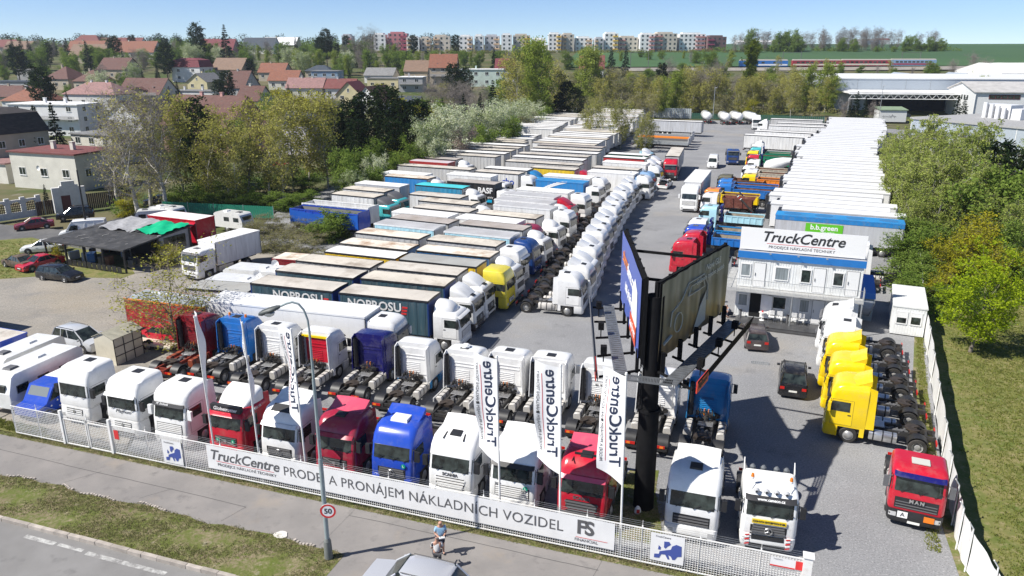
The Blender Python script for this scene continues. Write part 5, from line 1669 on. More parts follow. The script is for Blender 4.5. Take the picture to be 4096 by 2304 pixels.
# flags
FLAGW = mat('flag cloth', (.76, .76, .77), .7)
for i, (s, ang_, wd_, lab) in enumerate([(-7.9, 106, 1.15, 'narrow white flag seen edge-on, in front of the red lettered tractor'), (-4.95, 109, 1.15, 'white flag furled edge-on, second pole from the left'), (-2.05, 132, 1.2, 'half-turned white flag with blue-grey letters left of the street lamp'), (8.8, 147, 1.25, 'white advertising flag in front of the white lettered tractor'), (11.8, 149, 1.3, 'white advertising flag between two tractors, middle of the right three'), (14.7, 140, 1.3, 'white advertising flag next to the billboard pole')]):
 o = thing('flag', lab, 'flag', FP(s, -.3), 0, 'white flags on poles along the fence')
 MB().tube((0, 0, 0), (-.12, 0, 9.1), .055, .04, 8).tube((-.12, 0, 9.1), (-.12, 0, 9.2), .07, .05, 8).build('pole', FENCEW, o)
 d = hd(ang_)
 top, bot = 9.0, 4.15
 P = []
 nu, nv = 12, 24
 rng = random.Random(i)
 ph = rng.uniform(0, 6)
 def fpt(u, v):
  z = lerp(bot, top, v)
  xo = -.12 * z / 9.1
  lift = .12 * u if v > .5 else -.25 * (1 - u) * (1 - 2 * v) * 0
  sw = .16 * sin(u * 3.2 + v * 5 + ph) * u + .06 * sin(v * 11 + ph * 2) * u
  return Vector((xo + d[0] * u * wd_ - d[1] * sw, d[1] * u * wd_ + d[0] * sw, z - .35 * u * (1 - v) * 0 + lift - (.5 * (1 - u) * (v < .02))))
 for a in range(nu):
  for b in range(nv):
   P.append(fpt(a / (nu - 1), b / (nv - 1)))
 cl = add('flag_cloth', grid_mesh('flag_cloth', np.array(P), nu, nv, FLAGW), o)
 cl.data.polygons.foreach_set('use_smooth', [True] * len(cl.data.polygons))
 def flagtext(s_, size, m_, ucen, vcen, shear, off, bold):
  me = text_mesh(s_, size, m_, shear=shear, bold=bold, ext=.003).copy()
  co = np.empty(len(me.vertices) * 3, dtype=np.float32)
  me.vertices.foreach_get('co', co)
  co = co.reshape(-1, 3)
  out = []
  for x, y, z in co:               # reading direction up the pole, letters mirrored as seen from behind
   v = vcen + x / (top - bot)
   u = ucen - y / wd_
   p = fpt(min(1, max(0, u)), min(1, max(0, v)))
   nrm = Vector((d[1], -d[0], 0))
   out.append(p + nrm * (off if nrm.y < 0 or nrm.x * 0 > 1 else off))
   out[-1] = p - Vector((-d[1], d[0], 0)) * 0
  V_ = np.array([tuple(p) for p in out], dtype=np.float32)
  sgn = -1 if (d[1] * 0 + (-d[0])) < 0 else 1
  nv_ = np.array((d[1], -d[0], 0)) * (1 if (-d[0]) * -1 < 0 else 1)
  if nv_[1] > 0:
   nv_ = -nv_
  V_ = V_ + nv_ * (.012 + off)
  me.vertices.foreach_set('co', V_.ravel())
  me.update()
  add('lettering', me, o)
 NAVYINK = mat('navy print', (.05, .07, .14), .6)
 flagtext('TruckCentre', .82, NAVYINK, .36, .5, .28, 0.0, .012)
 flagtext('PRODEJ A PRONÁJEM NÁKLADNÍ TECHNIKY', .2, GREYINK, .86, .5, 0, 0.0, 0)
 mb = MB()
 for k in range(16):
  v0, v1 = .1 + k * .05, .1 + (k + 1) * .05
  a, b = fpt(.7, v0), fpt(.7, v1)
  n_ = Vector((d[1], -d[0], 0))
  n_ = -n_ if n_.y > 0 else n_
  q = Vector((d[0], d[1], 0)) * .012
  mb.add([a + n_ * .012 - q, a + n_ * .012 + q, b + n_ * .012 + q, b + n_ * .012 - q], [(0, 1, 2, 3)])
 mb.build('red_line', REDINK, o)
# street lamp with speed sign
lamp = thing('street_lamp', 'tall grey street lamp with curved arm and round 50 speed sign', 'street lamp', (-8.45, 29.55, 0))
LG = mat('lamp post grey', (.3, .36, .37), .5, .2, var=.1)
mb = MB()
mb.tube((0, 0, .0), (0, 0, .95), .2, .17, 12).tube((0, 0, .95), (0, 0, 1.1), .17, .11, 12)
mb.build('base_sleeve', mat('sleeve grey', (.16, .17, .16), .6, var=.2), lamp, 40)
mb = MB().tube((0, 0, 1), (0, 0, 5.2), .105, .1, 10).tube((0, 0, 5.2), (0, 0, 9.0), .075, .07, 10).tube((0, 0, 9.0), (0, 0, 11.2), .055, .05, 10)
mb.path([(0, 0, 11.2), (-.03, 0, 11.7), (-.15, 0, 12.12), (-.35, -.01, 12.4), (-.6, -.02, 12.48), (-.85, -.04, 12.42), (-1.15, -.06, 12.28)], .045, 8)
mb.build('pole', LG, lamp, 40)
rings = []
for t, w, h in [(0, .07, .06), (.15, .15, .1), (.45, .2, .13), (.8, .18, .12), (.95, .08, .06)]:
 c = Vector((-1.1, -.06, 12.3)) + Vector((-.94, -.06, -.33)) * t
 rings.append([c + Vector((-.06 * w * cos(a), .98 * w * cos(a), h * sin(a))) for a in [2 * pi * k / 10 for k in range(10)]])
MB().loft(rings).build('lamp_head', mat('lamp head', (.06, .07, .07), .5), lamp, 50)
dish = MB()
c = Vector((-1.58, -.09, 12.05))
dish.loft([[c + Vector((.25 * r_ * cos(a), .2 * r_ * sin(a), -z_)) for a in [2 * pi * k / 10 for k in range(10)]] for r_, z_ in [(1, 0), (.8, .12), (.3, .18)]]).build('lamp_glass', mat('milky glass', (.7, .7, .68), .2), lamp, 60)
sg = MB()
sg.lathe([(.001, -.012), (.36, -.012), (.36, .012), (.001, .012)], (.18, -.14, 2.62), 24)
sgo = sg.build('speed_sign', WINK, lamp)
rg = MB()
rg.lathe([(.27, -.016), (.36, -.016), (.36, -.013), (.27, -.013), (.27, -.016)], (.18, -.14, 2.62), 24)
rg.build('red_rim', REDINK, sgo)
put_text(sgo, '50', .36, INK, (.18, -.158, 2.61), (1, 0, 0), (0, 0, 1), bold=.008, ext=.002)
MB().tube((0, -.06, 2.6), (.18, -.13, 2.6), .03).build('sign_bracket', GALV, lamp)
# ---------------------------------------------------------------- big billboard
BL = mat('billboard black', (.012, .012, .013), .8, var=.2, spec=.04)
bb = thing('billboard', 'tall V-shaped billboard on a thick black pole with catwalks', 'billboard', (6.75, 33.75, 0))
mb = MB().tube((0, 0, 0), (0, 0, 5.55), .52, .5, 24).tube((0, 0, 5.45), (0, 0, 5.6), .56, .56, 24).tube((0, 0, 5.6), (0, 0, 11.4), .42, .42, 24)
mb.build('pole', BL, bb, 40)
BO = Vector((6.75, 33.75, 0))
Ln, Lf = Vector((6.15, 33.4, 0)) - BO, Vector((6.65, 43.2, 0)) - BO
Rn, Rf = Vector((6.8, 33.45, 0)) - BO, Vector((11.95, 40.85, 0)) - BO
def blueposter():
 m = bpy.data.materials.new('poster blue')
 t, N, L, b = nodes_of(m)
 b.inputs['Base Color'].default_value = (.075, .12, .42, 1)
 b.inputs['Roughness'].default_value = .4
 return m
def carposter():
 m = bpy.data.materials.new('poster sepia')
 t, N, L, b = nodes_of(m)
 b.inputs['Roughness'].default_value = .45
 tc = N.new('ShaderNodeTexCoord')
 sx = N.new('ShaderNodeSeparateXYZ')
 L.new(tc.outputs['Object'], sx.inputs[0])
 n = N.new('ShaderNodeTexNoise')
 n.inputs['Scale'].default_value = .9
 n.inputs['Detail'].default_value = 5
 L.new(tc.outputs['Object'], n.inputs['Vector'])
 ma = N.new('ShaderNodeMath')
 ma.operation = 'MULTIPLY_ADD'
 L.new(n.outputs[0], ma.inputs[0])
 ma.inputs[1].default_value = 2.2
 L.new(sx.outputs['Z'], ma.inputs[2])
 mr = N.new('ShaderNodeMapRange')
 mr.inputs[1].default_value = 8.8
 mr.inputs[2].default_value = 13.2
 L.new(ma.outputs[0], mr.inputs[0])
 cr = N.new('ShaderNodeValToRGB')
 e = cr.color_ramp.elements
 e[0].color = (.1, .09, .07, 1)
 e[1].color = (.2, .2, .17, 1)
 for p, c_ in ((.25, (.27, .17, .07, 1)), (.42, (.19, .17, .12, 1)), (.6, (.12, .115, .095, 1)), (.8, (.2, .2, .175, 1))):
  q = e.new(p)
  q.color = c_
 L.new(mr.outputs[0], cr.inputs[0])
 wv = N.new('ShaderNodeTexWave')
 wv.inputs['Scale'].default_value = .8
 wv.inputs['Distortion'].default_value = 1.5
 L.new(tc.outputs['Object'], wv.inputs['Vector'])
 mx = N.new('ShaderNodeMix')
 mx.data_type = 'RGBA'
 mx.blend_type = 'MULTIPLY'
 mx.inputs[0].default_value = .35
 L.new(cr.outputs[0], mx.inputs[6])
 L.new(wv.outputs[0], mx.inputs[7])
 L.new(mx.outputs[2], b.inputs['Base Color'])
 return m
def panel(near, far, z0, z1, m, face, name):
 e = (far - near).normalized()
 n = Vector((e.y, -e.x, 0)) * face
 P = []
 nu, nv = 41, 8
 L_ = (far - near).length
 for i in range(nu):
  for j in range(nv):
   u, v = i / (nu - 1), j / (nv - 1)
   wob = .035 * sin(u * 38 + 2 * v) * (m.name == 'poster sepia') + .01 * sin(u * 9)
   p = near + e * (u * L_) + n * (.16 + wob)
   P.append((p.x, p.y, lerp(z0, z1 + .06 * sin(u * 3.1), v)))
 o = add(name, grid_mesh(name, np.array(P), nu, nv, m), bb)
 mb = MB()
 for z in (z0, z0 + 1.25, z0 + 2.5, z1):
  a, b = near - n * .05, far - n * .05
  q = n * .08
  mb.hexa([a - q + Vector((0, 0, z - .08)), b - q + Vector((0, 0, z - .08)), b + q + Vector((0, 0, z - .08)), a + q + Vector((0, 0, z - .08)), a - q + Vector((0, 0, z + .06)), b - q + Vector((0, 0, z + .06)), b + q + Vector((0, 0, z + .06)), a + q + Vector((0, 0, z + .06))])
 for k in range(7):
  p = near + e * (L_ * k / 6)
  mb.cbox(p.x - n.x * .08, p.y - n.y * .08, (z0 + z1) / 2 - .1, .14, .16, z1 - z0 + .4, atan2(e.y, e.x))
 mb.build('panel_frame', BL, bb)
 q = MB()
 q.hexa([near + Vector((0, 0, z0)), far + Vector((0, 0, z0)), far + n * .1 + Vector((0, 0, z0)), near + n * .1 + Vector((0, 0, z0)), near + Vector((0, 0, z1)), far + Vector((0, 0, z1)), far + n * .1 + Vector((0, 0, z1)), near + n * .1 + Vector((0, 0, z1))])
 q.build('backing_board', BL, bb)
 return o, e, n
zl0, zl1 = 8.35, 12.3
lp, le, ln_ = panel(Ln, Lf, zl0, zl1, blueposter(), -1, 'poster')
rp, re_, rn_ = panel(Rn, Rf, 8.2, 12.05, carposter(), 1, 'poster')
def ptext(par, near, e, n, s, size, m, u, z, flip=False, **kw):
 p = near + e * u + n * .2
 return put_text(par, s, size, m, (p.x, p.y, z), (-e if flip else e), (0, 0, 1), **kw)
# the blue poster reads from its far end towards the near end
ptext(lp, Ln, le, ln_, 'zdarma', 1.0, LORG, 7.2, 11.2, True, bold=.02)
ptext(lp, Ln, le, ln_, 'alenu.cz', 1.0, WINK, 4.4, 11.1, True, bold=.02)
ptext(lp, Ln, le, ln_, 'další příběhy', .7, WINK, 5.0, 9.9, True, bold=.015)
def flat(par, near, e, n, pts, m, name, off=.19):
 P = [near + e * u + n * off + Vector((0, 0, z)) for u, z in pts]
 Q = [p + n * .012 for p in P]
 k = len(P)
 mb = MB()
 mb.add(P + Q, [tuple(range(k)), tuple(range(2 * k - 1, k - 1, -1))] + [(i, (i + 1) % k, k + (i + 1) % k, k + i) for i in range(k)])
 return mb.build(name, m, par)
flat(lp, Ln, le, ln_, [(.9, 9.6), (1.2, 11.2), (2.3, 11.6), (3.2, 10.9), (3.3, 9.8), (2.6, 9.0), (1.6, 8.9)], WINK, 'picture_print')
flat(lp, Ln, le, ln_, [(.9, 8.55), (3.6, 8.55), (3.6, 9.5), (.9, 9.5)], mat('poster orange', (.65, .09, .03), .5), 'picture_print', .21)
ptext(lp, Ln, le, ln_, 'ušetři ČTVRT', .42, WINK, 2.25, 9.02, True, bold=.01).location += ln_ * .04
ptext(rp, Rn, re_, rn_, 'Nové GLS', .5, mat('pale print', (.6, .6, .55), .6), 6.6, 11.55)
ptext(rp, Rn, re_, rn_, 'Svět má mnoho podob', .42, MATS['pale print'], 6.3, 11.05)
# sketched vehicle on the sepia poster: plain outlines
GH = mat('poster ghost', (.45, .45, .4), .6)
def outline(par, near, e, n, pts, r=.03, m=GH):
 mb = MB()
 P = [near + e * u + n * .21 + Vector((0, 0, z)) for u, z in pts]
 mb.path(P, r, 4)
 return mb.build('picture_print', m, par)
outline(rp, Rn, re_, rn_, [(1.2, 9.6), (1.3, 10.3), (2.4, 10.6), (3.2, 11.3), (5.3, 11.3), (5.9, 10.6), (6.0, 9.7)])
outline(rp, Rn, re_, rn_, [(3.3, 10.6), (3.6, 11.05), (5.2, 11.05), (5.5, 10.6), (3.3, 10.6)])
outline(rp, Rn, re_, rn_, [(2.2 + .5 * cos(R(a)), 9.55 + .5 * sin(R(a))) for a in range(0, 361, 30)])
outline(rp, Rn, re_, rn_, [(.5, 8.9), (1.4, 9.1)], .07)
flat(rp, Rn, re_, rn_, [(4.2, 8.4), (5.0, 9.6), (5.8, 10.3), (5.9, 8.6)], mat('poster grey', (.38, .38, .36), .6), 'picture_print', .2)
# cross beams, catwalks, lamps
zc = 7.75
GRATE = mat('walkway grating', (.18, .19, .2), .5, .5, var=.2)
def catwalk(a0, a1, b0, b1, name='catwalk'):      # near left/right, far left/right
 mb = MB()
 n = 36
 for k in range(n):
  t0, t1 = k / n, (k + .72) / n
  q = [a0.lerp(b0, t0), a1.lerp(b1, t0), a1.lerp(b1, t1), a0.lerp(b0, t1)]
  mb.hexa([p + Vector((0, 0, zc)) for p in q] + [p + Vector((0, 0, zc + .04)) for p in q])
 for a, b in ((a0, b0), (a1, b1)):
  mb.tube(a + Vector((0, 0, zc)), b + Vector((0, 0, zc)), .05, n=4)
 o = mb.build(name, GRATE, bb)
 return o
V3 = lambda x, y: Vector((x, y, 0)) - BO
catwalk(V3(4.85, 32.55), V3(5.4, 32.4), V3(5.5, 42.9), V3(6.05, 42.8))
catwalk(V3(6.9, 31.85), V3(7.5, 31.65), V3(12.3, 40.4), V3(12.85, 39.9))
catwalk(V3(5.0, 32.9), V3(5.0, 32.35), V3(7.5, 32.2), V3(7.3, 31.6))
def beam(a, za, b, zb, r):
 MB().tube(a + Vector((0, 0, za)), b + Vector((0, 0, zb)), r, n=4).build('support_beam', BL, bb)
for k in range(5):
 t = .02 + k * .23
 p, q = Ln.lerp(Lf, t), V3(4.1, 32.6).lerp(V3(4.9, 43.6), t)
 beam(p, zc - .1, q, zc - .1, .07)
 MB().cbox(p.x - .15, p.y, zc + .4, .14, .2, 1.2).build('bracket', BL, bb)
 p, q = Rn.lerp(Rf, t), V3(8.1, 31.2).lerp(V3(13.2, 39.6), t)
 beam(p, zc - .1, q, zc - .1, .07)
 MB().cbox(p.x + .3, p.y - .2, zc + .35, .2, .2, 1.1).build('bracket', BL, bb)
for k in range(4):
 t, z = .15 + k * .25, 8.7 + k * .9
 beam(Ln.lerp(Lf, t), z, Rn.lerp(Rf, t), z, .1)
beam(Ln.lerp(Lf, .3), 8.6, Vector((0, 0, 0)), 8, .12)
beam(Rn.lerp(Rf, .35), 8.6, Vector((0, 0, 0)), 8, .12)
for a, b, nm in ((V3(4.0, 32.4), V3(4.85, 43.7), -1), (V3(8.2, 31.1), V3(13.3, 39.7), 1)):
 mb = MB()
 for k in range(4):
  z = zc - .15 + k * .16
  dx = Vector((.05 * k * nm, 0, 0))
  mb.hexa([a + dx + Vector((-.02, 0, z)), b + dx + Vector((-.02, 0, z)), b + dx + Vector((.02, .02, z)), a + dx + Vector((.02, .02, z)), a + dx + Vector((-.02, 0, z + .1)), b + dx + Vector((-.02, 0, z + .13)), b + dx + Vector((.02, .02, z + .13)), a + dx + Vector((.02, .02, z + .13))])
 mb.build('fascia_slats', GREYPL if nm < 0 else BL, bb)
 e = (b - a).normalized()
 sgn = MB()
 p = a + e * .9
 n = Vector((e.y, -e.x, 0)) * (1 if nm > 0 else -1)
 c = p + n * .06
 so_ = MB()
 q = [c - e * .85, c + e * .85, c + e * .85 + n * .06, c - e * .85 + n * .06]
 so_.hexa([v + Vector((0, 0, zc - .15)) for v in q] + [v + Vector((0, 0, zc + .4)) for v in q])
 ob = so_.build('operator_sign', mat('sign red', (.55, .05, .03), .5), bb)
 if nm > 0:
  put_text(ob, 'BigBoard', .36, INK, c + n * .07 + Vector((0, 0, zc + .13)), e, (0, 0, 1), bold=.008)
 for k in range(3):
  p = a.lerp(b, .2 + k * .3) - n * .35
  mb = MB()
  mb.cbox(p.x, p.y, zc + .55, .35, .3, .4, atan2(e.y, e.x))
  mb.tube(p + Vector((0, 0, zc - .1)), p + Vector((0, 0, zc + .5)), .03)
  mb.build('floodlight', BL, bb)
mb = MB()
for sgx in (-.22, .22):
 mb.tube((-.5, sgx, 5.8), (-.5, sgx, 11), .025, n=4)
for k in range(16):
 mb.tube((-.5, -.22, 5.9 + k * .32), (-.5, .22, 5.9 + k * .32), .018, n=4)
mb.build('ladder', BL, bb)
o = thing('plastic_bag', 'white and red plastic bag lying at the foot of the billboard pole', 'bag', (6.35, 33.1, 0))
mb = MB()
rng = random.Random(2)
mb.loft([[(r_ * cos(a) * (1 + rng.uniform(-.2, .2)), r_ * .7 * sin(a), z) for a in [2 * pi * k / 9 for k in range(9)]] for r_, z in [(.12, .0), (.18, .12), (.15, .3), (.07, .42)]])
mb.build('bag_body', WINK, o)
MB().cbox(0, -.14, .2, .16, .02, .2).build('print', REDINK, o)
# ---------------------------------------------------------------- office of stacked containers
OFR = R(-21.4)
of = thing('office_building', 'two storey white container office with blue roof band and large sign', 'office building', (19.45, 62.5, 0), OFR)
CONT = mat('container white', (.72, .73, .72), .45, var=.06, scale=1, dirt=(.4, .36, .3), dirt_amt=.25)
BLUEB = mat('roof band blue', (.015, .16, .47), .5, var=.05)
WFR = mat('window frame white', (.75, .75, .74), .4)
CURT = mat('net curtain pane', (.22, .25, .26), .15, var=.35, scale=2, stretch=(6, 1, .3))
def cwall(mb, x0, x1, z0, z1, y, d=.02, pitch=.2):
 n = int((x1 - x0) / pitch)
 for i in range(n):
  x = x0 + (i + .5) * (x1 - x0) / n
  mb.box(x - .055, x + .055, y - d, y, z0, z1)
def window(parent, x, z, w, h, y, pane=None, fr=WFR, ft=.08):
 mb = MB()
 mb.box(x - w / 2, x + w / 2, y - .06, y + .02, z, z + ft).box(x - w / 2, x + w / 2, y - .06, y + .02, z + h - ft, z + h)
 mb.box(x - w / 2, x - w / 2 + ft, y - .06, y + .02, z + ft, z + h - ft).box(x + w / 2 - ft, x + w / 2, y - .06, y + .02, z + ft, z + h - ft)
 o = mb.build('window', fr, parent)
 MB().box(x - w / 2 + ft, x + w / 2 - ft, y - .03, y - .015, z + ft, z + h - ft).build('pane', pane or GLASS, o)
 return o
def door(parent, x, z, w, h, y, m=WFR):
 o = MB().box(x - w / 2, x + w / 2, y - .045, y, z, z + h).build('door', m, parent)
 MB().box(x - w / 2 + .1, x - w / 2 + .14, y - .1, y - .045, z + .95, z + 1.2).build('handle', GREYPL, o)
 MB().box(x - w / 2 - .03, x + w / 2 + .03, y - .03, y + .001, z, z + h + .03).build('door_frame', GREYPL, o)
 return o
for fl, z in enumerate((.25, 2.95)):
 for k in range(4):
  x0 = k * 2.44
  mb = MB()
  mb.box(x0 + .01, x0 + 2.43, .02, 6.0, z, z + 2.5)
  mb.box(x0, x0 + .14, -.01, .1, z, z + 2.55).box(x0 + 2.3, x0 + 2.44, -.01, .1, z, z + 2.55)
  mb.box(x0, x0 + 2.44, -.015, .1, z - .02, z + .12).box(x0, x0 + 2.44, -.015, .1, z + 2.42, z + 2.58)
  cwall(mb, x0 + .16, x0 + 2.28, z + .12, z + 2.42, .02)
  if k in (0, 3):
   sx = -.001 if k == 0 else 9.761
   for j in range(28):
    mb.box(min(sx, sx + (.02 if k else -.02)), max(sx, sx + (.02 if k else -.02)), .2 + j * .2, .31 + j * .2, z + .1, z + 2.45)
  mb.build('container_module', CONT, of)
window(of, .62, 3.85, .85, 1.15, 0, CURT)
door(of, 1.75, 3.05, .92, 2.05, 0)
window(of, 3.55, 3.75, 1.15, 1.2, 0, CURT)
window(of, 5.45, 3.75, .85, 1.2, 0)
door(of, 6.5, 3.05, .92, 2.05, 0)
window(of, 7.95, 3.75, .85, 1.2, 0)
door(of, 9.05, 3.05, .92, 2.05, 0)
window(of, .62, 1.15, .85, 1.15, 0, CURT)
MB().box(1.2, 2.1, -.03, .021, .3, 2.4).build('doorway', mat('dark doorway', (.008, .008, .008), .9), of)
o = MB().box(0, .95, -.045, 0, .32, 2.38).build('door', WFR, of, loc=(2.12, -.02, 0), rz=R(-14))
MB().box(.3, .6, -.05, -.046, 1.55, 1.85).build('notice', WINK, o)
window(of, 3.6, 1.2, 1.15, 1.15, 0)
window(of, 5.6, 1.15, .85, 1.2, 0, CURT)
door(of, 6.7, .32, .92, 2.05, 0)
window(of, 8.5, 1.2, .85, 1.15, 0)
mb = MB().box(-.12, 9.9, -.14, 6.15, 5.5, 6.08)
mb.build('roof_band', BLUEB, of)
MB().box(-.1, 9.87, -.1, 6.1, 6.08, 6.12).build('roof', mat('roof grey', (.45, .45, .44), .7), of)
sg = MB().box(-.05, 9.75, .1, .2, 6.22, 8.1).build('sign_board', mat('sign white', (.78, .78, .78), .4), of)
put_text(sg, 'TruckCentre', 1.22, INK, (4.85, .09, 7.4), (1, 0, 0), (0, 0, 1), shear=.28, bold=.02)
MB().box(2.1, 7.4, .085, .1, 6.83, 6.86).build('red_line', REDINK, sg)
put_text(sg, 'PRODEJCE NÁKLADNÍ TECHNIKY', .33, GREYINK, (4.85, .09, 6.56), (1, 0, 0), (0, 0, 1), space=1.05)
mb = MB()
for k in range(5):
 mb.tube((.3 + k * 2.3, .22, 6.1), (.3 + k * 2.3, .22, 8.0), .04, n=4).tube((.3 + k * 2.3, 1.6, 6.1), (.3 + k * 2.3, .22, 7.8), .03, n=4)
mb.build('sign_support', GALV, of)
for k in range(3):
 x = 2.5 + k * 2.2
 mb = MB().tube((x, -.1, 5.95), (x, -.5, 6.1), .015, n=4)
 mb.cbox(x, -.52, 6.1, .16, .08, .1)
 mb.build('sign_lamp', GALV, of)
mb = MB().box(-1.1, 10.0, -1.25, -.02, 2.8, 2.9).box(-1.1, -.02, -.02, 6.0, 2.8, 2.9)
mb.build('balcony_floor', mat('balcony grey', (.4, .4, .39), .7, var=.1), of)
mb = MB()
def railing(mb, a, b, z0, h=1.0, sp=.115):
 a, b = Vector(a), Vector(b)
 n = int((b - a).length / sp)
 for i in range(n + 1):
  p = a.lerp(b, i / n)
  mb.tube(p + Vector((0, 0, z0)), p + Vector((0, 0, z0 + h)), .009 if i % 10 else .022, n=3, cap=False)
 mb.tube(a + Vector((0, 0, z0 + h)), b + Vector((0, 0, z0 + h)), .022, n=4).tube(a + Vector((0, 0, z0 + .08)), b + Vector((0, 0, z0 + .08)), .015, n=4)
railing(mb, (-1.08, -1.22, 0), (9.98, -1.22, 0), 2.9)
railing(mb, (-1.08, -1.22, 0), (-1.08, 6, 0), 2.9)
railing(mb, (9.98, -1.22, 0), (9.98, 0, 0), 2.9)
mb.build('balcony_railing', GALV, of)
mb = MB()
for x in (-1.0, 4.6, 9.9):
 mb.tube((x, -1.2, .2), (x, -1.2, 2.8), .06, n=6)
mb.build('balcony_post', GALV, of)
mb = MB()
for k in range(13):
 mb.box(9.9, 10.9, .2 + k * .28, .5 + k * .28, 2.6 - k * .2, 2.64 - k * .2)
for x in (9.88, 10.92):
 mb.hexa([(x - .02, .2, 2.5), (x + .02, .2, 2.5), (x + .02, 3.9, .0), (x - .02, 3.9, .0), (x - .02, .2, 2.75), (x + .02, .2, 2.75), (x + .02, 3.9, .25), (x - .02, 3.9, .25)])
mb.build('stairs', GALV, of)
TILE = mat('dark terrace tile', (.06, .06, .062), .35, var=.15)
mb = MB().box(.2, 9.8, -2.6, .0, .001, .14).box(.2, 9.8, -2.25, .0, .14, .24)
mb.build('terrace', TILE, of)
mb = MB()
for k in range(13):
 mb.box(.2 + k * .78, .21 + k * .78, -2.26, -.02, .24, .244)
for k in range(4):
 mb.box(.2, 9.8, -2.2 + k * .55, -2.19 + k * .55, .24, .244)
mb.build('tile_joints', GREYPL, of)
PLCH = mat('white plastic', (.72, .72, .72), .4)
def ofp(x, y, z=0):
 p = Matrix.Rotation(OFR, 4, 'Z') @ Vector((x, y, z))
 return (19.45 + p.x, 62.5 + p.y, z)
def chair():
 r = add('garden_chair', None)
 MB().box(-.23, .23, -.22, .22, .42, .45).build('seat', PLCH, r)
 mb = MB()
 for k in range(5):
  mb.box(-.22, .22, .2, .23, .55 + k * .08, .6 + k * .08)
 mb.build('backrest', PLCH, r)
 for x in (-.24, .24):
  MB().box(x - .015, x + .015, -.2, .22, .64, .67).build('armrest', ALU, r)
  for y in (-.2, .22):
   MB().tube((x, y, 0), (x, y, .9 if y > 0 else .64), .014, n=4).build('leg', ALU, r)
 return r
for k, (x, lab) in enumerate([(3.1, 'white garden chair nearest the small round table'), (3.75, 'white garden chair, second along the terrace, before the square window'), (4.9, 'white garden chair right of the balcony post'), (5.5, 'white garden chair before the closed ground floor door')]):
 place('chair', chair, ofp(x, -.62, .244), OFR, lab, 'chair', 'white chairs on the office terrace')
o = thing('side_table', 'small round white table on the terrace by the open door', 'table', ofp(2.35, -.55, .244))
MB().tube((0, 0, .68), (0, 0, .72), .3, n=16).build('table_top', PLCH, o)
MB().tube((0, 0, .03), (0, 0, .68), .04, n=8).tube((0, 0, 0), (0, 0, .04), .22, .18, 12).build('pedestal', PLCH, o)
MB().tube((0, 0, 0), (0, 0, .12), .07, .09, 8).build('bowl', REDINK, o, loc=(0, 0, .72))
for x, lab in ((.55, 'grey ash bin beside the leftmost ground floor window'), (4.4, 'dark ash bin between the white chairs')):
 o = thing('ash_bin', lab, 'bin', ofp(x, -.5, .244), 0, 'bins on the office terrace')
 MB().tube((0, 0, 0), (0, 0, .65), .11, n=10).build('bin_body', GREYPL, o)
 MB().tube((0, 0, .65), (0, 0, .7), .13, n=10).build('lid', BLACKPL, o)
o = thing('tarp_shed', 'grey blue shed with bright blue tarpaulin roof at the right office corner', 'shed', ofp(9.95, .9))
o.rotation_euler = (0, 0, OFR)
MB().box(.1, 1.2, 2.4, 6.2, 0, 2.3).build('wall', mat('shed grey blue', (.2, .27, .33), .6), o)
mb = MB()
mb.hexa([(.05, 2.3, 2.0), (1.3, 2.3, 2.0), (1.3, 6.3, 2.2), (.05, 6.3, 2.2), (.1, 2.35, 2.6), (1.25, 2.35, 2.5), (1.2, 6.2, 3.1), (.1, 6.2, 3.15)])
mb.build('tarpaulin', mat('blue tarpaulin', (.02, .18, .62), .45, bump=.3, bump_scale=4), o)
# free-standing cabin
cb = thing('site_cabin', 'white container cabin with corrugated roof and two shuttered windows', 'cabin', (31.15, 58.45, 0), R(-25))
mb = MB().box(0, 2.45, 0, 6.2, .1, 2.5)
cwall(mb, .12, 2.33, .2, 2.4, 0)
for j in range(30):
 for x in (-.02, 2.45):
  mb.box(x, x + .02, .1 + j * .2, .22 + j * .2, .2, 2.4)
mb.build('wall', CONT, cb)
mb = MB()
for k in range(31):
 mb.box(-.04, 2.49, .03 + k * .2, .13 + k * .2, 2.55, 2.6)
mb.box(-.06, 2.51, -.06, 6.26, 2.42, 2.55)
mb.build('roof', CONT, cb)
for x in (.72, 1.75):
 w_ = window(cb, x, 1.0, .85, 1.1, -.02)
 MB().box(x - .36, x + .36, -.07, -.045, 1.55 if x < 1 else 1.7, 2.05).build('shutter', WFR, w_)
# white fence on the right with posts
RW = mat('white privacy mesh', (.76, .76, .75), .6, var=.05)
rpts = [(34.3, 59.2), (31.9, 53.9), (29.5, 48.8), (27.2, 43.9), (24.75, 38.6), (23.0, 34.9), (21.75, 32.1), (20.9, 30.2), (20.4, 28.6), (19.9, 26.0), (19.4, 23.4)]
rf = thing('screen_fence', 'white screened fence with leaning posts along the lawn', 'fence')
for (xa, ya), (xb, yb) in zip(rpts, rpts[1:]):
 P = []
 for i in range(9):
  for j in range(5):
   t, v = i / 8, j / 4
   P.append((lerp(xa, xb, t) + .04 * sin(t * 9 + v * 3), lerp(ya, yb, t), lerp(.05, 2.0, v) + (.05 * sin(t * 6.3) if j == 4 else 0)))
 add('screen_panel', grid_mesh('screen_panel', np.array(P), 9, 5, RW), rf)
 mb = MB().tube((xb - .06, yb, 0), (xb - .06, yb, 2.25), .035, n=6).tube((xb - .06, yb, 2.25), (xb - .3, yb, 2.6), .03, n=6)
 mb.build('post', FENCEW, rf)
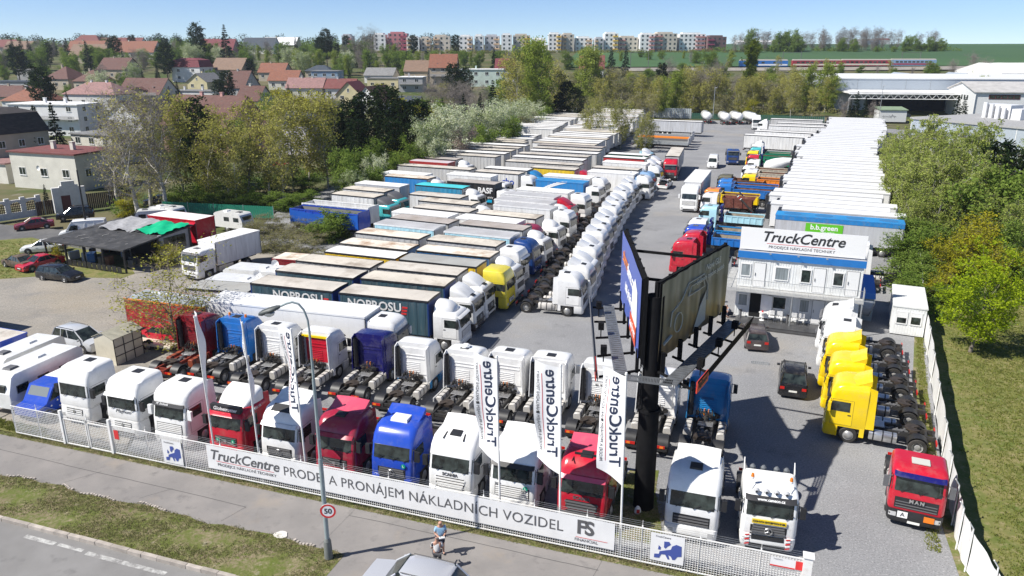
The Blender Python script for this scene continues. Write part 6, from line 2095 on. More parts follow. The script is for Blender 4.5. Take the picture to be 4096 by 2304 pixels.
# wire fence farther back on the right
wf = thing('wire_fence', 'thin galvanised wire fence between trailers and birch thicket', 'fence')
wp = [(34.3, 59.2), (37.5, 66), (41, 73), (45, 81.5), (50, 92), (57, 106), (66, 124)]
for (xa, ya), (xb, yb) in zip(wp, wp[1:]):
 n = int(hypot(xb - xa, yb - ya) / 2.5)
 for k in range(n):
  t = k / n
  MB().tube((lerp(xa, xb, t), lerp(ya, yb, t), 0), (lerp(xa, xb, t), lerp(ya, yb, t), 2.3), .03, n=5).build('post', FENCEW, wf)
 mb = MB()
 for z in (.3, .9, 1.5, 2.1):
  mb.tube((xa, ya, z), (xb, yb, z), .01, n=3)
 mb.build('wire', GALV, wf)
o = thing('drain_grate', 'small metal drain frame lying in the gravel near the office', 'drain', (18.55, 52.3, .0), R(-14))
mb = MB().box(-.65, .65, -.22, -.17, 0, .05).box(-.65, .65, .17, .22, 0, .05).box(-.65, -.6, -.17, .17, 0, .05).box(.6, .65, -.17, .17, 0, .05)
for k in range(8):
 mb.box(-.55 + k * .15, -.5 + k * .15, -.17, .17, 0, .04)
mb.build('grate', GALV, o)
# green sheet fence and grey sheet fence
def sheetfence(name, lab, pts, h, m, pitch=.5):
 o = thing(name, lab, 'fence')
 for (xa, ya), (xb, yb) in zip(pts, pts[1:]):
  L_ = hypot(xb - xa, yb - ya)
  n = max(2, int(L_ / pitch))
  z0 = [terr(lerp(xa, xb, i / n), lerp(ya, yb, i / n)) for i in range(n + 1)]
  mb = MB()
  for i in range(n):
   t0, t1 = i / n, (i + .85) / n
   A, B = (lerp(xa, xb, t0), lerp(ya, yb, t0)), (lerp(xa, xb, t1), lerp(ya, yb, t1))
   nx, ny = -(yb - ya) / L_ * .02, (xb - xa) / L_ * .02
   mb.hexa([(A[0] - nx, A[1] - ny, z0[i]), (B[0] - nx, B[1] - ny, z0[i]), (B[0] + nx, B[1] + ny, z0[i]), (A[0] + nx, A[1] + ny, z0[i]), (A[0] - nx, A[1] - ny, z0[i] + h), (B[0] - nx, B[1] - ny, z0[i] + h), (B[0] + nx, B[1] + ny, z0[i] + h), (A[0] + nx, A[1] + ny, z0[i] + h)])
  mb.build('sheet_panel', m, o)['kind'] = 'stuff'
  mb = MB()
  for t in (0, .5, 1):
   x, y = lerp(xa, xb, t), lerp(ya, yb, t)
   mb.tube((x, y, terr(x, y)), (x, y, terr(x, y) + h + .1), .05, n=5)
  mb.build('post', GALV, o)
 return o
sheetfence('green_fence', 'green picket fence at the foot of the left hedge', [(-50, 106.8), (-42, 105), (-33, 103)], 1.7, mat('fence green', (.01, .2, .12), .6), .3)
sheetfence('grey_fence', 'grey corrugated sheet fence at the far end of the lot', [(30, 268), (50, 262), (60, 259)], 3.2, mat('fence grey', (.38, .42, .44), .5, var=.1), .6)
sheetfence('dark_green_fence', 'dark green mesh fence behind the silo trailers', [(60, 258.5), (80, 253), (100, 247)], 1.9, mat('fence dark green', (.02, .09, .06), .7), .6)
# ---------------------------------------------------------------- cars, caravans, people, the yard on the left
CARS = {  # length, width, roof z, belt z, stations of the lower body (x from front, top z), greenhouse x: cowl, roof front, roof rear, tail base
 'wagon': (4.6, 1.78, 1.46, .92, [(0, .62), (.12, .72), (1.15, .9), (1.2, .92), (4.3, .95), (4.55, .9), (4.6, .7)], (1.15, 1.85, 4.15, 4.5)),
 'hatch': (4.1, 1.74, 1.46, .92, [(0, .62), (.12, .74), (1.0, .92), (3.8, .96), (4.05, .9), (4.1, .7)], (.95, 1.7, 3.4, 3.95)),
 'sedan': (4.5, 1.74, 1.4, .9, [(0, .6), (.12, .72), (1.2, .88), (3.7, .92), (4.4, .9), (4.5, .65)], (1.2, 1.95, 3.1, 3.85)),
 'suv': (4.65, 1.86, 1.7, 1.05, [(0, .72), (.1, .88), (1.1, 1.03), (4.4, 1.08), (4.6, 1.0), (4.65, .75)], (1.1, 1.85, 4.0, 4.5)),
 'mpv': (4.4, 1.8, 1.66, .98, [(0, .66), (.1, .8), (.85, .96), (4.2, 1.0), (4.36, .95), (4.4, .7)], (.8, 1.75, 4.0, 4.32)),
 'van': (5.3, 1.98, 2.35, 1.2, [(0, .75), (.1, .95), (.85, 1.15), (5.2, 1.25), (5.3, 1.2)], (.85, 1.6, 5.15, 5.25)),
}
def car(kind, col, glass_rear=True, open_boot=False):
 L_, W, zr, zb, st, (xc, xr0, xr1, xt) = CARS[kind]
 hw = W / 2
 def f():
  root = add('car', None)
  rings = []
  for x, zt in st:
   e = .9 if x < .05 or x > L_ - .05 else .97 if x < .2 or x > L_ - .2 else 1
   w = hw * e
   rings.append([(-x, -w * .92, .2), (-x, -w, .34), (-x, -w, zt * .72), (-x, -w * .93, zt), (-x, -w * .5, zt + .03), (-x, w * .5, zt + .03), (-x, w * .93, zt), (-x, w, zt * .72), (-x, w, .34), (-x, w * .92, .2)])
  MB().loft(rings[::-1]).build('body', col, root, 35)
  gw, rw_ = hw * .9, hw * .74
  zt = zr - .05
  G0 = [(-xt, -gw, zb), (-xc, -gw, zb - .02), (-xc, gw, zb - .02), (-xt, gw, zb)]
  G1 = [(-xr1, -rw_, zt), (-xr0, -rw_, zt), (-xr0, rw_, zt), (-xr1, rw_, zt)]
  o = MB().hexa(G0 + G1).build('windows', GLASS if not (kind == 'van') else col, root)
  if kind == 'van':
   mb = MB()
   mb.hexa([(-xc - .02, -gw + .1, zb + .05), (-xc + .01, -gw + .1, zb), (-xc + .01, gw - .1, zb), (-xc - .02, gw - .1, zb + .05), (-xr0 - .02, -rw_ + .05, zt - .35), (-xr0 + .3, -rw_ + .02, zt - .4), (-xr0 + .3, rw_ - .02, zt - .4), (-xr0 - .02, rw_ - .05, zt - .35)])
   mb.build('windscreen', GLASS, root)
   for sd in (-1, 1):
    MB().hexa([(-2.2, sd * gw - .03, zb + .05), (-1.15, sd * gw - .03, zb + .05), (-1.15, sd * gw + .02, zb + .05), (-2.2, sd * gw + .02, zb + .05), (-2.2, sd * (gw - .06) - .03, zb + .65), (-1.5, sd * (gw - .06) - .03, zb + .65), (-1.5, sd * (gw - .06) + .02, zb + .65), (-2.2, sd * (gw - .06) + .02, zb + .65)]).build('side_window', GLASS, root)
  rf = []
  for x, z, w in [(xr0 - .03, zt - .03, .96), (xr0 + .25, zt + .06, 1.03), ((xr0 + xr1) / 2, zt + .09, 1.06), (xr1 - .1, zt + .05, 1.03), (xr1 + .06, zt - .01, .95)]:
   rf.append([(-x, -rw_ * w, z - .06), (-x, -rw_ * w * .8, z), (-x, rw_ * w * .8, z), (-x, rw_ * w, z - .06)])
  MB().loft(rf[::-1]).build('roof', col, root, 40)
  mb = MB()
  for sd in (-1, 1):
   for i in (0, 1):
    a = Vector(G0[i if sd < 0 else 3 - i])
    b = Vector(G1[i if sd < 0 else 3 - i])
    mb.tube(a, b, .055, .05, 5)
   for t in ((.42, .7) if L_ > 4.3 else (.5,)):
    mb.tube((-lerp(xc + .35, xt - .1, t), sd * gw, zb), (-lerp(xr0, xr1, t), sd * rw_, zt), .04, .035, 4)
  mb.build('pillars', col, root)
  for x in (.85, L_ - .88):
   for sd in (-1, 1):
    m = MB()
    m.tube((-x, sd * (hw - .1), .33), (-x, sd * (hw + .004), .33), .39, .39, 16)
    m.build('wheel_arch', BLACKPL, root)
    m = MB()
    m.lathe([(.2, 0), (.3, -.02 * sd), (.32, -.05 * sd), (.32, -.18 * sd), (.2, -.2 * sd)], (-x, sd * (hw + .02), .32), 16)
    w_ = m.build('wheel', RUBBER, root, 40)
    m = MB()
    m.lathe([(.21, .0), (.18, -.03 * sd), (.08, .0), (.001, 0)], (-x, sd * (hw + .02), .32), 10)
    m.build('rim', STEEL, w_, 40)
  z0 = st[0][1]
  for sd in (-1, 1):
   MB().hexa([(-.22, sd * hw * .72 - .18, z0 - .06), (.0, sd * hw * .68 - .16, z0 - .08), (.0, sd * hw * .68 + .16, z0 - .08), (-.22, sd * hw * .72 + .2, z0 - .06), (-.25, sd * hw * .72 - .18, z0 + .1), (-.09, sd * hw * .68 - .16, z0 + .07), (-.09, sd * hw * .68 + .16, z0 + .07), (-.25, sd * hw * .72 + .2, z0 + .1)]).build('headlight', LAMPG, root)
   MB().box(-L_ - .012, -L_ + .12, sd * hw * .74 - .14, sd * hw * .74 + .14, .68, .86).build('tail_light', LRED, root)
   MB().cbox(-xc - .3, sd * (hw + .1), zb + .07, .12, .2, .14).build('mirror', col, root)
  MB().box(-.03, .025, -.42, .42, .3, .52).build('grille', BLACKPL, root)
  for x in (.02, -L_ - .015):
   MB().box(x - .012, x + .012, -.26, .26, .52 if x < 0 else .4, .64 if x < 0 else .5).build('number_plate', PLATE, root)
  if kind in ('wagon', 'suv', 'mpv'):
   mb = MB()
   for sd in (-1, 1):
    mb.tube((-xr0 - .2, sd * rw_ * .95, zt + .1), (-xr1 + .1, sd * rw_ * .95, zt + .1), .02, n=5)
   mb.build('roof_rail', BLACKPL, root)
  if open_boot:
   MB().hexa([(-xr1 - .9, -.6, zr + .25), (-xr1 - .05, -.62, zr - .02), (-xr1 - .05, .62, zr - .02), (-xr1 - .9, .6, zr + .25), (-xr1 - .9, -.6, zr + .3), (-xr1 - .05, -.62, zr + .03), (-xr1 - .05, .62, zr + .03), (-xr1 - .9, .6, zr + .3)]).build('tailgate', col, root)
   MB().box(-L_ - .02, -L_ + .2, -.55, .55, .7, 1.25).build('boot', BLACKPL, root)
  return root
 return f
P = PINK
for i, (k, c, x, y, a, lab) in enumerate([
  ('suv', mat('silver paint', (.52, .53, .56), .3, .3, coat=.4), -6.35, 27.6, 161, 'silver estate car with roof rails parked on the pavement at the bottom edge'),
  ('wagon', P['bronze'], 20.0, 58.9, 77, 'dark brown estate car parked in front of the office'),
  ('suv', P['black'], 20.35, 50.5, 70, 'black off-roader standing between office and yellow tractors'),
  ('wagon', P['black'], -43.9, 73.3, -17, 'black estate car parked before the tar-roofed shack'),
  ('sedan', P['red'], -51.7, 76.3, -118, 'bright red saloon car on the grass beside the shack'),
  ('sedan', WHITE, -56.4, 84.4, 195, 'old white saloon car with boxy boot on the grass'),
  ('sedan', mat('rusty paint', (.1, .07, .05), .7, var=.4), -54.9, 79.6, 150, 'rusty brown scrap car in the grass'),
  ('suv', P['black'], -62.5, 101.9, 205, 'large black car with bright headlamp glint in the side street'),
  ('sedan', P['darkred'], -64.4, 95.7, 212, 'dark red saloon car parked before the arched wall'),
  ('mpv', P['silver'], -31.9, 54.6, -24, 'silver people carrier beside the cream metal shed'),
  ('hatch', P['red'], -29.9, 57.5, 160, 'red rally car with white stickers on a small trailer'),
  ('hatch', P['red'], -35.6, 88.4, 150, 'dark red car half hidden by the red show trailer'),
  ('van', WHITE, -55.6, 90.7, 200, 'white panel van behind the tar-roofed shack'),
  ('van', WHITE, 39.3, 149.0, -108, 'white panel van standing in the avenue'),
  ('hatch', WHITE, 26.9, 129.7, 65, 'white hatchback with open boot behind the tractor row'),
  ('sedan', P['black'], -55.5, 112.5, 200, 'black car in the shade of the street trees'),
  ('sedan', P['silver'], 137, 258, 170, 'silver car in the yard of the warehouse'),
  ('suv', P['black'], 131, 264, 170, 'dark off-roader under the warehouse canopy'),
  ('hatch', P['red'], -47.5, 152, 160, 'red car glimpsed among the trees on the left')]):
 place('car' + k + str(i), car(k, c, open_boot=(i == 14)), (x, y, 0.02), R(a), lab, 'car' if k != 'van' else 'van', None)
def caravan(L_=5.5, W=2.2, h=2.55, col=WHITE):
 def f():
  r = add('caravan', None)
  prof = [(0, .5), (0, 1.5), (-.35, h - .15), (-.6, h), (-L_ + .4, h), (-L_ + .1, h - .2), (-L_, 1.4), (-L_, .5)]
  MB().prism(prof, -W / 2, W / 2).build('body', col, r)
  for sd in (-1, 1):
   for x in (-1.0, -2.6, -4.3):
    if -x < L_ - .5:
     w_ = MB().box(x - .45, x + .45, sd * W / 2 - .015, sd * W / 2 + .015, 1.35, 1.9).build('window', GREYPL, r)
     MB().box(x - .4, x + .4, sd * W / 2 - .022, sd * W / 2 + .022, 1.4, 1.85).build('pane', GLASS, w_)
   wheel(r, -L_ * .55, sd * (W / 2 - .02), False, .32, 1)
  MB().box(-.32, -.02, -.7, .7, 1.55, 2.05).build('window', GLASS, r)
  for x in (-1.3, -3.4):
   o = MB().hexa([(x - .35, -.35, h), (x + .35, -.35, h), (x + .35, .35, h), (x - .35, .35, h), (x - .28, -.28, h + .12), (x + .28, -.28, h + .12), (x + .28, .28, h + .12), (x - .28, .28, h + .12)]).build('roof_vent', GREYPL if x > -2 else WHITE, r)
  MB().tube((0, 0, .5), (1.1, 0, .5), .05).build('drawbar', GALV, r)
  return r
 return f
CVW = paint('caravan white', (.74, .74, .72))
for i, (L_, W, h, x, y, a, lab) in enumerate([(6.0, 2.15, 2.7, -32.85, 43.95, -106.3, 'white motorhome with two roof vents at the left fence end'), (5.4, 2.1, 2.5, -35.3, 47.0, -106, 'older white motorhome with ribbed roof at the left picture edge'),
  (4.8, 2.1, 2.4, -33.9, 95.2, -25, 'small white caravan with brown door by the green fence'), (4.6, 2.1, 2.4, -44.0, 99, -20, 'white caravan behind the red show trailer'), (4.4, 2.0, 2.3, -49.5, 97.5, 200, 'grubby white caravan under the street trees'),
  (7.2, 2.4, 3.0, -20.3, 63.4, -15, 'white motorhome with satellite dish nearest the long white trailer'), (7.2, 2.4, 2.9, -19.9, 67.2, -16, 'white motorhome behind the one with the satellite dish'), (3.6, 1.9, 1.9, -21.5, 61.2, -15, 'low white hard-top trailer beside the motorhomes')]):
 o = place('cv' + str(i), caravan(L_, W, h, CVW), (x, y, 0), R(a), lab, 'caravan', 'caravans and motorhomes on the left')
 if i in (5, 6):
  d_ = MB()
  d_.lathe([(.001, .1), (.25, .06), (.4, -.05)], (-2.2, 0, h + .5), 14).tube((-2.2, 0, h), (-2.2, 0, h + .45), .03)
  d_.build('satellite_dish', PLCH, o)
# starred pickup
o = thing('flag_pickup', 'blue pickup cab with white stars and striped canvas beside the motorhome', 'pickup', (-30.35, 42.75, 0), R(-107))
mb = MB().prism([(0, .5), (0, 1.0), (-.7, 1.15), (-1.35, 2.05), (-2.5, 2.1), (-2.5, .5)], -.95, .95)
mb.build('cab', P['blue'], o)
MB().hexa([(-.76, -.8, 1.16), (-.72, -.8, 1.16), (-.72, .8, 1.16), (-.76, .8, 1.16), (-1.34, -.75, 1.98), (-1.28, -.75, 1.98), (-1.28, .75, 1.98), (-1.34, .75, 1.98)]).build('windscreen', mat('bright glass', (.2, .22, .22), .1), o)
for sd in (-1, 1):
 MB().prism([(-.95, 1.2), (-1.4, 1.95), (-2.2, 1.98), (-2.1, 1.4)], sd * .955 - .01, sd * .955 + .01).build('side_window', GLASS, o)
 for k, (x, z) in enumerate([(-1.0, .9), (-1.5, 1.1), (-2.0, .8), (-2.2, 1.25), (-1.6, .65)]):
  MB().prism([((x + (.09 if j % 2 else .035) * sin(pi * j / 5)), z + (.09 if j % 2 else .035) * cos(pi * j / 5)) for j in range(10)], sd * .962 - .006, sd * .962 + .006).build('star', WINK, o)
 wheel(o, -.7, sd * .95, False, .33, 1)
 wheel(o, -4.2, sd * .95, False, .33, 1)
mb = MB()
for k in range(9):
 for sd in (-1, 1):
  mb.box(-5.5, -2.52, sd * 1.0 - .02, sd * 1.0 + .02, .6 + k * .16, .76 + k * .16, k % 2)
mb.box(-5.5, -2.52, -1.0, 1.0, 2.04, 2.08, 1)
mb.build('canvas', [REDINK, WINK], o)
# tool shed, scrap wagon
o = thing('metal_shed', 'cream sheet metal garden shed with low gable roof', 'shed', (-31.1, 52.5, 0), R(-21))
mb = MB().prism([(0, 0), (1.9, 0), (1.9, 2.05), (.95, 2.45), (0, 2.05)], 0, 2.6)
mb.build('wall', P['cream'], o)
mb = MB()
for a, b in (((-.1, 2.05), (.95, 2.5)), ((.95, 2.5), (2.0, 2.05))):
 mb.hexa([(a[0], -.1, a[1]), (b[0], -.1, b[1]), (b[0], 2.7, b[1]), (a[0], 2.7, a[1]), (a[0], -.1, a[1] + .05), (b[0], -.1, b[1] + .05), (b[0], 2.7, b[1] + .05), (a[0], 2.7, a[1] + .05)])
mb.build('roof', mat('mossy roof', (.4, .38, .3), .8, var=.2), o)
mb = MB()
for z in (.7, 1.4):
 mb.box(1.9, 1.93, 0, 2.6, z - .03, z + .03)
for y in (.03, .9, 1.75, 2.57):
 mb.box(1.9, 1.93, y - .03, y + .03, 0, 2.05)
mb.build('wall_frame', BLACKPL, o)
o = thing('show_container', 'red rally container trailer with chequered orange roof stripe', 'trailer', (-26.3, 58.7, 0), R(-18))
add_body(o, -5.6, 2.2, mat('roof litter', (.3, .33, .35), .7, var=.4, scale=1), mat('red graphic', (.35, .02, .02), .5, var=.5, scale=2), 'box', z0=.5, z1=2.9, rail=P['orange'], end=P['darkred'])
mb = MB()
for k in range(24):
 mb.box(-4.5 + k * .2, -4.3 + k * .2, .5 + .15 * (k % 2), .65 + .15 * (k % 2), 2.905, 2.912, 0)
mb.build('chequered_stripe', WINK, o)
o = thing('car_trailer', 'low car trailer under the red rally car', 'trailer', (-28.2, 55.9, 0), R(160))
MB().box(-2.3, 2.2, -1, 1, .35, .5).build('deck', P['cream'], o)
wheel(o, 0, .95, False, .3, 1); wheel(o, 0, -.95, False, .3, 1)
place('horsebox', boxtruck('low', 'plain', WHITE, RF['white'], CU['white'], L=6.2, kind='box', lod=0, z1=3.6, gap=.0, hatch=True), (-32.6, 73.5, 0), R(-122 + 5), 'white horse transporter lorry with pale pink side window', 'truck', None)
o = thing('show_trailer', 'red show trailer with pale roof and red awning', 'trailer', (-37.6, 88.0, 0), R(-24))
add_body(o, -6.0, 1.6, RF['white'], P['red'], 'box', z0=.6, z1=3.5, end=P['red'], w=3.0)
MB().hexa([(.2, -3.0, 2.6), (1.7, -3.0, 2.6), (1.7, -1.5, 3.2), (.2, -1.5, 3.2), (.2, -3.0, 2.64), (1.7, -3.0, 2.64), (1.7, -1.5, 3.24), (.2, -1.5, 3.24)]).build('awning', P['red'], o)
MB().box(-2.5, .2, -1.52, -1.5, 1.0, 2.7).build('doorway', INK, o)
o = thing('old_wagon', 'dark brown tarpaulin trailer cut by the left picture edge', 'trailer', (-45.6, 58.9, 0), R(-20))
add_body(o, -4, 2.2, RF['white'], mat('brown tarp', (.07, .05, .05), .7), 'box', z0=.9, z1=2.9, end=GREYPL)
add_running(o, -4, 2.2, [-1.5, .0], legs=False)
o = thing('blue_trailer', 'small flat trailer with blue sides at the left edge', 'trailer', (-37.0, 51.6, 0), R(-20))
add_body(o, -3.5, .6, RF['beige'], P['blue'], 'box', z0=.6, z1=2.4, rail=P['blue'], end=P['blue'])
o = thing('tarpaulin_wagon', 'grey tarpaulin covered trailer beside the long white trailer', 'trailer', (-23.4, 61.6, 0), R(-12))
add_body(o, -4.2, 1.6, RF['dkgrey'], CU['ltgrey'], 'curtain', z0=.8, z1=3.1)
o = thing('container_scrap', 'dark red container with rusty littered roof between motorhomes and bushes', 'container', (-19.8, 73.2, 0), R(-15))
add_body(o, -4, 3, RF['rust'], P['darkred'], 'box', z0=.1, z1=2.5, end=P['darkred'])
# shack with tarred roof
sk_ = thing('shack', 'open shack with black tarred roof, posts and green tarpaulin', 'shack', (-51.3, 80.9, 0), R(-24))
TAR = mat('tar paper', (.035, .035, .037), .75, var=.35, scale=.8, dirt=(.2, .19, .18), dirt_amt=.35)
mb = MB()
mb.hexa([(0, -.5, 2.35), (12.2, -.2, 2.45), (12.5, 9.0, 3.3), (1.0, 9.0, 3.1), (0, -.5, 2.5), (12.2, -.2, 2.6), (12.5, 9.0, 3.45), (1.0, 9.0, 3.25)])
mb.build('roof', TAR, sk_)
rng = random.Random(12)
for k in range(16):
 x, y = rng.uniform(.8, 11), rng.uniform(0, 5.5)
 L_ = rng.uniform(.8, 2.4)
 MB().cbox(0, 0, 0, L_, .07, .04).build('roof_batten', GREYPL if k % 3 else mat('pale batten', (.35, .34, .32), .8), sk_, loc=(x, y, 2.56 + .09 * y), rz=R(rng.choice((88, 92, 86, 4)))).rotation_euler[0] = R(5)
def drape(name, m, x0, x1, y0, y1, z, amp, seed):
 P_ = []
 rng = random.Random(seed)
 nu, nv = 16, 12
 for i in range(nu):
  for j in range(nv):
   x, y = lerp(x0, x1, i / (nu - 1)), lerp(y0, y1, j / (nv - 1))
   P_.append((x + rng.uniform(-.1, .1), y + rng.uniform(-.1, .1), z + .09 * y + amp * (.5 + .5 * sin(x * 2.3) * sin(y * 1.7)) + rng.uniform(0, amp * .5)))
 add(name, grid_mesh(name, np.array(P_), nu, nv, m), sk_)
drape('tarpaulin', mat('green tarpaulin', (.0, .42, .2), .5), 8.2, 12.4, 4.6, 8.6, 2.58, .35, 1)
drape('tarpaulin', mat('grey sheeting', (.33, .33, .34), .55, var=.2), 2.4, 8.0, 4.6, 9.0, 2.52, .3, 2)
for x, y in [(.3, -.3), (3.4, -.25), (6.2, -.2), (9.0, -.15), (12.0, 0), (12.2, 4.2), (12.3, 8.6), (1.1, 8.8), (.6, 4)]:
 MB().tube((x, y, 0), (x, y, 2.45 + .09 * y), .11, n=6).build('post', BLACKPL, sk_)
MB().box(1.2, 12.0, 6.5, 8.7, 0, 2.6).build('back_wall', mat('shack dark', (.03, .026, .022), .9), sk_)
MB().box(12.0, 12.2, 4.4, 8.6, 0, 3.1).build('side_wall', mat('grey boards', (.3, .3, .31), .8, var=.2), sk_)
MB().box(12.2, 12.23, 5.0, 8.0, 1.2, 2.7).build('window', GLASS, sk_)
for k in range(11):
 MB().box(3.6 + k * .75, 4.2 + k * .75, -.35, -.3, .1, .75).build('fence_board', BLACKPL, sk_)
rng = random.Random(77)
for k in range(16):
 x, y = rng.uniform(1.5, 11.5), rng.uniform(1.5, 6)
 MB().cbox(0, 0, .4, rng.uniform(.3, 1.2), rng.uniform(.3, .8), .8 + rng.uniform(0, .5)).build('junk', [GREYPL, BLACKPL, P['midblue'], RUST, PLCH][k % 5], sk_, loc=(x, y, 0), rz=rng.uniform(0, 3))
# arched white wall and gate pillar
aw = thing('arched_wall', 'white garden wall with pointed arch openings and brown lattice', 'wall', (-76.5, 92.8, 0), R(52))
mb = MB().box(0, 16, 0, .3, 0, .9).box(0, 16, 0, .3, 2.3, 2.6)
for k in range(9):
 x = k * 1.95
 mb.box(x, x + .6, -.05, .35, .9, 2.9)
for k in range(8):
 x = .6 + k * 1.95
 mb.prism([(x, 2.0), (x + .675, 2.5), (x + 1.35, 2.0), (x + 1.35, 2.35), (x, 2.35)], .02, .28)
mb.build('wall', mat('lime wall', (.62, .61, .6), .8, var=.08), aw)
for k in range(8):
 mb = MB()
 for j in range(6):
  mb.box(.6 + k * 1.95 + j * .22, .68 + k * 1.95 + j * .22, .1, .16, .9, 2.2)
 for j in range(4):
  mb.box(.6 + k * 1.95, 1.95 + k * 1.95, .16, .2, 1.0 + j * .32, 1.1 + j * .32)
 mb.build('lattice', mat('brown lattice', (.08, .05, .035), .8), aw)
gp = thing('gatehouse', 'white stepped gate pillar with red door in the side street', 'gate', (-65.3, 106.5, 0), R(40))
mb = MB().box(0, 1.0, 0, .6, 0, 3.6).box(1.0, 3.4, .1, .6, 2.4, 3.8).box(3.4, 4.2, 0, .6, 0, 3.5).box(1.3, 3.0, .1, .6, 3.8, 4.4).box(2.2, 3.4, .1, .6, 0, 2.4)
mb.build('pillar', MATS['lime wall'], gp)
MB().box(1.0, 2.2, .2, .35, 0, 2.4).build('door', mat('maroon door', (.12, .03, .03), .6), gp)
sheetfence('board_fence', 'brown board fence left of the gate pillar', [(-66.8, 104.6), (-65.4, 106.4)], 2.0, mat('brown boards', (.09, .05, .035), .8), .25)
sheetfence('board_gate', 'dark slatted gate right of the gate pillar', [(-62.2, 109.4), (-57.6, 113.6)], 2.3, mat('dark boards', (.05, .035, .028), .8), .25)
for k, (x, y, h_, lab) in enumerate([(-52.6, 91.5, 8.5, 'black timber utility pole behind the shack'), (63.4, 244, 11, 'thin pale lamp mast behind the silo trailers'), (113, 238, 12, 'slim lamp mast before the warehouse canopy'), (51, 262, 12, 'slim lamp mast at the far fence')]):
 o = thing('lamp_mast' if k else 'utility_pole', lab, 'pole', (x, y, 0))
 MB().tube((0, 0, 0), (0, 0, h_), .14 if k == 0 else .1, .08, 8).build('pole', BLACKPL if k == 0 else GALV, o)
 if k:
  MB().cbox(.3, 0, h_, .7, .25, .12).build('lamp_head', PLCH, o)
# people: one continuous skinned body, clothes as children
SKINM = mat('skin', (.5, .28, .2), .5)
def limb_mesh(name, pts, edges, m, parent, sub=2):
 me = bpy.data.meshes.new(name)
 me.from_pydata([p[:3] for p in pts], edges, [])
 me.materials.append(m)
 o = add(name, me, parent)
 md = o.modifiers.new('skin', 'SKIN')
 for i, v in enumerate(me.skin_vertices[0].data):
  v.radius = (pts[i][3], pts[i][3])
  v.use_root = i == 0
 s_ = o.modifiers.new('sub', 'SUBSURF')
 s_.levels = s_.render_levels = sub
 return o
def person(loc, rz, lab, shirt, trousers, shorts=False, hair=None, pose='stand', sc=1.0):
 r = thing('person', lab, 'person', loc, rz)
 if pose == 'stand':
  hip, kn, an = .93, .5, .07
  J = dict(p=(0, 0, .95, .15), s1=(0, 0, 1.15, .15), s2=(.01, 0, 1.36, .17), n=(.0, 0, 1.5, .065), h=(.03, 0, 1.62, .1), h2=(.03, 0, 1.72, .09))
  legs = [((0, sd * .1, .88, .1), (.02, sd * .11, .5, .065), (-.01, sd * .12, .1, .045), (.13, sd * .13, .035, .04)) for sd in (-1, 1)]
  arms = [((0, sd * .19, 1.42, .065), (.02, sd * .26, 1.15, .045), (.25, sd * .1, 1.07, .035), (.33, sd * .05, 1.08, .035)) for sd in (-1, 1)]
 else:
  J = dict(p=(-.1, 0, .42, .16), s1=(.05, 0, .62, .16), s2=(.2, 0, .82, .17), n=(.28, 0, .95, .065), h=(.34, 0, 1.06, .1), h2=(.35, 0, 1.14, .09))
  legs = [((-.08, sd * .1, .4, .11), (.3, sd * .13, .5, .075), (.1, sd * .13, .1, .05), (.25, sd * .14, .04, .04)) for sd in (-1, 1)]
  arms = [((.2, sd * .19, .86, .065), (.32, sd * .24, .62, .05), (.42, sd * .12, .75, .04), (.42, sd * .06, .88, .04)) for sd in (-1, 1)]
 pts = list(J.values())
 E = [(0, 1), (1, 2), (2, 3), (3, 4), (4, 5)]
 for lg in legs:
  i = len(pts)
  pts += list(lg)
  E += [(0, i), (i, i + 1), (i + 1, i + 2), (i + 2, i + 3)]
 for ar in arms:
  i = len(pts)
  pts += list(ar)
  E += [(2, i), (i, i + 1), (i + 1, i + 2), (i + 2, i + 3)]
  e = ar[3]
  for f_ in range(4):
   j = len(pts)
   pts.append((e[0] + .075, e[1] + (f_ - 1.5) * .022, e[2] - .01, .011))
   E.append((i + 3, j))
 limb_mesh('body', pts, E, SKINM, r)
 g = lambda q, k: (q[0], q[1], q[2], q[3] * k)
 P_ = [g(J['p'], 1.12), g(J['s1'], 1.13), g(J['s2'], 1.1)]
 E = [(0, 1), (1, 2)]
 for ar in arms:
  i = len(P_)
  mid = tuple(lerp(ar[0][k], ar[1][k], .75) for k in range(4))
  P_ += [g(ar[0], 1.25), g(mid, 1.3)]
  E += [(2, i), (i, i + 1)]
 limb_mesh('shirt', P_, E, shirt, r)
 P_ = [g(J['p'], 1.1)]
 E = []
 for lg in legs:
  i = len(P_)
  end = tuple(lerp(lg[0][k], lg[1][k], .8) for k in range(4)) if shorts else lg[2]
  P_ += [g(lg[0], 1.15), g(lg[1] if not shorts else end, 1.25)] + ([] if shorts else [g(end, 1.4)])
  E += [(0, i), (i, i + 1)] + ([] if shorts else [(i + 1, i + 2)])
 limb_mesh('shorts' if shorts else 'trousers', P_, E, trousers, r)
 for lg in legs:
  f_ = lg[3]
  limb_mesh('shoe', [(f_[0] - .14, f_[1], .05, .05), (f_[0] + .04, f_[1], .04, .045)], [(0, 1)], INK, r, 1)
 h = J['h']
 if hair:
  limb_mesh('hair', [(h[0] - .04, 0, h[2] + .02, .1), (h[0] - .02, 0, h[2] + .1, .095)], [(0, 1)], hair, r, 1)
 mb = MB()
 for sd in (-1, 1):
  mb.cbox(h[0] + .098, sd * .035, h[2] + .02, .014, .03, .012)
 mb.build('eyes', INK, r)
 r.scale = (sc, sc, sc)
 return r
o = person((-3.3, 29.85, .02), R(-75), 'bald man in pale blue T-shirt and dark shorts holding a controller on the pavement', mat('pale blue cotton', (.3, .5, .68), .8), mat('dark cotton', (.02, .025, .05), .8), True, sc=1.03)
q = thing('remote_controller', 'small white remote controller held by the man in the pale blue T-shirt', 'remote control', (-3.2, 29.5, 1.12), R(-75))
MB().box(-.07, .07, -.13, .13, 0, .05).build('case', PLCH, q)
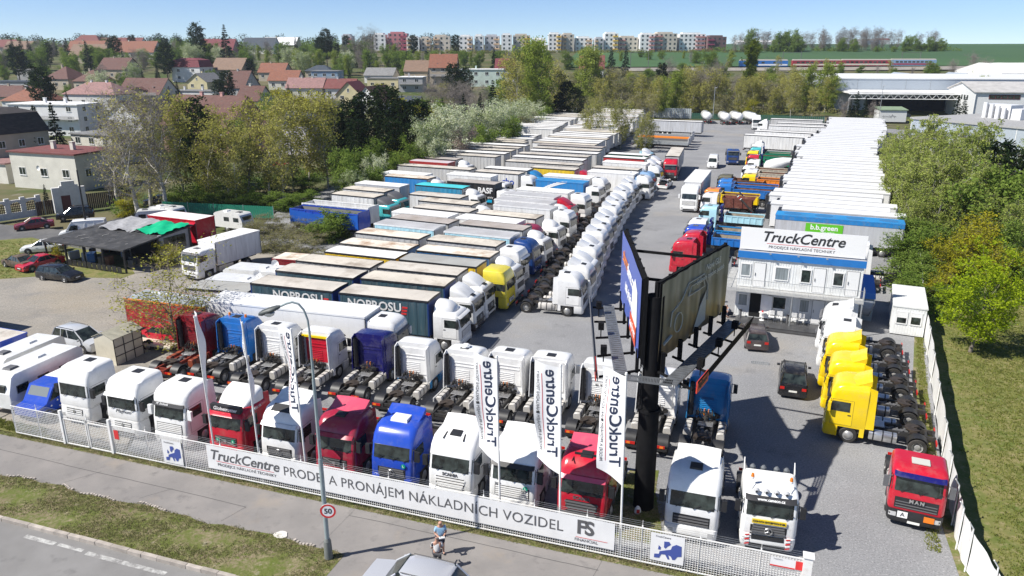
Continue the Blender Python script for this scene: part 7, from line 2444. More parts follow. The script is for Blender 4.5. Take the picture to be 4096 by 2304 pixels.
for sd in (-1, 1):
 MB().tube((0, sd * .06, .05), (0, sd * .06, .09), .012, n=6).build('stick', INK, q)
person((-3.35, 28.75, .02), R(95), 'man in white T-shirt with short grey hair standing at the silver car', mat('white cotton', (.7, .7, .7), .8), mat('grey trousers', (.1, .1, .11), .8), False, mat('grey hair', (.15, .13, .12), .8), sc=.98)
person((39.2, 72.5, 0), R(180), 'man in dark jacket standing at the wire fence by the cabin', mat('dark jacket', (.015, .02, .04), .8), mat('jeans dark', (.015, .02, .04), .8), False, mat('brown hair', (.06, .035, .025), .8))
person((19.05, 62.5, 0), R(190), 'crouching man in grey shirt at the left office corner', mat('grey shirt', (.25, .26, .29), .8), MATS['jeans dark'], False, MATS['brown hair'], 'crouch')
person((-61.6, 104.9, 0), R(-60), 'small figure in white top at the gate pillar door', MATS['white cotton'], MATS['grey trousers'], False, MATS['brown hair'], sc=.9)
def moto(loc, rz, lab, col):
 r = thing('motorbike', lab, 'motorbike', loc, rz, 'motorbikes beside the office')
 for x in (-.7, .7):
  m = MB()
  m.lathe([(.2, -.05), (.28, -.06), (.31, 0), (.28, .06), (.2, .05)], (x, 0, .31), 14)
  w_ = m.build('wheel', RUBBER, r, 40)
  m = MB()
  m.lathe([(.2, .02), (.001, .03)], (x, 0, .31), 8)
  m.lathe([(.2, -.02), (.001, -.03)], (x, 0, .31), 8)
  m.build('rim', STEEL, w_)
 MB().prism([(.75, .5), (.45, 1.05), (.2, .95), (.1, .6), (.3, .3)], -.2, .2).build('fairing', col, r)
 MB().prism([(.2, .95), (-.2, .85), (-.2, .5), (.2, .5)], -.17, .17).build('fuel_tank', col, r)
 MB().prism([(-.15, .85), (-.9, .9), (-.85, .78), (-.15, .72)], -.15, .15).build('seat', BLACKPL, r)
 MB().box(-1.05, -.7, -.22, .22, .9, 1.2).build('top_case', col, r)
 MB().box(-.4, .35, -.18, .18, .25, .6).build('engine', GREYPL, r)
 MB().tube((.4, -.36, 1.05), (.4, .36, 1.05), .02).build('handlebar', BLACKPL, r)
 for y in (-.1, .1):
  MB().tube((.7, y, .31), (.45, y, .95), .03).build('fork', GALV, r)
moto((18.2, 63.9, 0), R(95), 'red touring motorbike with top case left of the office', P['red'])
moto((18.7, 67.3, 0), R(100), 'dark motorbike half hidden behind the billboard, left of the office', BLACKPL)
# ---------------------------------------------------------------- houses, flats, halls, train
WL = {}
def wallm(c):
 k = 'render wall %s' % (c,)
 return WL.setdefault(k, mat(k, c, .85, var=.07, scale=.6, dirt=(.2, .18, .15), dirt_amt=.2, dirt_scale=.5))
def roofm(c):
 k = 'tiles %s' % (c,)
 return WL.setdefault(k, mat(k, c, .8, var=.25, scale=1.2, dirt=(.12, .1, .09), dirt_amt=.45, dirt_scale=.7, bump=.6, bump_scale=6, stretch=(1, 1, 4)))
RC = dict(brown=(.11, .048, .038), dark=(.035, .03, .03), red=(.17, .05, .045), orange=(.22, .085, .05), grey=(.2, .2, .2), pink=(.27, .15, .14), blue=(.04, .055, .075), white=(.75, .75, .75), maroon=(.16, .03, .04), tan=(.2, .13, .09))
WC = dict(white=(.68, .68, .67), cream=(.62, .6, .53), beige=(.42, .37, .29), yellow=(.56, .5, .3), grey=(.36, .36, .36), pink=(.55, .3, .27), blue=(.26, .36, .46), mint=(.55, .65, .58), tan=(.45, .38, .28), lav=(.5, .48, .52))
HOUSES = []
def wbox(root, nx, x, y, z, w, h, sub=True):
 """window in a wall facing -y (nx=0) or +x (nx=1)"""
 f = .07
 def b(mb, u0, u1, d0, d1, z0, z1):
  if nx == 0:
   mb.box(x + u0, x + u1, y - d1, y - d0, z0, z1)
  else:
   mb.box(x + d0, x + d1, y + u0, y + u1, z0, z1)
 mb = MB()
 b(mb, -w / 2, w / 2, -.02, .05, z, z + f); b(mb, -w / 2, w / 2, -.02, .05, z + h - f, z + h)
 b(mb, -w / 2, -w / 2 + f, -.02, .05, z + f, z + h - f); b(mb, w / 2 - f, w / 2, -.02, .05, z + f, z + h - f)
 b(mb, -f / 2, f / 2, -.02, .04, z + f, z + h - f)
 b(mb, -w / 2 - .05, w / 2 + .05, -.02, .12, z - .06, z - .002)
 o = mb.build('window', WFR, root)
 mb = MB()
 b(mb, -w / 2 + f, w / 2 - f, .0, .02, z + f, z + h - f)
 mb.build('pane', GLASS, o)
def roofmesh(root, kind, w, d, ev, rh, m, ov=.45):
 mb = MB()
 t = .14
 def slab(p):
  mb.add([(a, b, c) for a, b, c in p] + [(a, b, c + t) for a, b, c in p], [tuple(range(len(p) - 1, -1, -1)), tuple(range(len(p), 2 * len(p)))] + [(i, (i + 1) % len(p), len(p) + (i + 1) % len(p), len(p) + i) for i in range(len(p))])
 s = ov * rh / (d / 2 if kind == 'gx' else w / 2)
 if kind == 'gx':
  slab([(-ov, -ov, ev - s), (w + ov, -ov, ev - s), (w + ov, d / 2, ev + rh), (-ov, d / 2, ev + rh)])
  slab([(-ov, d / 2, ev + rh), (w + ov, d / 2, ev + rh), (w + ov, d + ov, ev - s), (-ov, d + ov, ev - s)])
 elif kind == 'gy':
  slab([(-ov, -ov, ev - s), (w / 2, -ov, ev + rh), (w / 2, d + ov, ev + rh), (-ov, d + ov, ev - s)])
  slab([(w / 2, -ov, ev + rh), (w + ov, -ov, ev - s), (w + ov, d + ov, ev - s), (w / 2, d + ov, ev + rh)])
 elif kind == 'hip':
  q = min(w, d) / 2
  A, B = (q, d / 2, ev + rh), (w - q, d / 2, ev + rh)
  if w < d:
   A, B = (w / 2, q, ev + rh), (w / 2, d - q, ev + rh)
  c = [(-ov, -ov, ev - .1), (w + ov, -ov, ev - .1), (w + ov, d + ov, ev - .1), (-ov, d + ov, ev - .1)]
  if w >= d:
   slab([c[0], c[1], B, A]); slab([c[1], c[2], B]); slab([c[2], c[3], A, B]); slab([c[3], c[0], A])
  else:
   slab([c[0], c[1], A]); slab([c[1], c[2], B, A]); slab([c[2], c[3], B]); slab([c[3], c[0], A, B])
 elif kind == 'mansard':
  i = .9
  c0 = [(-.3, -.3, ev), (w + .3, -.3, ev), (w + .3, d + .3, ev), (-.3, d + .3, ev)]
  c1 = [(i, i, ev + rh), (w - i, i, ev + rh), (w - i, d - i, ev + rh), (i, d - i, ev + rh)]
  mb.hexa(c0 + c1)
  mb.hexa([(i - .1, i - .1, ev + rh), (w - i + .1, i - .1, ev + rh), (w - i + .1, d - i + .1, ev + rh), (i - .1, d - i + .1, ev + rh), (w * .3, d * .3, ev + rh + .9), (w * .7, d * .3, ev + rh + .9), (w * .7, d * .7, ev + rh + .9), (w * .3, d * .7, ev + rh + .9)])
 else:
  mb.box(-.3, w + .3, -.3, d + .3, ev, ev + .25)
 return mb.build('roof', m, root)
def house(label, x, y, rz, w, d, ev, kind, rh, wc, rc, cols=2, floors=2, scols=2, chim=1, extra='', cat='house'):
 z = terr(x, y) - .4
 r = thing('house', label, cat, (x, y, z), R(rz), 'houses of the town on the left' if cat == 'house' else None)
 HOUSES.append((x, y, max(w, d), label))
 ev += .4
 m = wallm(WC[wc])
 mb = MB().box(0, w, 0, d, 0, ev)
 if kind == 'gx':
  for xx in (0, w - .25):
   mb.prism([(0, ev), (d, ev), (d / 2, ev + rh)], xx + .001, xx + .249, 'x')
 if kind == 'gy':
  for yy in (0, d - .25):
   mb.prism([(0, ev), (w, ev), (w / 2, ev + rh)], yy + .001, yy + .249, 'y')
 mb.build('wall', m, r)
 rf = roofmesh(r, kind, w, d, ev, rh, roofm(RC[rc]))
 fh = (ev - .4) / floors
 for f in range(floors):
  for c in range(cols):
   wbox(r, 0, w * (c + .5) / cols, 0, .4 + f * fh + fh * .35, min(1.5, w / cols * .45), min(1.35, fh * .5))
  for c in range(scols):
   wbox(r, 1, w, d * (c + .5) / scols, .4 + f * fh + fh * .35, min(1.2, d / scols * .4), min(1.3, fh * .5))
 if kind == 'gy':
  wbox(r, 0, w / 2, 0, ev + rh * .2, .9, rh * .3)
 if kind == 'gx' and scols:
  wbox(r, 1, w, d / 2, ev + rh * .2, .9, rh * .3)
 for k in range(chim):
  cx, cy = w * (.35 + .3 * k), d * .5
  zt = ev + rh + .7 if kind != 'flat' else ev + 1.5
  MB().box(cx - .35, cx + .35, cy - .3, cy + .3, ev, zt).box(cx - .42, cx + .42, cy - .37, cy + .37, zt, zt + .12).build('chimney', m, rf)
 if 'dormer' in extra:
  mb = MB().prism([(w * .35, ev + .2), (w * .65, ev + .2), (w * .65, ev + 1.4), (w * .5, ev + 2.3), (w * .35, ev + 1.4)], .1, d * .4)
  q = mb.build('dormer', roofm(RC['dark']), rf)
  mb = MB()
  for a, b in ((w * .32, w * .5), (w * .5, w * .68)):
   za, zb = (ev + 1.35, ev + 2.45) if a < w * .4 else (ev + 2.45, ev + 1.35)
   mb.hexa([(a, -.3, za), (b, -.3, zb), (b, d * .45, zb), (a, d * .45, za), (a, -.3, za + .1), (b, -.3, zb + .1), (b, d * .45, zb + .1), (a, d * .45, za + .1)])
  mb.build('dormer_roof', roofm(RC[rc]), rf)
 if 'balcony' in extra:
  zb = .4 + (ev - .4) * (.52 if floors > 1 else .9)
  mb = MB().box(.2, w - .2, -1.3, 0, zb, zb + .15)
  for k in range(4):
   mb.box(.2, w - .2, -1.32, -1.27, zb + .25 + k * .2, zb + .38 + k * .2)
  mb.build('balcony', wallm(WC['grey']), r)
 if 'eyes' in extra:
  for k in (.3, .7):
   mb = MB()
   mb.tube((w * k, d * .12, ev + .9), (w * k, d * .3, ev + .9), .8, .8, 14)
   q = mb.build('dormer', roofm(RC['dark']), rf)
   MB().tube((w * k, d * .115, ev + .9), (w * k, d * .12, ev + .9), .62, .62, 14).build('pane', mat('arched pane', (.45, .48, .52), .2), q)
 if 'sky' in extra:
  for k in (.2, .8):
   MB().cbox(w * k, d * .2, ev + rh * .42 + .2, .7, 1.0, .08, 0).build('skylight', mat('skylight glass', (.4, .43, .46), .15), rf)
 if 'dish' in extra:
  q = MB()
  q.lathe([(.001, .02), (.3, -.02), (.42, -.12)], (w * .45, -.25, ev * .62), 12)
  q.build('satellite_dish', PLCH, r)
 return r
for a in [
 ('dark mansard-roofed house with beige walls at the left picture edge', -106, 144, -25, 13, 11, 7.5, 'mansard', 3.6, 'beige', 'dark', 3, 2, 3, 1),
 ('cream box house with two front windows and flat red roof', -85.5, 129.5, -19, 14.5, 9, 5.8, 'flat', 0, 'cream', 'red', 3, 1, 2, 2, 'dish'),
 ('low red-roofed annexe left of the cream box house', -101, 137, -19, 13, 8, 3.2, 'flat', 0, 'cream', 'pink', 2, 1, 1, 0),
 ('cream flat-roofed house behind the dark spruces', -92, 160, -24, 12, 10, 5.6, 'flat', 0, 'cream', 'grey', 3, 2, 2, 0),
 ('white modern flat-roofed block with slatted balcony', -139, 214, -12, 22, 10, 8, 'flat', 0, 'white', 'white', 4, 3, 2, 2, 'balcony'),
 ('white chalet house with dark gable and wooden balcony', -103, 196, -20, 11.5, 14, 6.2, 'gy', 3.8, 'white', 'dark', 3, 2, 0, 0, 'balcony'),
 ('house with orange hipped roof left of the chalet', -172, 262, -8, 15, 12, 5, 'hip', 4, 'white', 'orange', 3, 1, 2, 1),
 ('house with faded pink-red sheet roof', -164, 285, -14, 22, 12, 5, 'hip', 4, 'white', 'pink', 4, 1, 2, 2),
 ('large brown-roofed house with gabled dormer and balcony', -150, 297, -14, 18, 12, 3.8, 'gx', 5.5, 'cream', 'brown', 4, 1, 2, 0, 'dormer balcony sky'),
 ('big weathered brown-roofed house with pink walls', -80, 176, -20, 19, 13, 6.3, 'gx', 6, 'pink', 'brown', 4, 2, 2, 2),
 ('narrow tall lavender-white house behind the yellowish birches', -52.5, 172, -14, 7, 9, 7.5, 'gx', 1.6, 'lav', 'blue', 1, 3, 1, 0),
 ('beige two-storey house with brown gable roof and chimney', -93, 262, -10, 8, 11, 5.6, 'gx', 4.4, 'cream', 'brown', 2, 2, 1, 1),
 ('steep brown-roofed house with plain grey gable end', -117, 318, -14, 9, 12, 4, 'gx', 6.2, 'grey', 'brown', 2, 1, 1, 1, 'dish'),
 ('white house with red mansard roof and triple window', -161, 372, -12, 15, 11, 6.5, 'mansard', 3.2, 'white', 'maroon', 2, 2, 2, 0),
 ('brown-roofed house right of the red mansard house', -145, 380, -14, 16, 11, 5, 'gx', 5, 'tan', 'tan', 3, 1, 2, 0),
 ('small yellow gabled house with pale grey roof', -141, 340, -16, 10, 12, 3.6, 'gy', 3.4, 'yellow', 'grey', 2, 1, 1, 1),
 ('house with bright orange tiled roof on the slope', -122, 378, -8, 13, 10, 4, 'gx', 4, 'beige', 'orange', 3, 1, 2, 1),
 ('lower orange-roofed house in front of the slope hedge', -107, 344, -6, 13, 10, 4, 'gx', 4, 'cream', 'orange', 3, 1, 2, 0),
 ('dark-roofed low house right of the orange roofs', -101, 384, -6, 13, 9, 4, 'hip', 2.5, 'tan', 'blue', 3, 1, 2, 0),
 ('pale blue modern house with terrace and flat roof', -90.5, 354, -2, 12, 11, 6.8, 'flat', 0, 'blue', 'grey', 3, 2, 2, 0, 'balcony'),
 ('row house with blotched pink-red sheet roof', -92, 318, -4, 15, 10, 4, 'gx', 3.6, 'cream', 'pink', 4, 1, 2, 2),
 ('row house with red sheet roof next to the blotched one', -76, 317, -4, 12, 10, 4, 'gx', 3.4, 'white', 'red', 3, 1, 2, 1),
 ('long white flat-roofed terrace with many chimneys', -139, 306, -12, 26, 9, 3.8, 'flat', 0, 'white', 'grey', 6, 1, 1, 2),
 ('brown-roofed villa cluster at the far left', -203, 340, -16, 13, 13, 4.2, 'hip', 5, 'beige', 'brown', 3, 1, 2, 1),
 ('brown hipped house right of the villa cluster', -187, 334, -16, 12, 11, 4, 'hip', 4.4, 'beige', 'brown', 3, 1, 2, 1),
 ('low grey flat-roofed hall at the left picture edge', -222, 330, -8, 20, 12, 3.8, 'flat', 0, 'grey', 'blue', 4, 1, 2, 0),
 ('long dark brown roof at the left picture edge', -190, 282, -10, 15, 10, 4.4, 'gx', 3.4, 'beige', 'brown', 3, 1, 2, 1),
 ('small grey cubic house among dark conifers', -232, 368, -10, 8, 8, 5, 'flat', 0, 'grey', 'grey', 1, 1, 1, 0),
 ('pink-red roofed house between the two skyline conifers', -213, 540, -8, 24, 12, 4, 'gx', 7, 'pink', 'maroon', 4, 1, 2, 1),
 ('white house with dark blue roof on the skyline', -196, 576, -8, 24, 13, 4, 'gx', 7, 'white', 'blue', 4, 1, 2, 0),
 ('yellow house with gleaming white roof on the skyline', -192, 612, -6, 26, 12, 5, 'gx', 5.4, 'yellow', 'white', 5, 1, 2, 1),
 ('red-roofed house with long ridge on the left slope', -262, 468, -8, 22, 12, 4.4, 'gx', 6, 'beige', 'tan', 4, 1, 2, 1),
 ('house with vivid orange roof among slope trees', -256, 504, -8, 30, 12, 4, 'gx', 6.4, 'cream', 'orange', 5, 1, 2, 1),
 ('small white gabled house with dark roof on the slope', -243, 510, 0, 12, 13, 4.6, 'gy', 5, 'white', 'blue', 2, 1, 2, 0),
 ('dusky red roof at the far left skyline', -375, 570, -4, 17, 12, 4, 'gx', 5, 'beige', 'red', 3, 1, 2, 0),
 ('red roofs under the skyline chimney on the left', -352, 632, -4, 26, 14, 4, 'hip', 7, 'beige', 'red', 4, 1, 2, 1),
 ('white-gabled brown roof on the left skyline', -334, 636, -4, 20, 12, 4, 'gx', 5, 'white', 'brown', 4, 1, 2, 0),
 ('tan roof at the far left behind conifers', -346, 540, -4, 18, 12, 4, 'gx', 5, 'tan', 'tan', 3, 1, 2, 0),
 ('wide orange-brown roof on the left slope', -292, 520, -6, 24, 12, 4, 'gx', 6, 'tan', 'orange', 4, 1, 2, 1),
 ('white-walled house on the left skyline beside orange roofs', -300, 600, -6, 20, 12, 5, 'gx', 5, 'white', 'red', 4, 1, 2, 0),
 ('brown house behind the bare purple tree', -198, 376, -12, 15, 12, 5, 'gx', 5, 'tan', 'brown', 3, 1, 2, 1),
 ('yellow flat house with grey terrace', -64, 346, -8, 14, 10, 4.6, 'flat', 0, 'yellow', 'grey', 3, 1, 2, 0),
 ('grey house with large glazed upper storey', -49, 338, -4, 10.5, 10, 6, 'flat', 0, 'grey', 'white', 2, 2, 1, 1, 'balcony'),
 ('brown gabled house behind the glazed grey one', -51, 372, -6, 11, 11, 5.4, 'gx', 4.6, 'tan', 'tan', 2, 1, 2, 0, 'dish'),
 ('tall tan house with orange roof and two arched dormers', -37.5, 358, -2, 12, 12, 8.4, 'gx', 5.6, 'tan', 'orange', 3, 3, 2, 1, 'eyes balcony'),
 ('pale green modern house with roof tower', -24, 359, -3, 20, 12, 7.2, 'flat', 0, 'mint', 'white', 4, 2, 2, 1),
 ('white gabled house with brown tiles behind the pines', -56, 276, -20, 10, 14, 4, 'gy', 5, 'white', 'brown', 2, 1, 2, 0),
 ('blue-grey roofed low house beside the yellow flat house', -70, 372, -10, 14, 10, 3.4, 'gx', 3.2, 'white', 'grey', 3, 1, 1, 0),
 ('small dark roof hut below the glazed grey house', -42.5, 288, -8, 8, 7, 2.4, 'gx', 2, 'beige', 'blue', 2, 1, 1, 0),
 ('maroon-roofed yellow house with dark gable by the pines', -66, 292, -12, 10, 11, 4.6, 'gy', 4.6, 'yellow', 'maroon', 2, 2, 2, 0),
 ('red-roofed house almost hidden behind the tall poplars', 34, 395, -6, 12, 11, 4.5, 'gx', 6, 'white', 'red', 2, 1, 2, 0),
 ('red gable roof behind the pale green house', -8, 378, -4, 9, 10, 6, 'gx', 4.4, 'white', 'maroon', 2, 1, 2, 0),
]:
 house(*a)
# flats on the skyline: cube blocks with balconies
FLG = 'apartment blocks on the skyline'
for i, (x0, x1, zt, dp, wc, bc, lab) in enumerate([
  (-154, -145, 34, 12, 'grey', 'red', 'grey apartment block at the left end of the skyline row'), (-126, -115, 35, 12, 'white', 'grey', 'white apartment block left of the crimson one'), (-113, -96, 36, 13, 'pink', 'maroon', 'crimson apartment block with white parapets'),
  (-95.5, -84, 32.4, 12, 'white', 'orange', 'low white block with orange recesses'), (-83, -74.5, 32, 12, 'tan', 'orange', 'small rust orange block next to the low white one'), (-72, -57, 33.6, 12, 'tan', 'orange', 'stepped orange apartment block left of a dark pine'),
  (-48, -36, 33.4, 12, 'white', 'orange', 'orange and white block right of the dark pine'), (-34, -26, 34, 11, 'white', 'grey', 'slender white tower block with grey edge'), (-25, -11.5, 33.8, 13, 'grey', 'orange', 'grey-beige block with orange base floors'),
  (-9.6, 0, 34.7, 11, 'white', 'grey', 'white tower block with narrow windows'), (1, 16.5, 34.3, 13, 'tan', 'yellow', 'beige terraced block right of the white tower'), (18, 31, 31, 12, 'white', 'yellow', 'low curved white block between two towers'),
  (33, 44.5, 35.4, 11, 'white', 'yellow', 'broad white tower block with yellow balconies'), (45.5, 56.5, 35, 13, 'tan', 'orange', 'beige sloping block behind the broad white tower'), (58, 73.5, 32.2, 12, 'white', 'orange', 'low white block with orange terrace walls'), (75, 83, 31.6, 12, 'grey', 'orange', 'low grey block before the last white tower'),
  (84, 96.5, 35.8, 12, 'white', 'yellow', 'white tower block with yellow corner balconies'), (97.5, 115, 32.6, 13, 'tan', 'red', 'wide low beige block left of the red-banded flats'), (116, 129, 35, 12, 'white', 'red', 'white flats with red balcony bands'), (129.6, 150, 35.8, 14, 'tan', 'red', 'brown flats joined to the red-banded ones'),
  (153, 176.5, 35.4, 12, 'white', 'red', 'long white flats with red balconies at the skyline end'), (177.2, 194, 33, 14, 'grey', 'maroon', 'dark brick end block of the long white flats')]):
 y = 612 + (i % 3) * 3
 x0, x1, zt = x0 * .85, x1 * .85, 22.4 + (zt - 22.4) * .88
 b = thing('apartment_block', lab, 'apartment block', (x0, y, 18.5), 0, FLG)
 w, h = x1 - x0, zt - 18.5
 MB().box(0, w, 0, dp, 0, h).box(w * .12, w * .8, 1, dp - 1, h, h + 1.1).build('wall', wallm({'white': (.78, .78, .77), 'tan': (.58, .52, .44), 'pink': (.5, .2, .22), 'grey': (.5, .5, .52)}[wc] if i != 21 else (.16, .1, .1)), b)
 n = max(2, int(w / 3.2))
 fl = max(3, int(h / 2.9))
 mw, mb2 = MB(), MB()
 for f in range(fl):
  z = .6 + f * h / fl
  for c in range(n):
   x = w * (c + .5) / n
   mw.box(x - .7, x + .7, -.06, .05, z + .5, z + 1.9)
  for c in range(3):
   mw.box(w - .05, w + .06, dp * (c + .5) / 3 - .6, dp * (c + .5) / 3 + .6, z + .5, z + 1.9)
  a0, a1 = (0, .36) if i % 2 else (.62, 1.0)
  if i % 4 != 1 or bc != 'grey':
   mb2.box(w * a0, w * a1, -1.2, -.08, z - .1, z + .8)
 mw.build('windows', GLASS, b)['kind'] = 'stuff'
 mb2.build('balcony', mat('balcony ' + bc, dict(red=(.5, .22, .2), orange=(.62, .42, .25), yellow=(.7, .45, .06), grey=(.5, .52, .55), maroon=(.3, .05, .1))[bc], .7), b)['kind'] = 'stuff'
# warehouse with canopy, white hall, grey hall, hut
CL = mat('pale cladding', (.4, .45, .5), .45, .2, var=.04)
WH = mat('hall white', (.66, .67, .67), .6, var=.05)
o = thing('warehouse', 'long pale grey warehouse with truss canopy over a dark loading bay', 'warehouse', (117, 285, .4), R(-8))
MB().box(0, 150, 0, 60, 0, 11.8).build('wall', CL, o)
mb = MB()
for k in range(19):
 mb.box(k * 8.3 - .06, k * 8.3 + .06, -.05, 0, 0, 11.8)
mb.build('wall_joint', GALV, o)
MB().box(-.2, 150.2, -.2, 60, 11.8, 12.1).build('roof', WH, o)
MB().box(1, 40, -18, -.3, 7.6, 8.1).build('canopy', RF['white'], o)
mb = MB()
for z in (5.9, 7.5):
 mb.tube((1, -18, z), (40, -18, z), .14, n=5)
for k in range(16):
 x = 1 + k * 2.44
 mb.tube((x, -18, 5.9), (x + 1.22, -18, 7.5), .1, n=4).tube((x + 1.22, -18, 7.5), (x + 2.44, -18, 5.9), .1, n=4)
mb.build('truss', PLCH, o)
mb = MB()
for x in (1.3, 39.7, 36):
 mb.tube((x, -17.6, 0), (x, -17.6, 6), .3, n=8)
mb.build('column', GALV, o)
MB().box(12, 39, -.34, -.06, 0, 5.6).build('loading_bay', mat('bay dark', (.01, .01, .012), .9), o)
MB().box(40.2, 40.6, -18, -.4, 0, 7.6).build('side_wall', WH, o)
o = thing('white_hall', 'white gabled hall with red-framed strip window right of the canopy', 'hall', (148, 249, .3), R(-12))
mb = MB().box(0, 45, 0, 26, 0, 9)
mb.prism([(0, 9), (26, 9), (13, 11.6)], .01, 45, 'x')
mb.build('wall', WH, o)
mb = MB()
for a, b, c, d_ in ((-.6, 13, 8.95, 11.7), (13, 26.6, 11.7, 8.95)):
 mb.hexa([(-.5, a, c), (45.5, a, c), (45.5, b, d_), (-.5, b, d_), (-.5, a, c + .3), (45.5, a, c + .3), (45.5, b, d_ + .3), (-.5, b, d_ + .3)])
mb.build('roof', mat('fibre roof', (.42, .41, .4), .8, var=.15, scale=.5), o)
q = MB().box(4, 13, -.12, 0, 7.0, 8.4).build('window', MATS['maroon door'], o)
mb = MB()
for k in range(5):
 mb.box(4.25 + k * 1.75, 5.75 + k * 1.75, -.15, -.1, 7.2, 8.2)
mb.build('pane', GLASS, q)
for k in range(4):
 MB().box(-.06, .02, 6 + k * 2.6, 7.3 + k * 2.6, 6.3, 7.8).build('window', GLASS, o)
MB().box(20, 23, 3, 5.5, 9.8, 10.7).build('skylight', WH, o)
MB().tube((.0, -.3, 0), (.0, -.3, 9), .15, n=6).build('downpipe', PLCH, o)
o = thing('grey_hall', 'grey clad hall with flat roof and white roof units at the right edge', 'hall', (87, 168, 0), R(-66))
MB().box(0, 70, 0, 50, 0, 8).build('wall', CL, o)
mb = MB()
for k in range(13):
 mb.box(k * 5.8 - .06, k * 5.8 + .06, -.06, 0, 0, 8.2)
mb.build('wall_joint', PLCH, o)
MB().box(-.3, 70.3, -.3, 50, 8, 8.4).build('roof', mat('flat roof felt', (.33, .33, .33), .85, var=.12), o)
mb = MB().box(6, 12, 14, 18, 8.4, 11.2).box(13, 15, 13, 16, 8.4, 10.6)
for k in range(4):
 mb.tube((7 + k * 1.4, 13.2, 8.4), (7 + k * 1.4, 13.2, 11.6 - .3 * k), .45, n=10)
mb.build('roof_unit', PLCH, o)
o = thing('green_roof_hut', 'small grey hut with mossy green roof and graffiti', 'hut', (117, 246, .4), R(-8))
MB().box(0, 8, 0, 6, 0, 3.6).build('wall', WH, o)
MB().hexa([(-.3, -.3, 3.6), (8.3, -.3, 3.6), (8.3, 6.3, 4.2), (-.3, 6.3, 4.2), (-.3, -.3, 3.8), (8.3, -.3, 3.8), (8.3, 6.3, 4.4), (-.3, 6.3, 4.4)]).build('roof', mat('moss roof', (.2, .27, .17), .8, var=.2), o)
mb = MB()
rng = random.Random(9)
for k in range(9):
 x = .8 + k * .45
 mb.path([(x, -.02, 1.6 + rng.uniform(-.4, .4)), (x + .25, -.02, 2.0 + rng.uniform(-.4, .4)), (x + .5, -.02, 1.5 + rng.uniform(-.4, .4))], .05, 4)
mb.build('graffiti', GREYPL, o)
o = thing('parcel_depot', 'far white depot with green roof letters behind the warehouse', 'warehouse', (215, 345, 5.5), R(-8))
MB().box(0, 120, 0, 50, 0, 7).prism([(0, 7), (50, 7), (25, 11)], 0.01, 120, 'x').build('wall', RF['white'], o)
put_text(o, 'DP', 6, mat('sign green', (.0, .3, .2), .6), (36, 9, 8.75), (1, 0, 0), (0, 1, .16), bold=.03)
for k, (x, y) in enumerate([(165, 340), (190, 340), (224, 336)]):
 q = thing('roof_gable', ['left', 'middle', 'right'][k] + ' one of three pale sawtooth gables over the warehouse roof', 'roof gable', (x, y, 9), R(-8), 'gables behind the warehouse')
 MB().prism([(0, 0), (13, 0), (6.5, 3.6)], 0, 20).build('gable', CL, q)
# train and overhead masts on the embankment
strip_z = lambda x: terr(x, 430) + 1.2
V = []
for i in range(40):
 x = 60 + i * 12
 for dy, dz in ((-9, -1.4), (-3, 0), (4, 0), (12, -1)):
  V.append((x, 428 + dy - (x - 200) * .03, strip_z(x) + dz))
tag(add('railway_embankment', grid_mesh('railway_embankment', np.array(V), 40, 4, MATS['dirt lot'])), kind='structure')
def coach(L_, body, band, loco=False):
 def f():
  r = add('railway_coach', None)
  MB().box(0, L_, -1.4, 1.4, .5, 3.5).build('body', body, r)
  MB().hexa([(.1, -1.4, 3.5), (L_ - .1, -1.4, 3.5), (L_ - .1, 1.4, 3.5), (.1, 1.4, 3.5), (.4, -.8, 4.1), (L_ - .4, -.8, 4.1), (L_ - .4, .8, 4.1), (.4, .8, 4.1)]).build('roof', mat('coach roof', (.33, .3, .27), .7), r)
  if band:
   MB().box(.3, L_ - .3, -1.43, -1.405, .9, 1.7).build('cream_band', band, r)
  mb = MB()
  for k in range(9 if not loco else 2):
   x = 2.2 + k * (L_ - 4) / (9 if not loco else 2)
   mb.box(x, x + 1.6, -1.44, -1.405, 2.0, 2.9)
  mb.build('windows', GLASS, r)['kind'] = 'stuff'
  mb = MB()
  for x in (3, 5.4, L_ - 5.4, L_ - 3):
   mb.tube((x, -.9, .45), (x, .9, .45), .45, n=12)
  mb.build('bogie', DARK, r)
  if loco:
   MB().tube((4, 0, 4.1), (6, 0, 5.0), .06).tube((6, 0, 5.0), (4.5, 0, 5.6), .06).build('pantograph', GREYPL, r)
  return r
 return f
for i, (x, L_, b, bd, lab) in enumerate([(124.5, 9, P['midblue'], None, 'blue front locomotive of the train behind the trees'), (134, 16.5, P['midblue'], WINK, 'second blue locomotive unit coupled to the red coaches'), (153, 26, P['maroon'], P['cream'], 'first red and cream railway coach behind the locomotive'), (179.5, 26, P['maroon'], P['cream'], 'second red and cream railway coach'), (206, 24, P['steelblue'], P['maroon'], 'pale blue railway coach at the train end')]):
 place('co%d' % i, coach(L_, b, bd, i < 2), (x, 430 - (x - 200) * .03, strip_z(x) + .1), R(-1.7), lab, 'train', 'train on the embankment')
for i, (x, y) in enumerate([(66, 440), (150, 438), (212, 430)]):
 q = thing('catenary_mast', 'dark railway portal mast ' + ['left of the columnar poplar', 'above the blue locomotive', 'near the train end on the right'][i], 'mast', (x, y, terr(x, y) + .5), 0, 'railway portal masts')
 for dx in (0, 10):
  MB().tube((dx, 0, 0), (dx, 0, 8.5), .16, n=5).build('post', GREYPL, q)
 MB().tube((0, 0, 8), (10, 0, 8), .14, n=4).build('crossbeam', GREYPL, q)
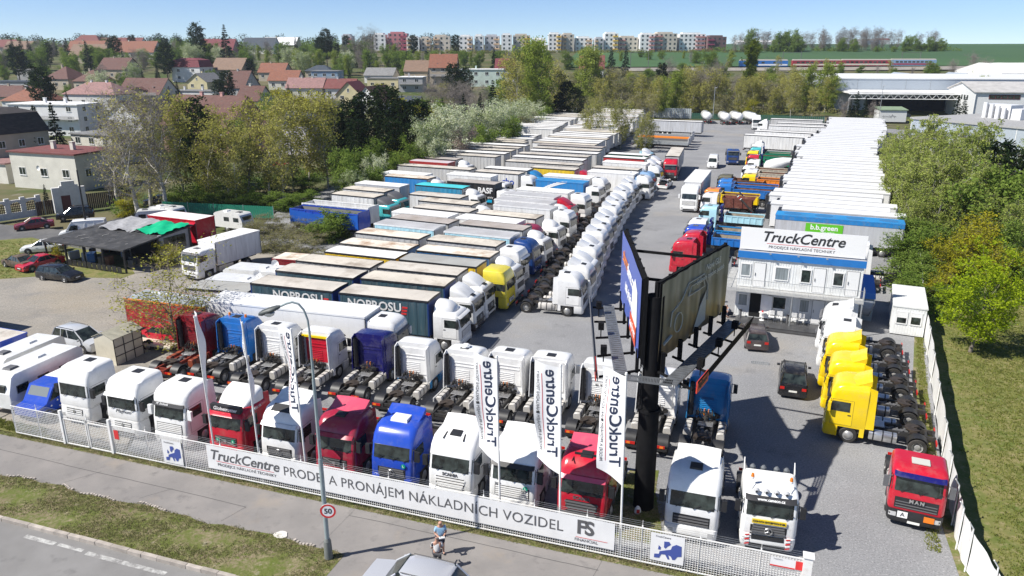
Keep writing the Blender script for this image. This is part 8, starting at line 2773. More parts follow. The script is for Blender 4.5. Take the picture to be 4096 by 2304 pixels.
# pale glasshouses and small farm at the crest
for i, (x0, x1, y, z, c, lab) in enumerate([(255, 330, 900, 3, 'white', 'long low white glasshouse on the field crest'), (395, 412, 890, 4.5, 'blue', 'small blue hall on the crest at the right'), (384, 391, 890, 4, 'white', 'small white house on the crest left of the blue hall'), (414, 428, 900, 5, 'white', 'white farmhouse on the crest right of the blue hall')]):
 q = thing('farm_building', lab, 'farm building', (x0, y, terr(x0, y)), 0, 'buildings on the field crest')
 MB().box(0, x1 - x0, 0, 12, 0, z).build('wall', wallm(WC[c]), q)
 MB().prism([(0, z), (12, z), (6, z + 2)], -.2, x1 - x0 + .2, 'x').build('roof', roofm(RC['white' if i == 0 else 'red' if i == 3 else 'grey']), q)
# ---------------------------------------------------------------- trees and bushes: (x, y, height) by kind
TREES = {'poplar': [(-52.2, 104, 17.9), (-49.7, 107, 17.6), (-54.2, 112, 16.6), (-59, 112, 16.6)], 'yellowbirch': [(-44.6, 118, 14.2), (-42.9, 122, 14.9), (-38.8, 120, 15.3),
(-36.7, 126, 15.7), (-34.9, 130, 15.7), (-31.3, 128, 15.8), (-45.4, 112, 12.7), (-50.5, 116, 16.3), (-41.3, 112, 11.8), (-34.9, 114, 12.6), (2.1, 232, 21.4), (15.2, 250, 19.3),
(-1.5, 240, 19.5), (28.6, 255, 13.8), (41.7, 262, 14.3), (47.2, 258, 13.6), (60.5, 275, 14.3), (65.6, 282, 16.1), (71.8, 276, 15.1), (75.8, 275, 13.4), (86, 276, 12.4), (92.1, 284,
13.5), (96.2, 276, 12.3), (101.6, 280, 13.8), (78.3, 270, 11.2), (90.2, 268, 9.5), (95.7, 266, 10.6), (102.2, 264, 9.8), (61, 262, 10.9), (65.4, 262, 11.7)], 'pine': [(-53.2, 128,
14.7), (-48.9, 120, 13.1), (-33, 142, 12.5), (-144.8, 240, 17.8), (-225.9, 360, 16.6), (-251.7, 430, 13.4), (-215.3, 430, 17.1), (-162.3, 370, 17.7), (-174.1, 440, 23.5), (-105.5,
290, 13.2), (-106.9, 285, 10.6), (-105.4, 450, 20.4), (-236, 540, 11.7), (-126.3, 380, 10.1), (-31.6, 150, 13.3), (-28.3, 152, 14.6), (-24.3, 150, 15.7), (-21.1, 148, 13.1),
(-18.5, 152, 13.1), (-27.6, 138, 10.5), (-21.8, 140, 10.3), (-18.7, 142, 9.4), (-36.8, 520, 14.5), (-64.5, 520, 14.3), (16.8, 240, 13.1), (19.3, 236, 11.6), (14.3, 238, 9.9),
(62.8, 330, 12.7), (60.3, 94, 11.7), (59.8, 90, 11)], 'spruce': [(-89.1, 150, 12.5), (-97.7, 158, 11.4), (-91.6, 146, 9.6), (-264.3, 420, 15.8), (-265.9, 430, 15.7), (-267.8, 440,
14.5), (-235.7, 420, 16), (-214.7, 400, 16), (-197.1, 400, 11.4), (-158.6, 440, 22.6), (-141.6, 520, 12.9), (-299.6, 520, 11.4), (-258.5, 540, 11.6), (-235.3, 560, 12.5), (49.7,
395, 14.5), (57.7, 400, 14.8), (-5.1, 205, 14.6), (-12.3, 198, 11.6), (-8.2, 200, 11.8), (-17.2, 192, 10.8), (-8.7, 385, 15.2), (103, 232, 10.5), (103.8, 228, 9), (101.2, 232,
7.9), (119.4, 208, 10.6), (119.5, 205, 10.3), (432.9, 900, 2.6), (450.8, 900, 3), (-69.7, 112, 3.3)], 'blossom': [(-172.9, 430, 13.3), (-164.1, 310, 10.6), (-168.2, 350, 10.5),
(-13, 150, 12), (-14.5, 142, 10.6), (-10.9, 165, 11.2), (-7.5, 172, 11.4), (-5, 176, 10.2), (-1.8, 190, 10.8), (1.9, 205, 9.9), (5.6, 215, 8.6), (-16.3, 138, 7.9), (-23.1, 122,
6.3), (-24.5, 116, 4.8)], 'bare': [(-170.9, 330, 11.7), (-49.8, 215, 10.7), (-79.1, 440, 22.5), (-86.2, 445, 17.8), (-25.3, 232, 14.5), (-22.6, 236, 13.1), (-18.9, 230, 13.8),
(-16.1, 234, 12.9), (-13.1, 238, 13.4), (-9.7, 232, 12.6), (-10.4, 222, 10.6), (66.9, 340, 14.2), (69.4, 280, 16.2), (87.2, 330, 14.8), (85.7, 300, 11.4), (101.3, 236, 8.8),
(111.8, 240, 7.3), (223.5, 380, 12.3), (222.4, 370, 10.7), (213.2, 380, 9.4), (201, 395, 4.5), (186, 400, 4.8), (166.3, 590, 12.8), (189.9, 620, 15.1), (194.9, 610, 15.6), (204.5,
620, 13.3), (219.3, 610, 14.4), (228, 620, 14.6), (233.4, 615, 14.2), (237.6, 610, 13.8), (243.9, 610, 12.2), (248, 605, 12), (256.1, 610, 11.5), (258.1, 600, 10.1), (272.3, 600,
8.8), (-63.4, 118, 2.5)], 'broad': [(-65.8, 215, 11.1), (-145.5, 230, 3), (-19.2, 180, 11.4), (-0.5, 170, 8.3), (-5.7, 160, 7.5), (8.2, 225, 6.7), (-23.2, 136, 7.4), (-20.2, 140, 7.5), (-17.1, 136, 6.5),
(-20.2, 128, 5.9), (-25.1, 124, 7.1), (-25.9, 118, 7.8), (-21.6, 119, 5), (-4.9, 250, 13.2), (11.2, 240, 5.8), (174.4, 395, 5.3), (191.8, 395, 3.9), (209, 395, 4.4), (204, 600,
12.7), (195.1, 590, 9.2), (208.3, 590, 5.4), (269.1, 585, 4.4), (281.8, 585, 4.4), (289.7, 585, 3.9), (54.4, 84, 10.1), (45.9, 84, 4.5), (43.2, 80, 3.1), (44.5, 78, 4.7), (41.7,
74, 3.3), (38.5, 70, 3.1), (50.7, 76, 5.9), (37.2, 66, 2.7), (47, 68, 5.1), (-22.7, 90, 3.2), (-21.6, 92, 3.6), (-49, 110, 2.5), (-47.2, 112, 2.5), (-44.5, 111, 2.5), (-42, 112,
2.5), (-38.9, 111, 2.5), (-35.9, 110, 2.5), (-32.6, 108, 2.5), (-31.3, 112, 2.5), (-49.6, 122, 2.5), (-45.7, 126, 2.5), (-39.9, 126, 2.5), (-34.1, 124, 2.5)], 'gold': [(-61.6, 212, 12), (-21.5, 165, 12), (-21.2, 140, 6.5), (79.7, 262, 5.7), (47.7, 76, 6.2), (45.1, 74, 5.5), (42.7,
72, 4.4), (46.8, 72, 5), (39.7, 67, 2.9), (45.9, 68, 4.9), (-49.8, 80, 2.5), (-37.3, 79, 2.5), (-54.8, 108, 2.5), (-54.4, 105, 2.5)], 'pinkblossom': [(-10.6, 148, 8.1)],
'willowbush': [(3.3, 205, 7), (-20.6, 200, 10.5), (36, 262, 13.4), (22.6, 236, 9.3), (42.2, 250, 9.1), (72.3, 262, 7.8), (68.8, 258, 6), (-32.3, 92, 2.5), (-30.7, 95, 2.5), (-27.6,
93, 2.5), (-24.4, 90, 2.5), (-28.7, 86, 2.5), (-25.8, 84, 2.6), (-22.6, 82, 2.9)], 'lime': [(10, 236, 25.3), (6.7, 262, 24.4), (26.8, 285, 21.6), (30.4, 292, 21.5), (50.6, 262,
13.4), (54.8, 268, 14.9), (95.7, 286, 12.4), (107.6, 284, 15.8), (111.5, 282, 16.8), (113, 276, 12.3), (178.4, 300, 9.8)], 'columnar': [(94, 312, 20.9), (97.7, 318, 22.3)],
'rbirch': [(63.7, 128, 9.2), (67.9, 132, 9.7), (68.4, 128, 11.8), (69.5, 126, 11.7), (62.1, 118, 10), (66.1, 115, 10.9), (63.4, 105, 13.1), (57.6, 112, 9.3), (57.5, 106, 10.6),
(59.5, 100, 11.1), (52, 102, 8.7), (56.6, 100, 10.5), (50.6, 96, 9.5), (52.2, 94, 9.8), (55.6, 95, 10.2), (56.1, 90, 10.8), (60.8, 120, 8.8), (52.4, 86, 9.8), (68.8, 140, 7.7),
(46.8, 88, 5.8), (49.4, 90, 7.1), (50.2, 88, 7.7), (51.6, 86, 7.7), (52.2, 82, 7.5), (52.1, 78, 7.4), (52.1, 98, 2.5)], 'maple': [(35.5, 54.5, 8.3)], 'willow': [(-26.3, 55.3, 8.8)],
'lotbirch': [(19.6, 187.6, 11.4), (25.5, 179.8, 11.5), (30.4, 175, 9.2)]}
BARK = mat('grey bark', (.2, .17, .14), .9, var=.3, scale=4)
BIRCHB = mat('birch bark', (.52, .49, .44), .8, var=.3, scale=3, dirt=(.05, .045, .04), dirt_amt=.8, dirt_scale=5)
DARKB = mat('dark bark', (.07, .05, .04), .9, var=.3)
def unit(rs, n):
 v = rs.normal(size=(n, 3))
 return v / np.linalg.norm(v, axis=1, keepdims=True)
def leafquads(rs, C, s, asp=.6, flat=0.0, dirs=None):
 n = len(C)
 u = unit(rs, n) if dirs is None else dirs
 w = unit(rs, n)
 if flat:
  w[:, 2] *= (1 - flat)
 v = np.cross(u, w)
 v /= np.linalg.norm(v, axis=1, keepdims=True) + 1e-6
 sz = (s * rs.uniform(.6, 1.3, n))[:, None]
 u, v = u * sz, v * sz * asp
 V = np.stack([C - u - v * .3, C - u * .1 - v, C + u, C - u * .1 + v], 1).reshape(-1, 3)
 return V
def branch_path(rs, p, d, L_, n, wob, up):
 pts = [p]
 for i in range(n):
  d = d + rs.normal(size=3) * wob + np.array([0, 0, up])
  d = d / np.linalg.norm(d)
  p = p + d * L_ / n
  pts.append(p)
 return pts
def broadleaf(seed, H, R_, base=.3, limbs=14, clumps=5, leaves=4500, ls=.2, cl=.8, up=.12, elev=(20, 65), droop=0.0, twigs=0, tr=.2, shape=.55, multi=1, inner=.35, forks=2):
 """trunk and limbs as one tapered mesh; crown of leaf faces in clumps round the limb ends"""
 rs = np.random.RandomState(seed)
 mb = MB()
 cents, tw = [], []
 for s in range(multi):
  a = rs.uniform(0, 6.28)
  lean = np.array([cos(a), sin(a), 0]) * (.12 if multi == 1 else .3)
  tp = branch_path(rs, np.array([.0, 0, -.3]) + lean * (multi > 1), np.array([0, 0, 1.0]) + lean * .5, H * .92, 7, .05, .03)
  for i, (p, q) in enumerate(zip(tp, tp[1:])):
   mb.tube(p, q, tr * (1 - i / 7.6), tr * (1 - (i + 1) / 7.6), 6, cap=False)
  n = max(3, limbs // multi)
  for k in range(n):
   t = base + (1 - base) * ((k + rs.uniform(0, .8)) / n)
   f = t * 7
   i = min(6, int(f))
   p = tp[i] + (tp[i + 1] - tp[i]) * (f - i)
   c = (t - base) / (1 - base)
   rad = R_ * max(.15, (1 - abs(c - shape) ** 1.6 * 1.5)) * rs.uniform(.7, 1.1)
   az = k * 2.4 + rs.uniform(-.5, .5)
   el = R(lerp(elev[0], elev[1], c) + rs.uniform(-10, 10))
   d = np.array([cos(az) * cos(el), sin(az) * cos(el), sin(el)])
   lp_ = branch_path(rs, p, d, rad / max(.45, cos(el)), 4, .14, up)
   r0 = tr * (1 - t) * .5 + .02
   for j, (a_, b_) in enumerate(zip(lp_, lp_[1:])):
    mb.tube(a_, b_, r0 * (1 - j / 4.4), r0 * (1 - (j + 1) / 4.4), 4, cap=False)
   for m in range(clumps):
    u = rs.uniform(inner, 1.02) * 4
    j = min(3, int(u))
    q = lp_[j] + (lp_[j + 1] - lp_[j]) * (u - j)
    e = q + rs.normal(size=3) * cl * .75 + np.array([0, 0, -droop * rs.uniform(0, 1)])
    cents.append(e)
    if forks and m < forks:
     mb.tube(q, e, r0 * .35, .008, 3, cap=False)
    tw.append((q, e))
 C = np.array(cents)
 idx = rs.randint(0, len(C), leaves)
 spread = rs.normal(size=(leaves, 3)) * cl * .5
 if droop:
  spread[:, 2] = -np.abs(rs.normal(size=leaves)) * droop
  spread[:, :2] *= .55
 P_ = C[idx] + spread
 P_[:, 2] = np.maximum(P_[:, 2], .15)
 V_ = leafquads(rs, P_, ls)
 if twigs:
  ii = rs.randint(0, len(C), twigs)
  o = unit(rs, twigs)
  o[:, 2] = np.abs(o[:, 2]) * .9 + .15 - droop * .5
  Lt = rs.uniform(.5, 1.3, twigs)[:, None] * cl
  A0 = C[ii] + rs.normal(size=(twigs, 3)) * cl * .3
  w = np.cross(o, unit(rs, twigs)) * .016 * max(1, cl)
  TV = np.stack([A0 - w, A0 + w, A0 + o * Lt + w * .3, A0 + o * Lt - w * .3], 1).reshape(-1, 3)
 else:
  TV = None
 return mb, V_, TV
def conifer(seed, H, R_, base=.08, whorls=16, pinelike=False, ls=.3, per=26):
 rs = np.random.RandomState(seed)
 mb = MB()
 mb.tube((0, 0, -.3), (0, 0, H * .97), .02 * H * .8, .02, 6, cap=False)
 P_, Dv = [], []
 for k in range(whorls):
  t = base + (1 - base) * (k / whorls)
  z = t * H
  rr = R_ * ((1 - t) ** .85 if not pinelike else max(.2, (1 - abs((t - .6) / .55) ** 2) * .9))
  nb = int(5 + rr * (2.2 if not pinelike else 1.6))
  for b in range(nb):
   az = rs.uniform(0, 6.28)
   L_ = rr * rs.uniform(.65, 1.12)
   d = np.array([cos(az), sin(az), rs.uniform(-.35, .05) if not pinelike else rs.uniform(.0, .5)])
   e = np.array([0, 0, z]) + d * L_
   if k % 2 == 0:
    mb.tube((0, 0, z), e, .05, .012, 3, cap=False)
   n = int(per * (.3 + L_ / R_))
   u = rs.uniform(.2, 1.05, n) ** (.7 if not pinelike else .45)
   pts = np.array([0, 0, z]) + d * L_ * u[:, None]
   pts += rs.normal(size=(n, 3)) * np.array([.16, .16, .1]) * (1 if not pinelike else 2.4) * (.5 + L_ * .25)
   P_.append(pts)
   dd = d + rs.normal(size=(n, 3)) * .55
   Dv.append(dd / np.linalg.norm(dd, axis=1, keepdims=True))
 P_, Dv = np.concatenate(P_), np.concatenate(Dv)
 return mb, leafquads(rs, P_, ls, .45, dirs=Dv), None
def quadmesh(name, V_, mats, split=None):
 me = bpy.data.meshes.new(name)
 fast_mesh(me, V_, np.arange(len(V_)).reshape(-1, 4))
 for m in mats:
  me.materials.append(m)
 if split is not None:
  me.polygons.foreach_set('material_index', [0] * split + [1] * (len(V_) // 4 - split))
  me.update()
 return me
LM = {k: leafmat('leaf ' + k, *c) for k, c in dict(poplar=((.36, .34, .09), (.52, .48, .16)), yellowbirch=((.32, .32, .06), (.48, .46, .13)), broad=((.11, .18, .03), (.23, .31, .065)), lime=((.2, .27, .04), (.34, .39, .09)), gold=((.24, .25, .02), (.4, .36, .03)),
  rbirch=((.22, .29, .05), (.4, .44, .13)), maple=((.2, .3, .01), (.36, .44, .025)), blossom=((.24, .32, .09), (.7, .72, .55)), pinkblossom=((.2, .16, .12), (.6, .48, .46)), pine=((.012, .026, .011), (.035, .055, .02)), spruce=((.012, .026, .014), (.035, .055, .03)),
  bare=((.16, .13, .11), (.24, .2, .17)), willowbush=((.16, .17, .055), (.3, .28, .11)), willow=((.26, .27, .045), (.4, .39, .09)), columnar=((.09, .14, .015), (.17, .2, .03)), lotbirch=((.24, .26, .07), (.38, .37, .12)), oldleaf=((.1, .07, .03), (.16, .11, .05))).items()}
TWIG = mat('twig brown', (.13, .1, .08), .9, objrand=.2)
TWIGG = mat('twig grey', (.21, .185, .165), .9, objrand=.2)
SPEC = {  # builder args, nominal height, bark, variants
 'poplar': (lambda s: broadleaf(s, 17, 4.6, .25, 20, 7, 1200, .17, 1.2, elev=(35, 70), twigs=3600, tr=.34, forks=5, inner=.2), 17, BIRCHB, 2),
 'yellowbirch': (lambda s: broadleaf(s, 15, 3.6, .22, 20, 8, 3300, .2, .9, elev=(35, 70), twigs=2200, tr=.18, forks=3), 15, BIRCHB, 3),
 'broad': (lambda s: broadleaf(s, 9, 3.8, .1, 18, 8, 6500, .22, .95, elev=(5, 70), twigs=300, tr=.18, multi=2), 9, DARKB, 3),
 'lime': (lambda s: broadleaf(s, 17, 4.4, .18, 24, 8, 7500, .25, 1.1, elev=(25, 70), twigs=600, tr=.28), 17, BARK, 2),
 'gold': (lambda s: broadleaf(s, 6, 2.9, .05, 16, 7, 4600, .16, .75, elev=(20, 75), twigs=900, tr=.08, multi=4), 6, BARK, 2),
 'rbirch': (lambda s: broadleaf(s, 11, 3.2, .12, 22, 8, 7000, .15, .8, elev=(30, 70), droop=.5, twigs=900, tr=.13), 11, BIRCHB, 3),
 'maple': (lambda s: broadleaf(s, 8.4, 4.7, .36, 26, 9, 13000, .12, .58, elev=(8, 68), up=.06, tr=.2, twigs=300), 8.4, BARK, 1),
 'blossom': (lambda s: broadleaf(s, 9.5, 4.2, .08, 20, 8, 8000, .17, .85, elev=(5, 70), twigs=500, tr=.15, multi=2), 9.5, DARKB, 2),
 'bare': (lambda s: broadleaf(s, 14, 4.4, .2, 24, 9, 60, .1, 1.2, elev=(35, 72), twigs=5200, tr=.2, forks=6, inner=.2), 14, BARK, 3),
 'willowbush': (lambda s: broadleaf(s, 7, 4.4, .05, 20, 8, 4600, .15, .9, elev=(15, 70), twigs=3000, tr=.1, multi=4, forks=4), 7, BARK, 2),
 'willow': (lambda s: broadleaf(s, 8, 4.6, .22, 18, 9, 2600, .11, .8, elev=(20, 65), twigs=1400, tr=.15, forks=5, inner=.25), 8, BARK, 1),
 'columnar': (lambda s: broadleaf(s, 20, 2.4, .1, 34, 7, 8000, .24, .7, elev=(60, 82), tr=.25, up=.2), 20, BARK, 1),
 'lotbirch': (lambda s: broadleaf(s, 11.4, 3.9, .25, 20, 8, 8000, .13, .8, elev=(40, 60), droop=1.1, up=-.02, twigs=1500, tr=.14, forks=3), 11.4, BIRCHB, 2),
 'pine': (lambda s: conifer(s, 14, 3.6, .22, 15, True, .3, 30), 14, DARKB, 3),
 'spruce': (lambda s: conifer(s, 14, 3.3, .06, 24, False, .26, 20), 14, DARKB, 3)}
TP = {}
def tree_proto(sp):
 if sp in TP:
  return TP[sp]
 key = 'blossom' if sp == 'pinkblossom' else sp
 f, h, bark, nv = SPEC[key]
 out = []
 for v in range(nv):
  mb, V_, TV = f(100 + v * 7 + len(sp))
  tm = mb.mesh('trunk', bark, 60)
  grey = TWIGG if sp in ('bare', 'poplar', 'willowbush') else TWIG
  if TV is not None:
   n = len(V_) // 4
   cm_ = quadmesh('crown', np.concatenate([V_, TV]), [LM[sp], grey], n)
  else:
   cm_ = quadmesh('crown', V_, [LM[sp]])
  zs = np.empty(len(cm_.vertices) * 3, dtype=np.float32)
  cm_.vertices.foreach_get('co', zs)
  out.append((tm, cm_, h, float(np.percentile(zs[2::3], 99.3))))
 TP[sp] = out
 return out
DESC = dict(poplar='tall half-bare poplar with pale limbs', yellowbirch='slender birch with thin yellow-green leaves', broad='dense green leafy tree', lime='tall fresh green tree', gold='golden-green bush', rbirch='young birch with hanging green leaves', maple='bright lime green maple',
   blossom='white blossoming tree', pinkblossom='pink-white blossoming shrub', bare='leafless grey-brown tree', willowbush='sparse olive willow bush', willow='small willow with thin yellow twigs', columnar='columnar green poplar', lotbirch='drooping birch with white stem', pine='dark rounded pine', spruce='dark pointed spruce')
NAME = dict(poplar='poplar_tree', yellowbirch='birch_tree', broad='leafy_tree', lime='leafy_tree', gold='bush', rbirch='birch_tree', maple='maple_tree', blossom='blossom_tree', pinkblossom='blossom_shrub', bare='bare_tree', willowbush='willow_bush', willow='willow_tree', columnar='poplar_tree', lotbirch='birch_tree', pine='pine_tree', spruce='spruce_tree')
ALLT = []
rt = random.Random(33)
def tree(sp, x, y, h, wide=1.0):
 v = TP.get(sp) or tree_proto(sp)
 tm, cm_, h0, hz = v[rt.randrange(len(v))]
 o = add(NAME[sp], None, None, (x, y, terr(x, y) - .1), rt.uniform(0, 6.28))
 k = h / h0
 w = k * wide * rt.uniform(.8, 1.02)
 if sp in ('broad', 'gold', 'willowbush', 'blossom') and k < .7 and not (x < -38 and y < 84):
  w = max(w, .6 * wide)
 o.scale = (w, w, h / hz)
 add('trunk', tm, o)
 add('crown', cm_, o)
 ALLT.append((o, sp, x, y, h))
for sp, L_ in TREES.items():
 for x, y, h in L_:
  tree(sp, x, y, h, 1.15 if sp == 'willow' else 1)
def free(x, y, m=2.0):
 return all(not (hx - m - 2 < x < hx + s + m and hy - m - 9 < y < hy + s + m) for hx, hy, s, _ in HOUSES)
def scatter(n, x0, x1, y0, y1, kinds, hr, slope=0.0):
 c = t = 0
 while c < n and t < n * 8:
  t += 1
  x, y = rt.uniform(x0, x1), rt.uniform(y0, y1)
  x *= 1 + (y - y0) * slope
  if free(x, y) and not (20 < x < 50 + (y - 86) * .56 and y < 200):
   sp = rt.choice(kinds)
   h = rt.uniform(*hr) * (1.25 if sp in ('pine', 'spruce') else 1)
   tree(sp, x, y, min(h, max(2.5, 21.5 - terr(x, y))) if x > -70 and 390 < y < 580 else h)
   c += 1
scatter(80, -300, -50, 385, 462, ['broad', 'broad', 'bare', 'lime', 'broad', 'blossom'], (8, 12))
scatter(90, -350, 0, 462, 570, ['broad', 'broad', 'bare', 'lime', 'pine', 'bare'], (7, 11))
scatter(26, -70, 120, 400, 520, ['broad', 'lime', 'bare', 'broad'], (9, 14))
scatter(70, -240, -50, 225, 385, ['broad', 'broad', 'gold', 'bare', 'spruce'], (4, 8))
scatter(16, -100, -30, 150, 260, ['broad', 'lime', 'broad'], (5, 9))
scatter(50, 10, 112, 275, 335, ['yellowbirch', 'yellowbirch', 'lime', 'willowbush'], (9, 13))
scatter(18, 60, 240, 362, 414, ['broad', 'bare', 'yellowbirch'], (5, 9))
scatter(16, 60, 96, 78, 150, ['rbirch'], (7, 10))
scatter(26, 165, 330, 596, 626, ['bare', 'bare', 'bare', 'broad'], (13, 18))
scatter(14, 170, 330, 585, 596, ['broad'], (6, 12))
scatter(8, -26, 18, 262, 300, ['broad', 'pine', 'yellowbirch'], (10, 14))
# far woods and hedges too distant to tell apart: one mass each
def wood(name, lab, spots, ls, m, per=90):
 rs = np.random.RandomState(len(spots) + 5)
 C = []
 for x, y, h, r_ in spots:
  n = int(per * (r_ / 4))
  p = unit(rs, n) * (rs.uniform(0, 1, n) ** .45)[:, None] * np.array([r_, r_, h * .52])
  p[:, 2] += h * .45
  C.append(p + np.array([x, y, terr(x, y) - .3]))
 C = np.concatenate(C)
 o = add(name, quadmesh(name, leafquads(rs, C, ls), [m]))
 return tag(o, lab, 'trees', None, 'stuff')
rw2 = random.Random(6)
wood('far_woods', 'blurred dark woods along the skyline on the left', [(rw2.uniform(-620, -60), rw2.uniform(640, 820), rw2.uniform(8, 14), rw2.uniform(4, 7)) for _ in range(150)], .55, LM['pine'], 190)
wood('far_trees', 'hazy green and brown trees between skyline and slope', [(rw2.uniform(-560, -110), rw2.uniform(560, 700), rw2.uniform(6, 10), rw2.uniform(4, 7)) for _ in range(170)], .5, LM['broad'], 190)
wood('far_hedge', 'hedge of bushes in front of the skyline flats', [(x + rw2.uniform(-3, 3), rw2.uniform(590, 603), rw2.uniform(1.8, 3.6), 4) for x in range(-130, 190, 4)], .5, LM['willowbush'])
wood('grove_undergrowth', 'undergrowth below the bare grove on the field', [(rw2.uniform(150, 335), rw2.uniform(588, 625), rw2.uniform(3, 6), 4) for _ in range(60)], .45, LM['broad'])
wood('belt_undergrowth', 'brown undergrowth below the birch belt behind the lot', [(rw2.uniform(-30, 118), rw2.uniform(264, 330), rw2.uniform(2, 4.5), 3.5) for _ in range(110)], .3, LM['willowbush'], 160)
wood('hedge_undergrowth', 'green undergrowth along the left hedge and right thicket', [(lerp(-52, -22, t) + rw2.uniform(-5, 3), lerp(108, 165, t) + rw2.uniform(-2, 6), rw2.uniform(1.5, 4), 2.5) for t in [i / 45 for i in range(45)]] + [(lerp(40, 66, t) + rw2.uniform(0, 8), lerp(66, 122, t), rw2.uniform(1.5, 3.5), 2.2) for t in [i / 45 for i in range(45)]] + [(lerp(36, 46, t) + rw2.uniform(0, 5), lerp(60, 82, t), rw2.uniform(1, 2.2), 1.6) for t in [i / 24 for i in range(24)]], .16, LM['broad'], 420)
# grass and weeds as tufts
def tufts(name, lab, spots, hgt, m, w=.02):
 rs = np.random.RandomState(3)
 P_ = np.repeat(np.array(spots), 5, axis=0)
 n = len(P_)
 P_[:, :2] += rs.normal(size=(n, 2)) * .06
 d = rs.normal(size=(n, 3)) * .35
 d[:, 2] = 1
 hh = (hgt * rs.uniform(.4, 1.3, n))[:, None]
 a = rs.uniform(0, 6.28, n)
 s_ = np.stack([np.cos(a), np.sin(a), np.zeros(n)], 1) * w
 V_ = np.stack([P_ - s_, P_ + s_, P_ + d * hh + s_ * .3, P_ + d * hh - s_ * .3], 1).reshape(-1, 3)
 return tag(add(name, quadmesh(name, V_, [m])), lab, 'grass', None, 'stuff')
LM['grass'] = leafmat('leaf grass', (.13, .16, .04), (.34, .3, .17), .3)
LM['grassg'] = leafmat('leaf lawn', (.13, .17, .03), (.26, .26, .08), .3)
sp_ = []
for k in range(14000):
 s = rt.uniform(-30, 2.5)
 t = rt.uniform(edge(s), 6.7)
 if sin(s * 1.1 + t * 2) + sin(s * .43 - t * 1.3) + rt.uniform(-.9, .9) > -.2 or t < edge(s) + .5:
  sp_.append(FP(s, t, .03))
for k in range(2600):
 s = rt.uniform(-24, 22)
 sp_.append(FP(s, rt.uniform(.05, .4), .03))
for k in range(1200):
 sp_.append((rt.uniform(4.6, 7.8), rt.uniform(30.8, 36.8), .012))
tufts('verge_grass', 'patchy short grass on the roadside verge and fence foot', sp_, .06, LM['grass'], .014)
sp_ = []
for k in range(20000):
 t = rt.random()
 x, y = lerp(20.6, 47, t) + abs(rt.gauss(0, 7)), lerp(26, 84, t) + rt.uniform(-3, 3)
 sp_.append((x + .8, y, .006))
for k in range(900):
 t = rt.random()
 sp_.append((lerp(20, 33.5, t) - rt.uniform(0, .6), lerp(30, 57.5, t), .012))
for k in range(4000):
 x, y = rt.uniform(-68, -40), rt.uniform(72, 90)
 if y > 74.3 - (x + 50) ** 2 * .003 and not -51 < x < -40 + (y - 76) * .2 < -30:
  sp_.append((x, y, .016))
for k in range(1500):
 x = rt.uniform(-40, -28.5)
 sp_.append((x, 40.9 - (x + 28) * .36 + rt.uniform(-.1, .8), .02))
tufts('lawn_grass', 'short spring grass of the lawn and grassy corners', sp_, .09, LM['grassg'], .025)
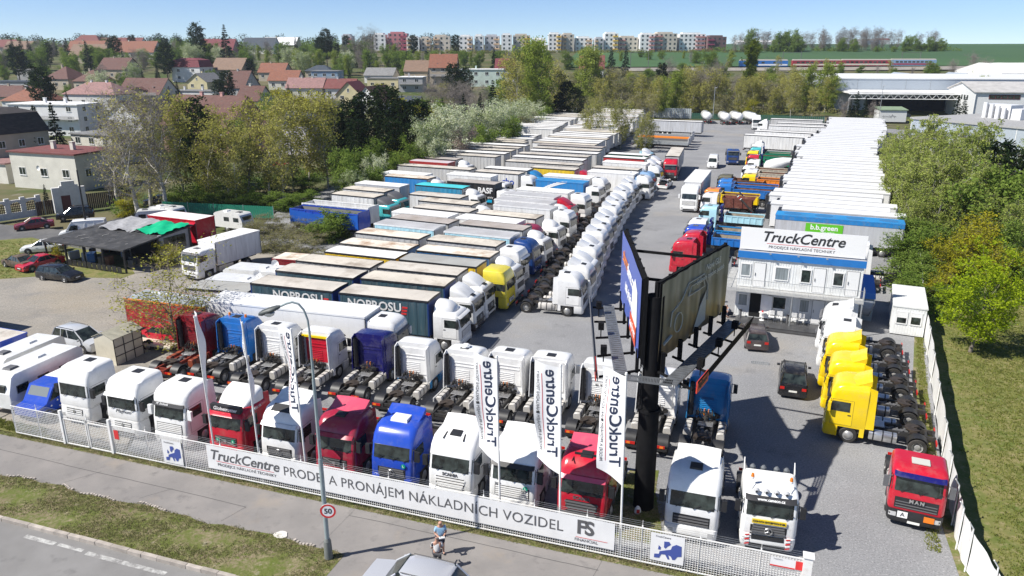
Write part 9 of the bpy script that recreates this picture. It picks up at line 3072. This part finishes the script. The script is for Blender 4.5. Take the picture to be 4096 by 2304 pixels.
# ---------------------------------------------------------------- one label per tree: what it stands by, then its order there
MARK = [(x, y, l) for x, y, _, l in HOUSES] + [(-46, 84, 'the tar-roofed shack'), (-33, 118, 'the green fence'), (-22, 128, 'the left trailer column'), (24, 173, 'the far trailer rows'), (66, 256, 'the silo trailers'), (40, 268, 'the grey sheet fence'), (118, 278, 'the warehouse canopy'), (160, 250, 'the white hall'),
  (33, 62, 'the site cabin'), (44, 82, 'the blue-banded trailer'), (56, 104, 'the white refrigerated trailers'), (75, 140, 'the grey hall'), (180, 425, 'the train'), (230, 610, 'the field crest'), (-26, 55, 'the red rally trailer'), (10, 320, 'the middle of the birch belt'), (80, 310, 'the columnar poplar'), (0, 470, 'the skyline flats'), (-40, 430, 'the skyline flats'), (-64, 106, 'the gatehouse')]
grp = {}
for o, sp, x, y, h in ALLT:
 mx_, my_, l = min(MARK, key=lambda m: (m[0] - x) ** 2 + .5 * (m[1] - y) ** 2)
 l = ' '.join(w for w in l.split()[:7])
 while l.split()[-1] in ('with', 'and', 'the', 'in', 'of', 'at', 'two', 'by', 'front', 'behind', 'left', 'right', 'a', 'to', 'on', 'next', 'between', 'dark', 'yellowish', 'slope', 'pale', 'beside', 'red', 'gabled', 'faded', 'vivid', 'flat', 'large', 'grey', 'brown', 'dormer', 'gleaming', 'triple', 'plain', 'glazed', 'front', 'skyline', 'wooden', 'slatted', 'many', 'among', 'long', 'bright', 'blotched', 'hidden', 'almost', 'under', 'picture', 'beige', 'chimney'):
  l = ' '.join(l.split()[:-1])
 rel = 'behind' if y > my_ + 3 else 'in front of' if y < my_ - 5 else 'beside'
 grp.setdefault((sp, rel, l), []).append((x, o))
ORD = ['leftmost', 'second', 'third', 'fourth', 'fifth', 'sixth', 'seventh', 'eighth', 'ninth', 'tenth', 'eleventh', 'twelfth', 'thirteenth', 'fourteenth', 'fifteenth', 'sixteenth', 'seventeenth', 'eighteenth', 'nineteenth', 'twentieth'] + ['twenty-' + q for q in 'first second third fourth fifth sixth seventh eighth ninth'.split()] + ['thirtieth'] + ['thirty-' + q for q in 'first second third fourth fifth sixth seventh eighth ninth'.split()]
for (sp, rel, l), L_ in grp.items():
 L_.sort(key=lambda q: q[0])
 art = '' if l.startswith('the ') else 'the '
 for i, (x, o) in enumerate(L_):
  n = len(L_)
  pre = '' if n == 1 else 'rightmost ' if i == n - 1 else ORD[min(i, 38)] + ' '
  tag(o, f'{pre}{DESC[sp]} {rel} {art}{l}', 'bush' if 'bush' in DESC[sp] else 'tree', NAME[sp].replace('_', ' ') + ' group')
# thin spring haze over the whole place
hz = bpy.data.materials.new('haze')
hz.use_nodes = True
N = hz.node_tree.nodes
N.clear()
out = N.new('ShaderNodeOutputMaterial')
pv = N.new('ShaderNodeVolumePrincipled')
pv.inputs['Color'].default_value = (.8, .88, 1, 1)
pv.inputs['Density'].default_value = .00013
pv.inputs['Anisotropy'].default_value = .3
hz.node_tree.links.new(pv.outputs[0], out.inputs['Volume'])
tag(MB().box(-900, 900, -80, 1400, -2, 75).build('haze', hz), 'thin spring haze over the whole place', None, None, 'stuff')
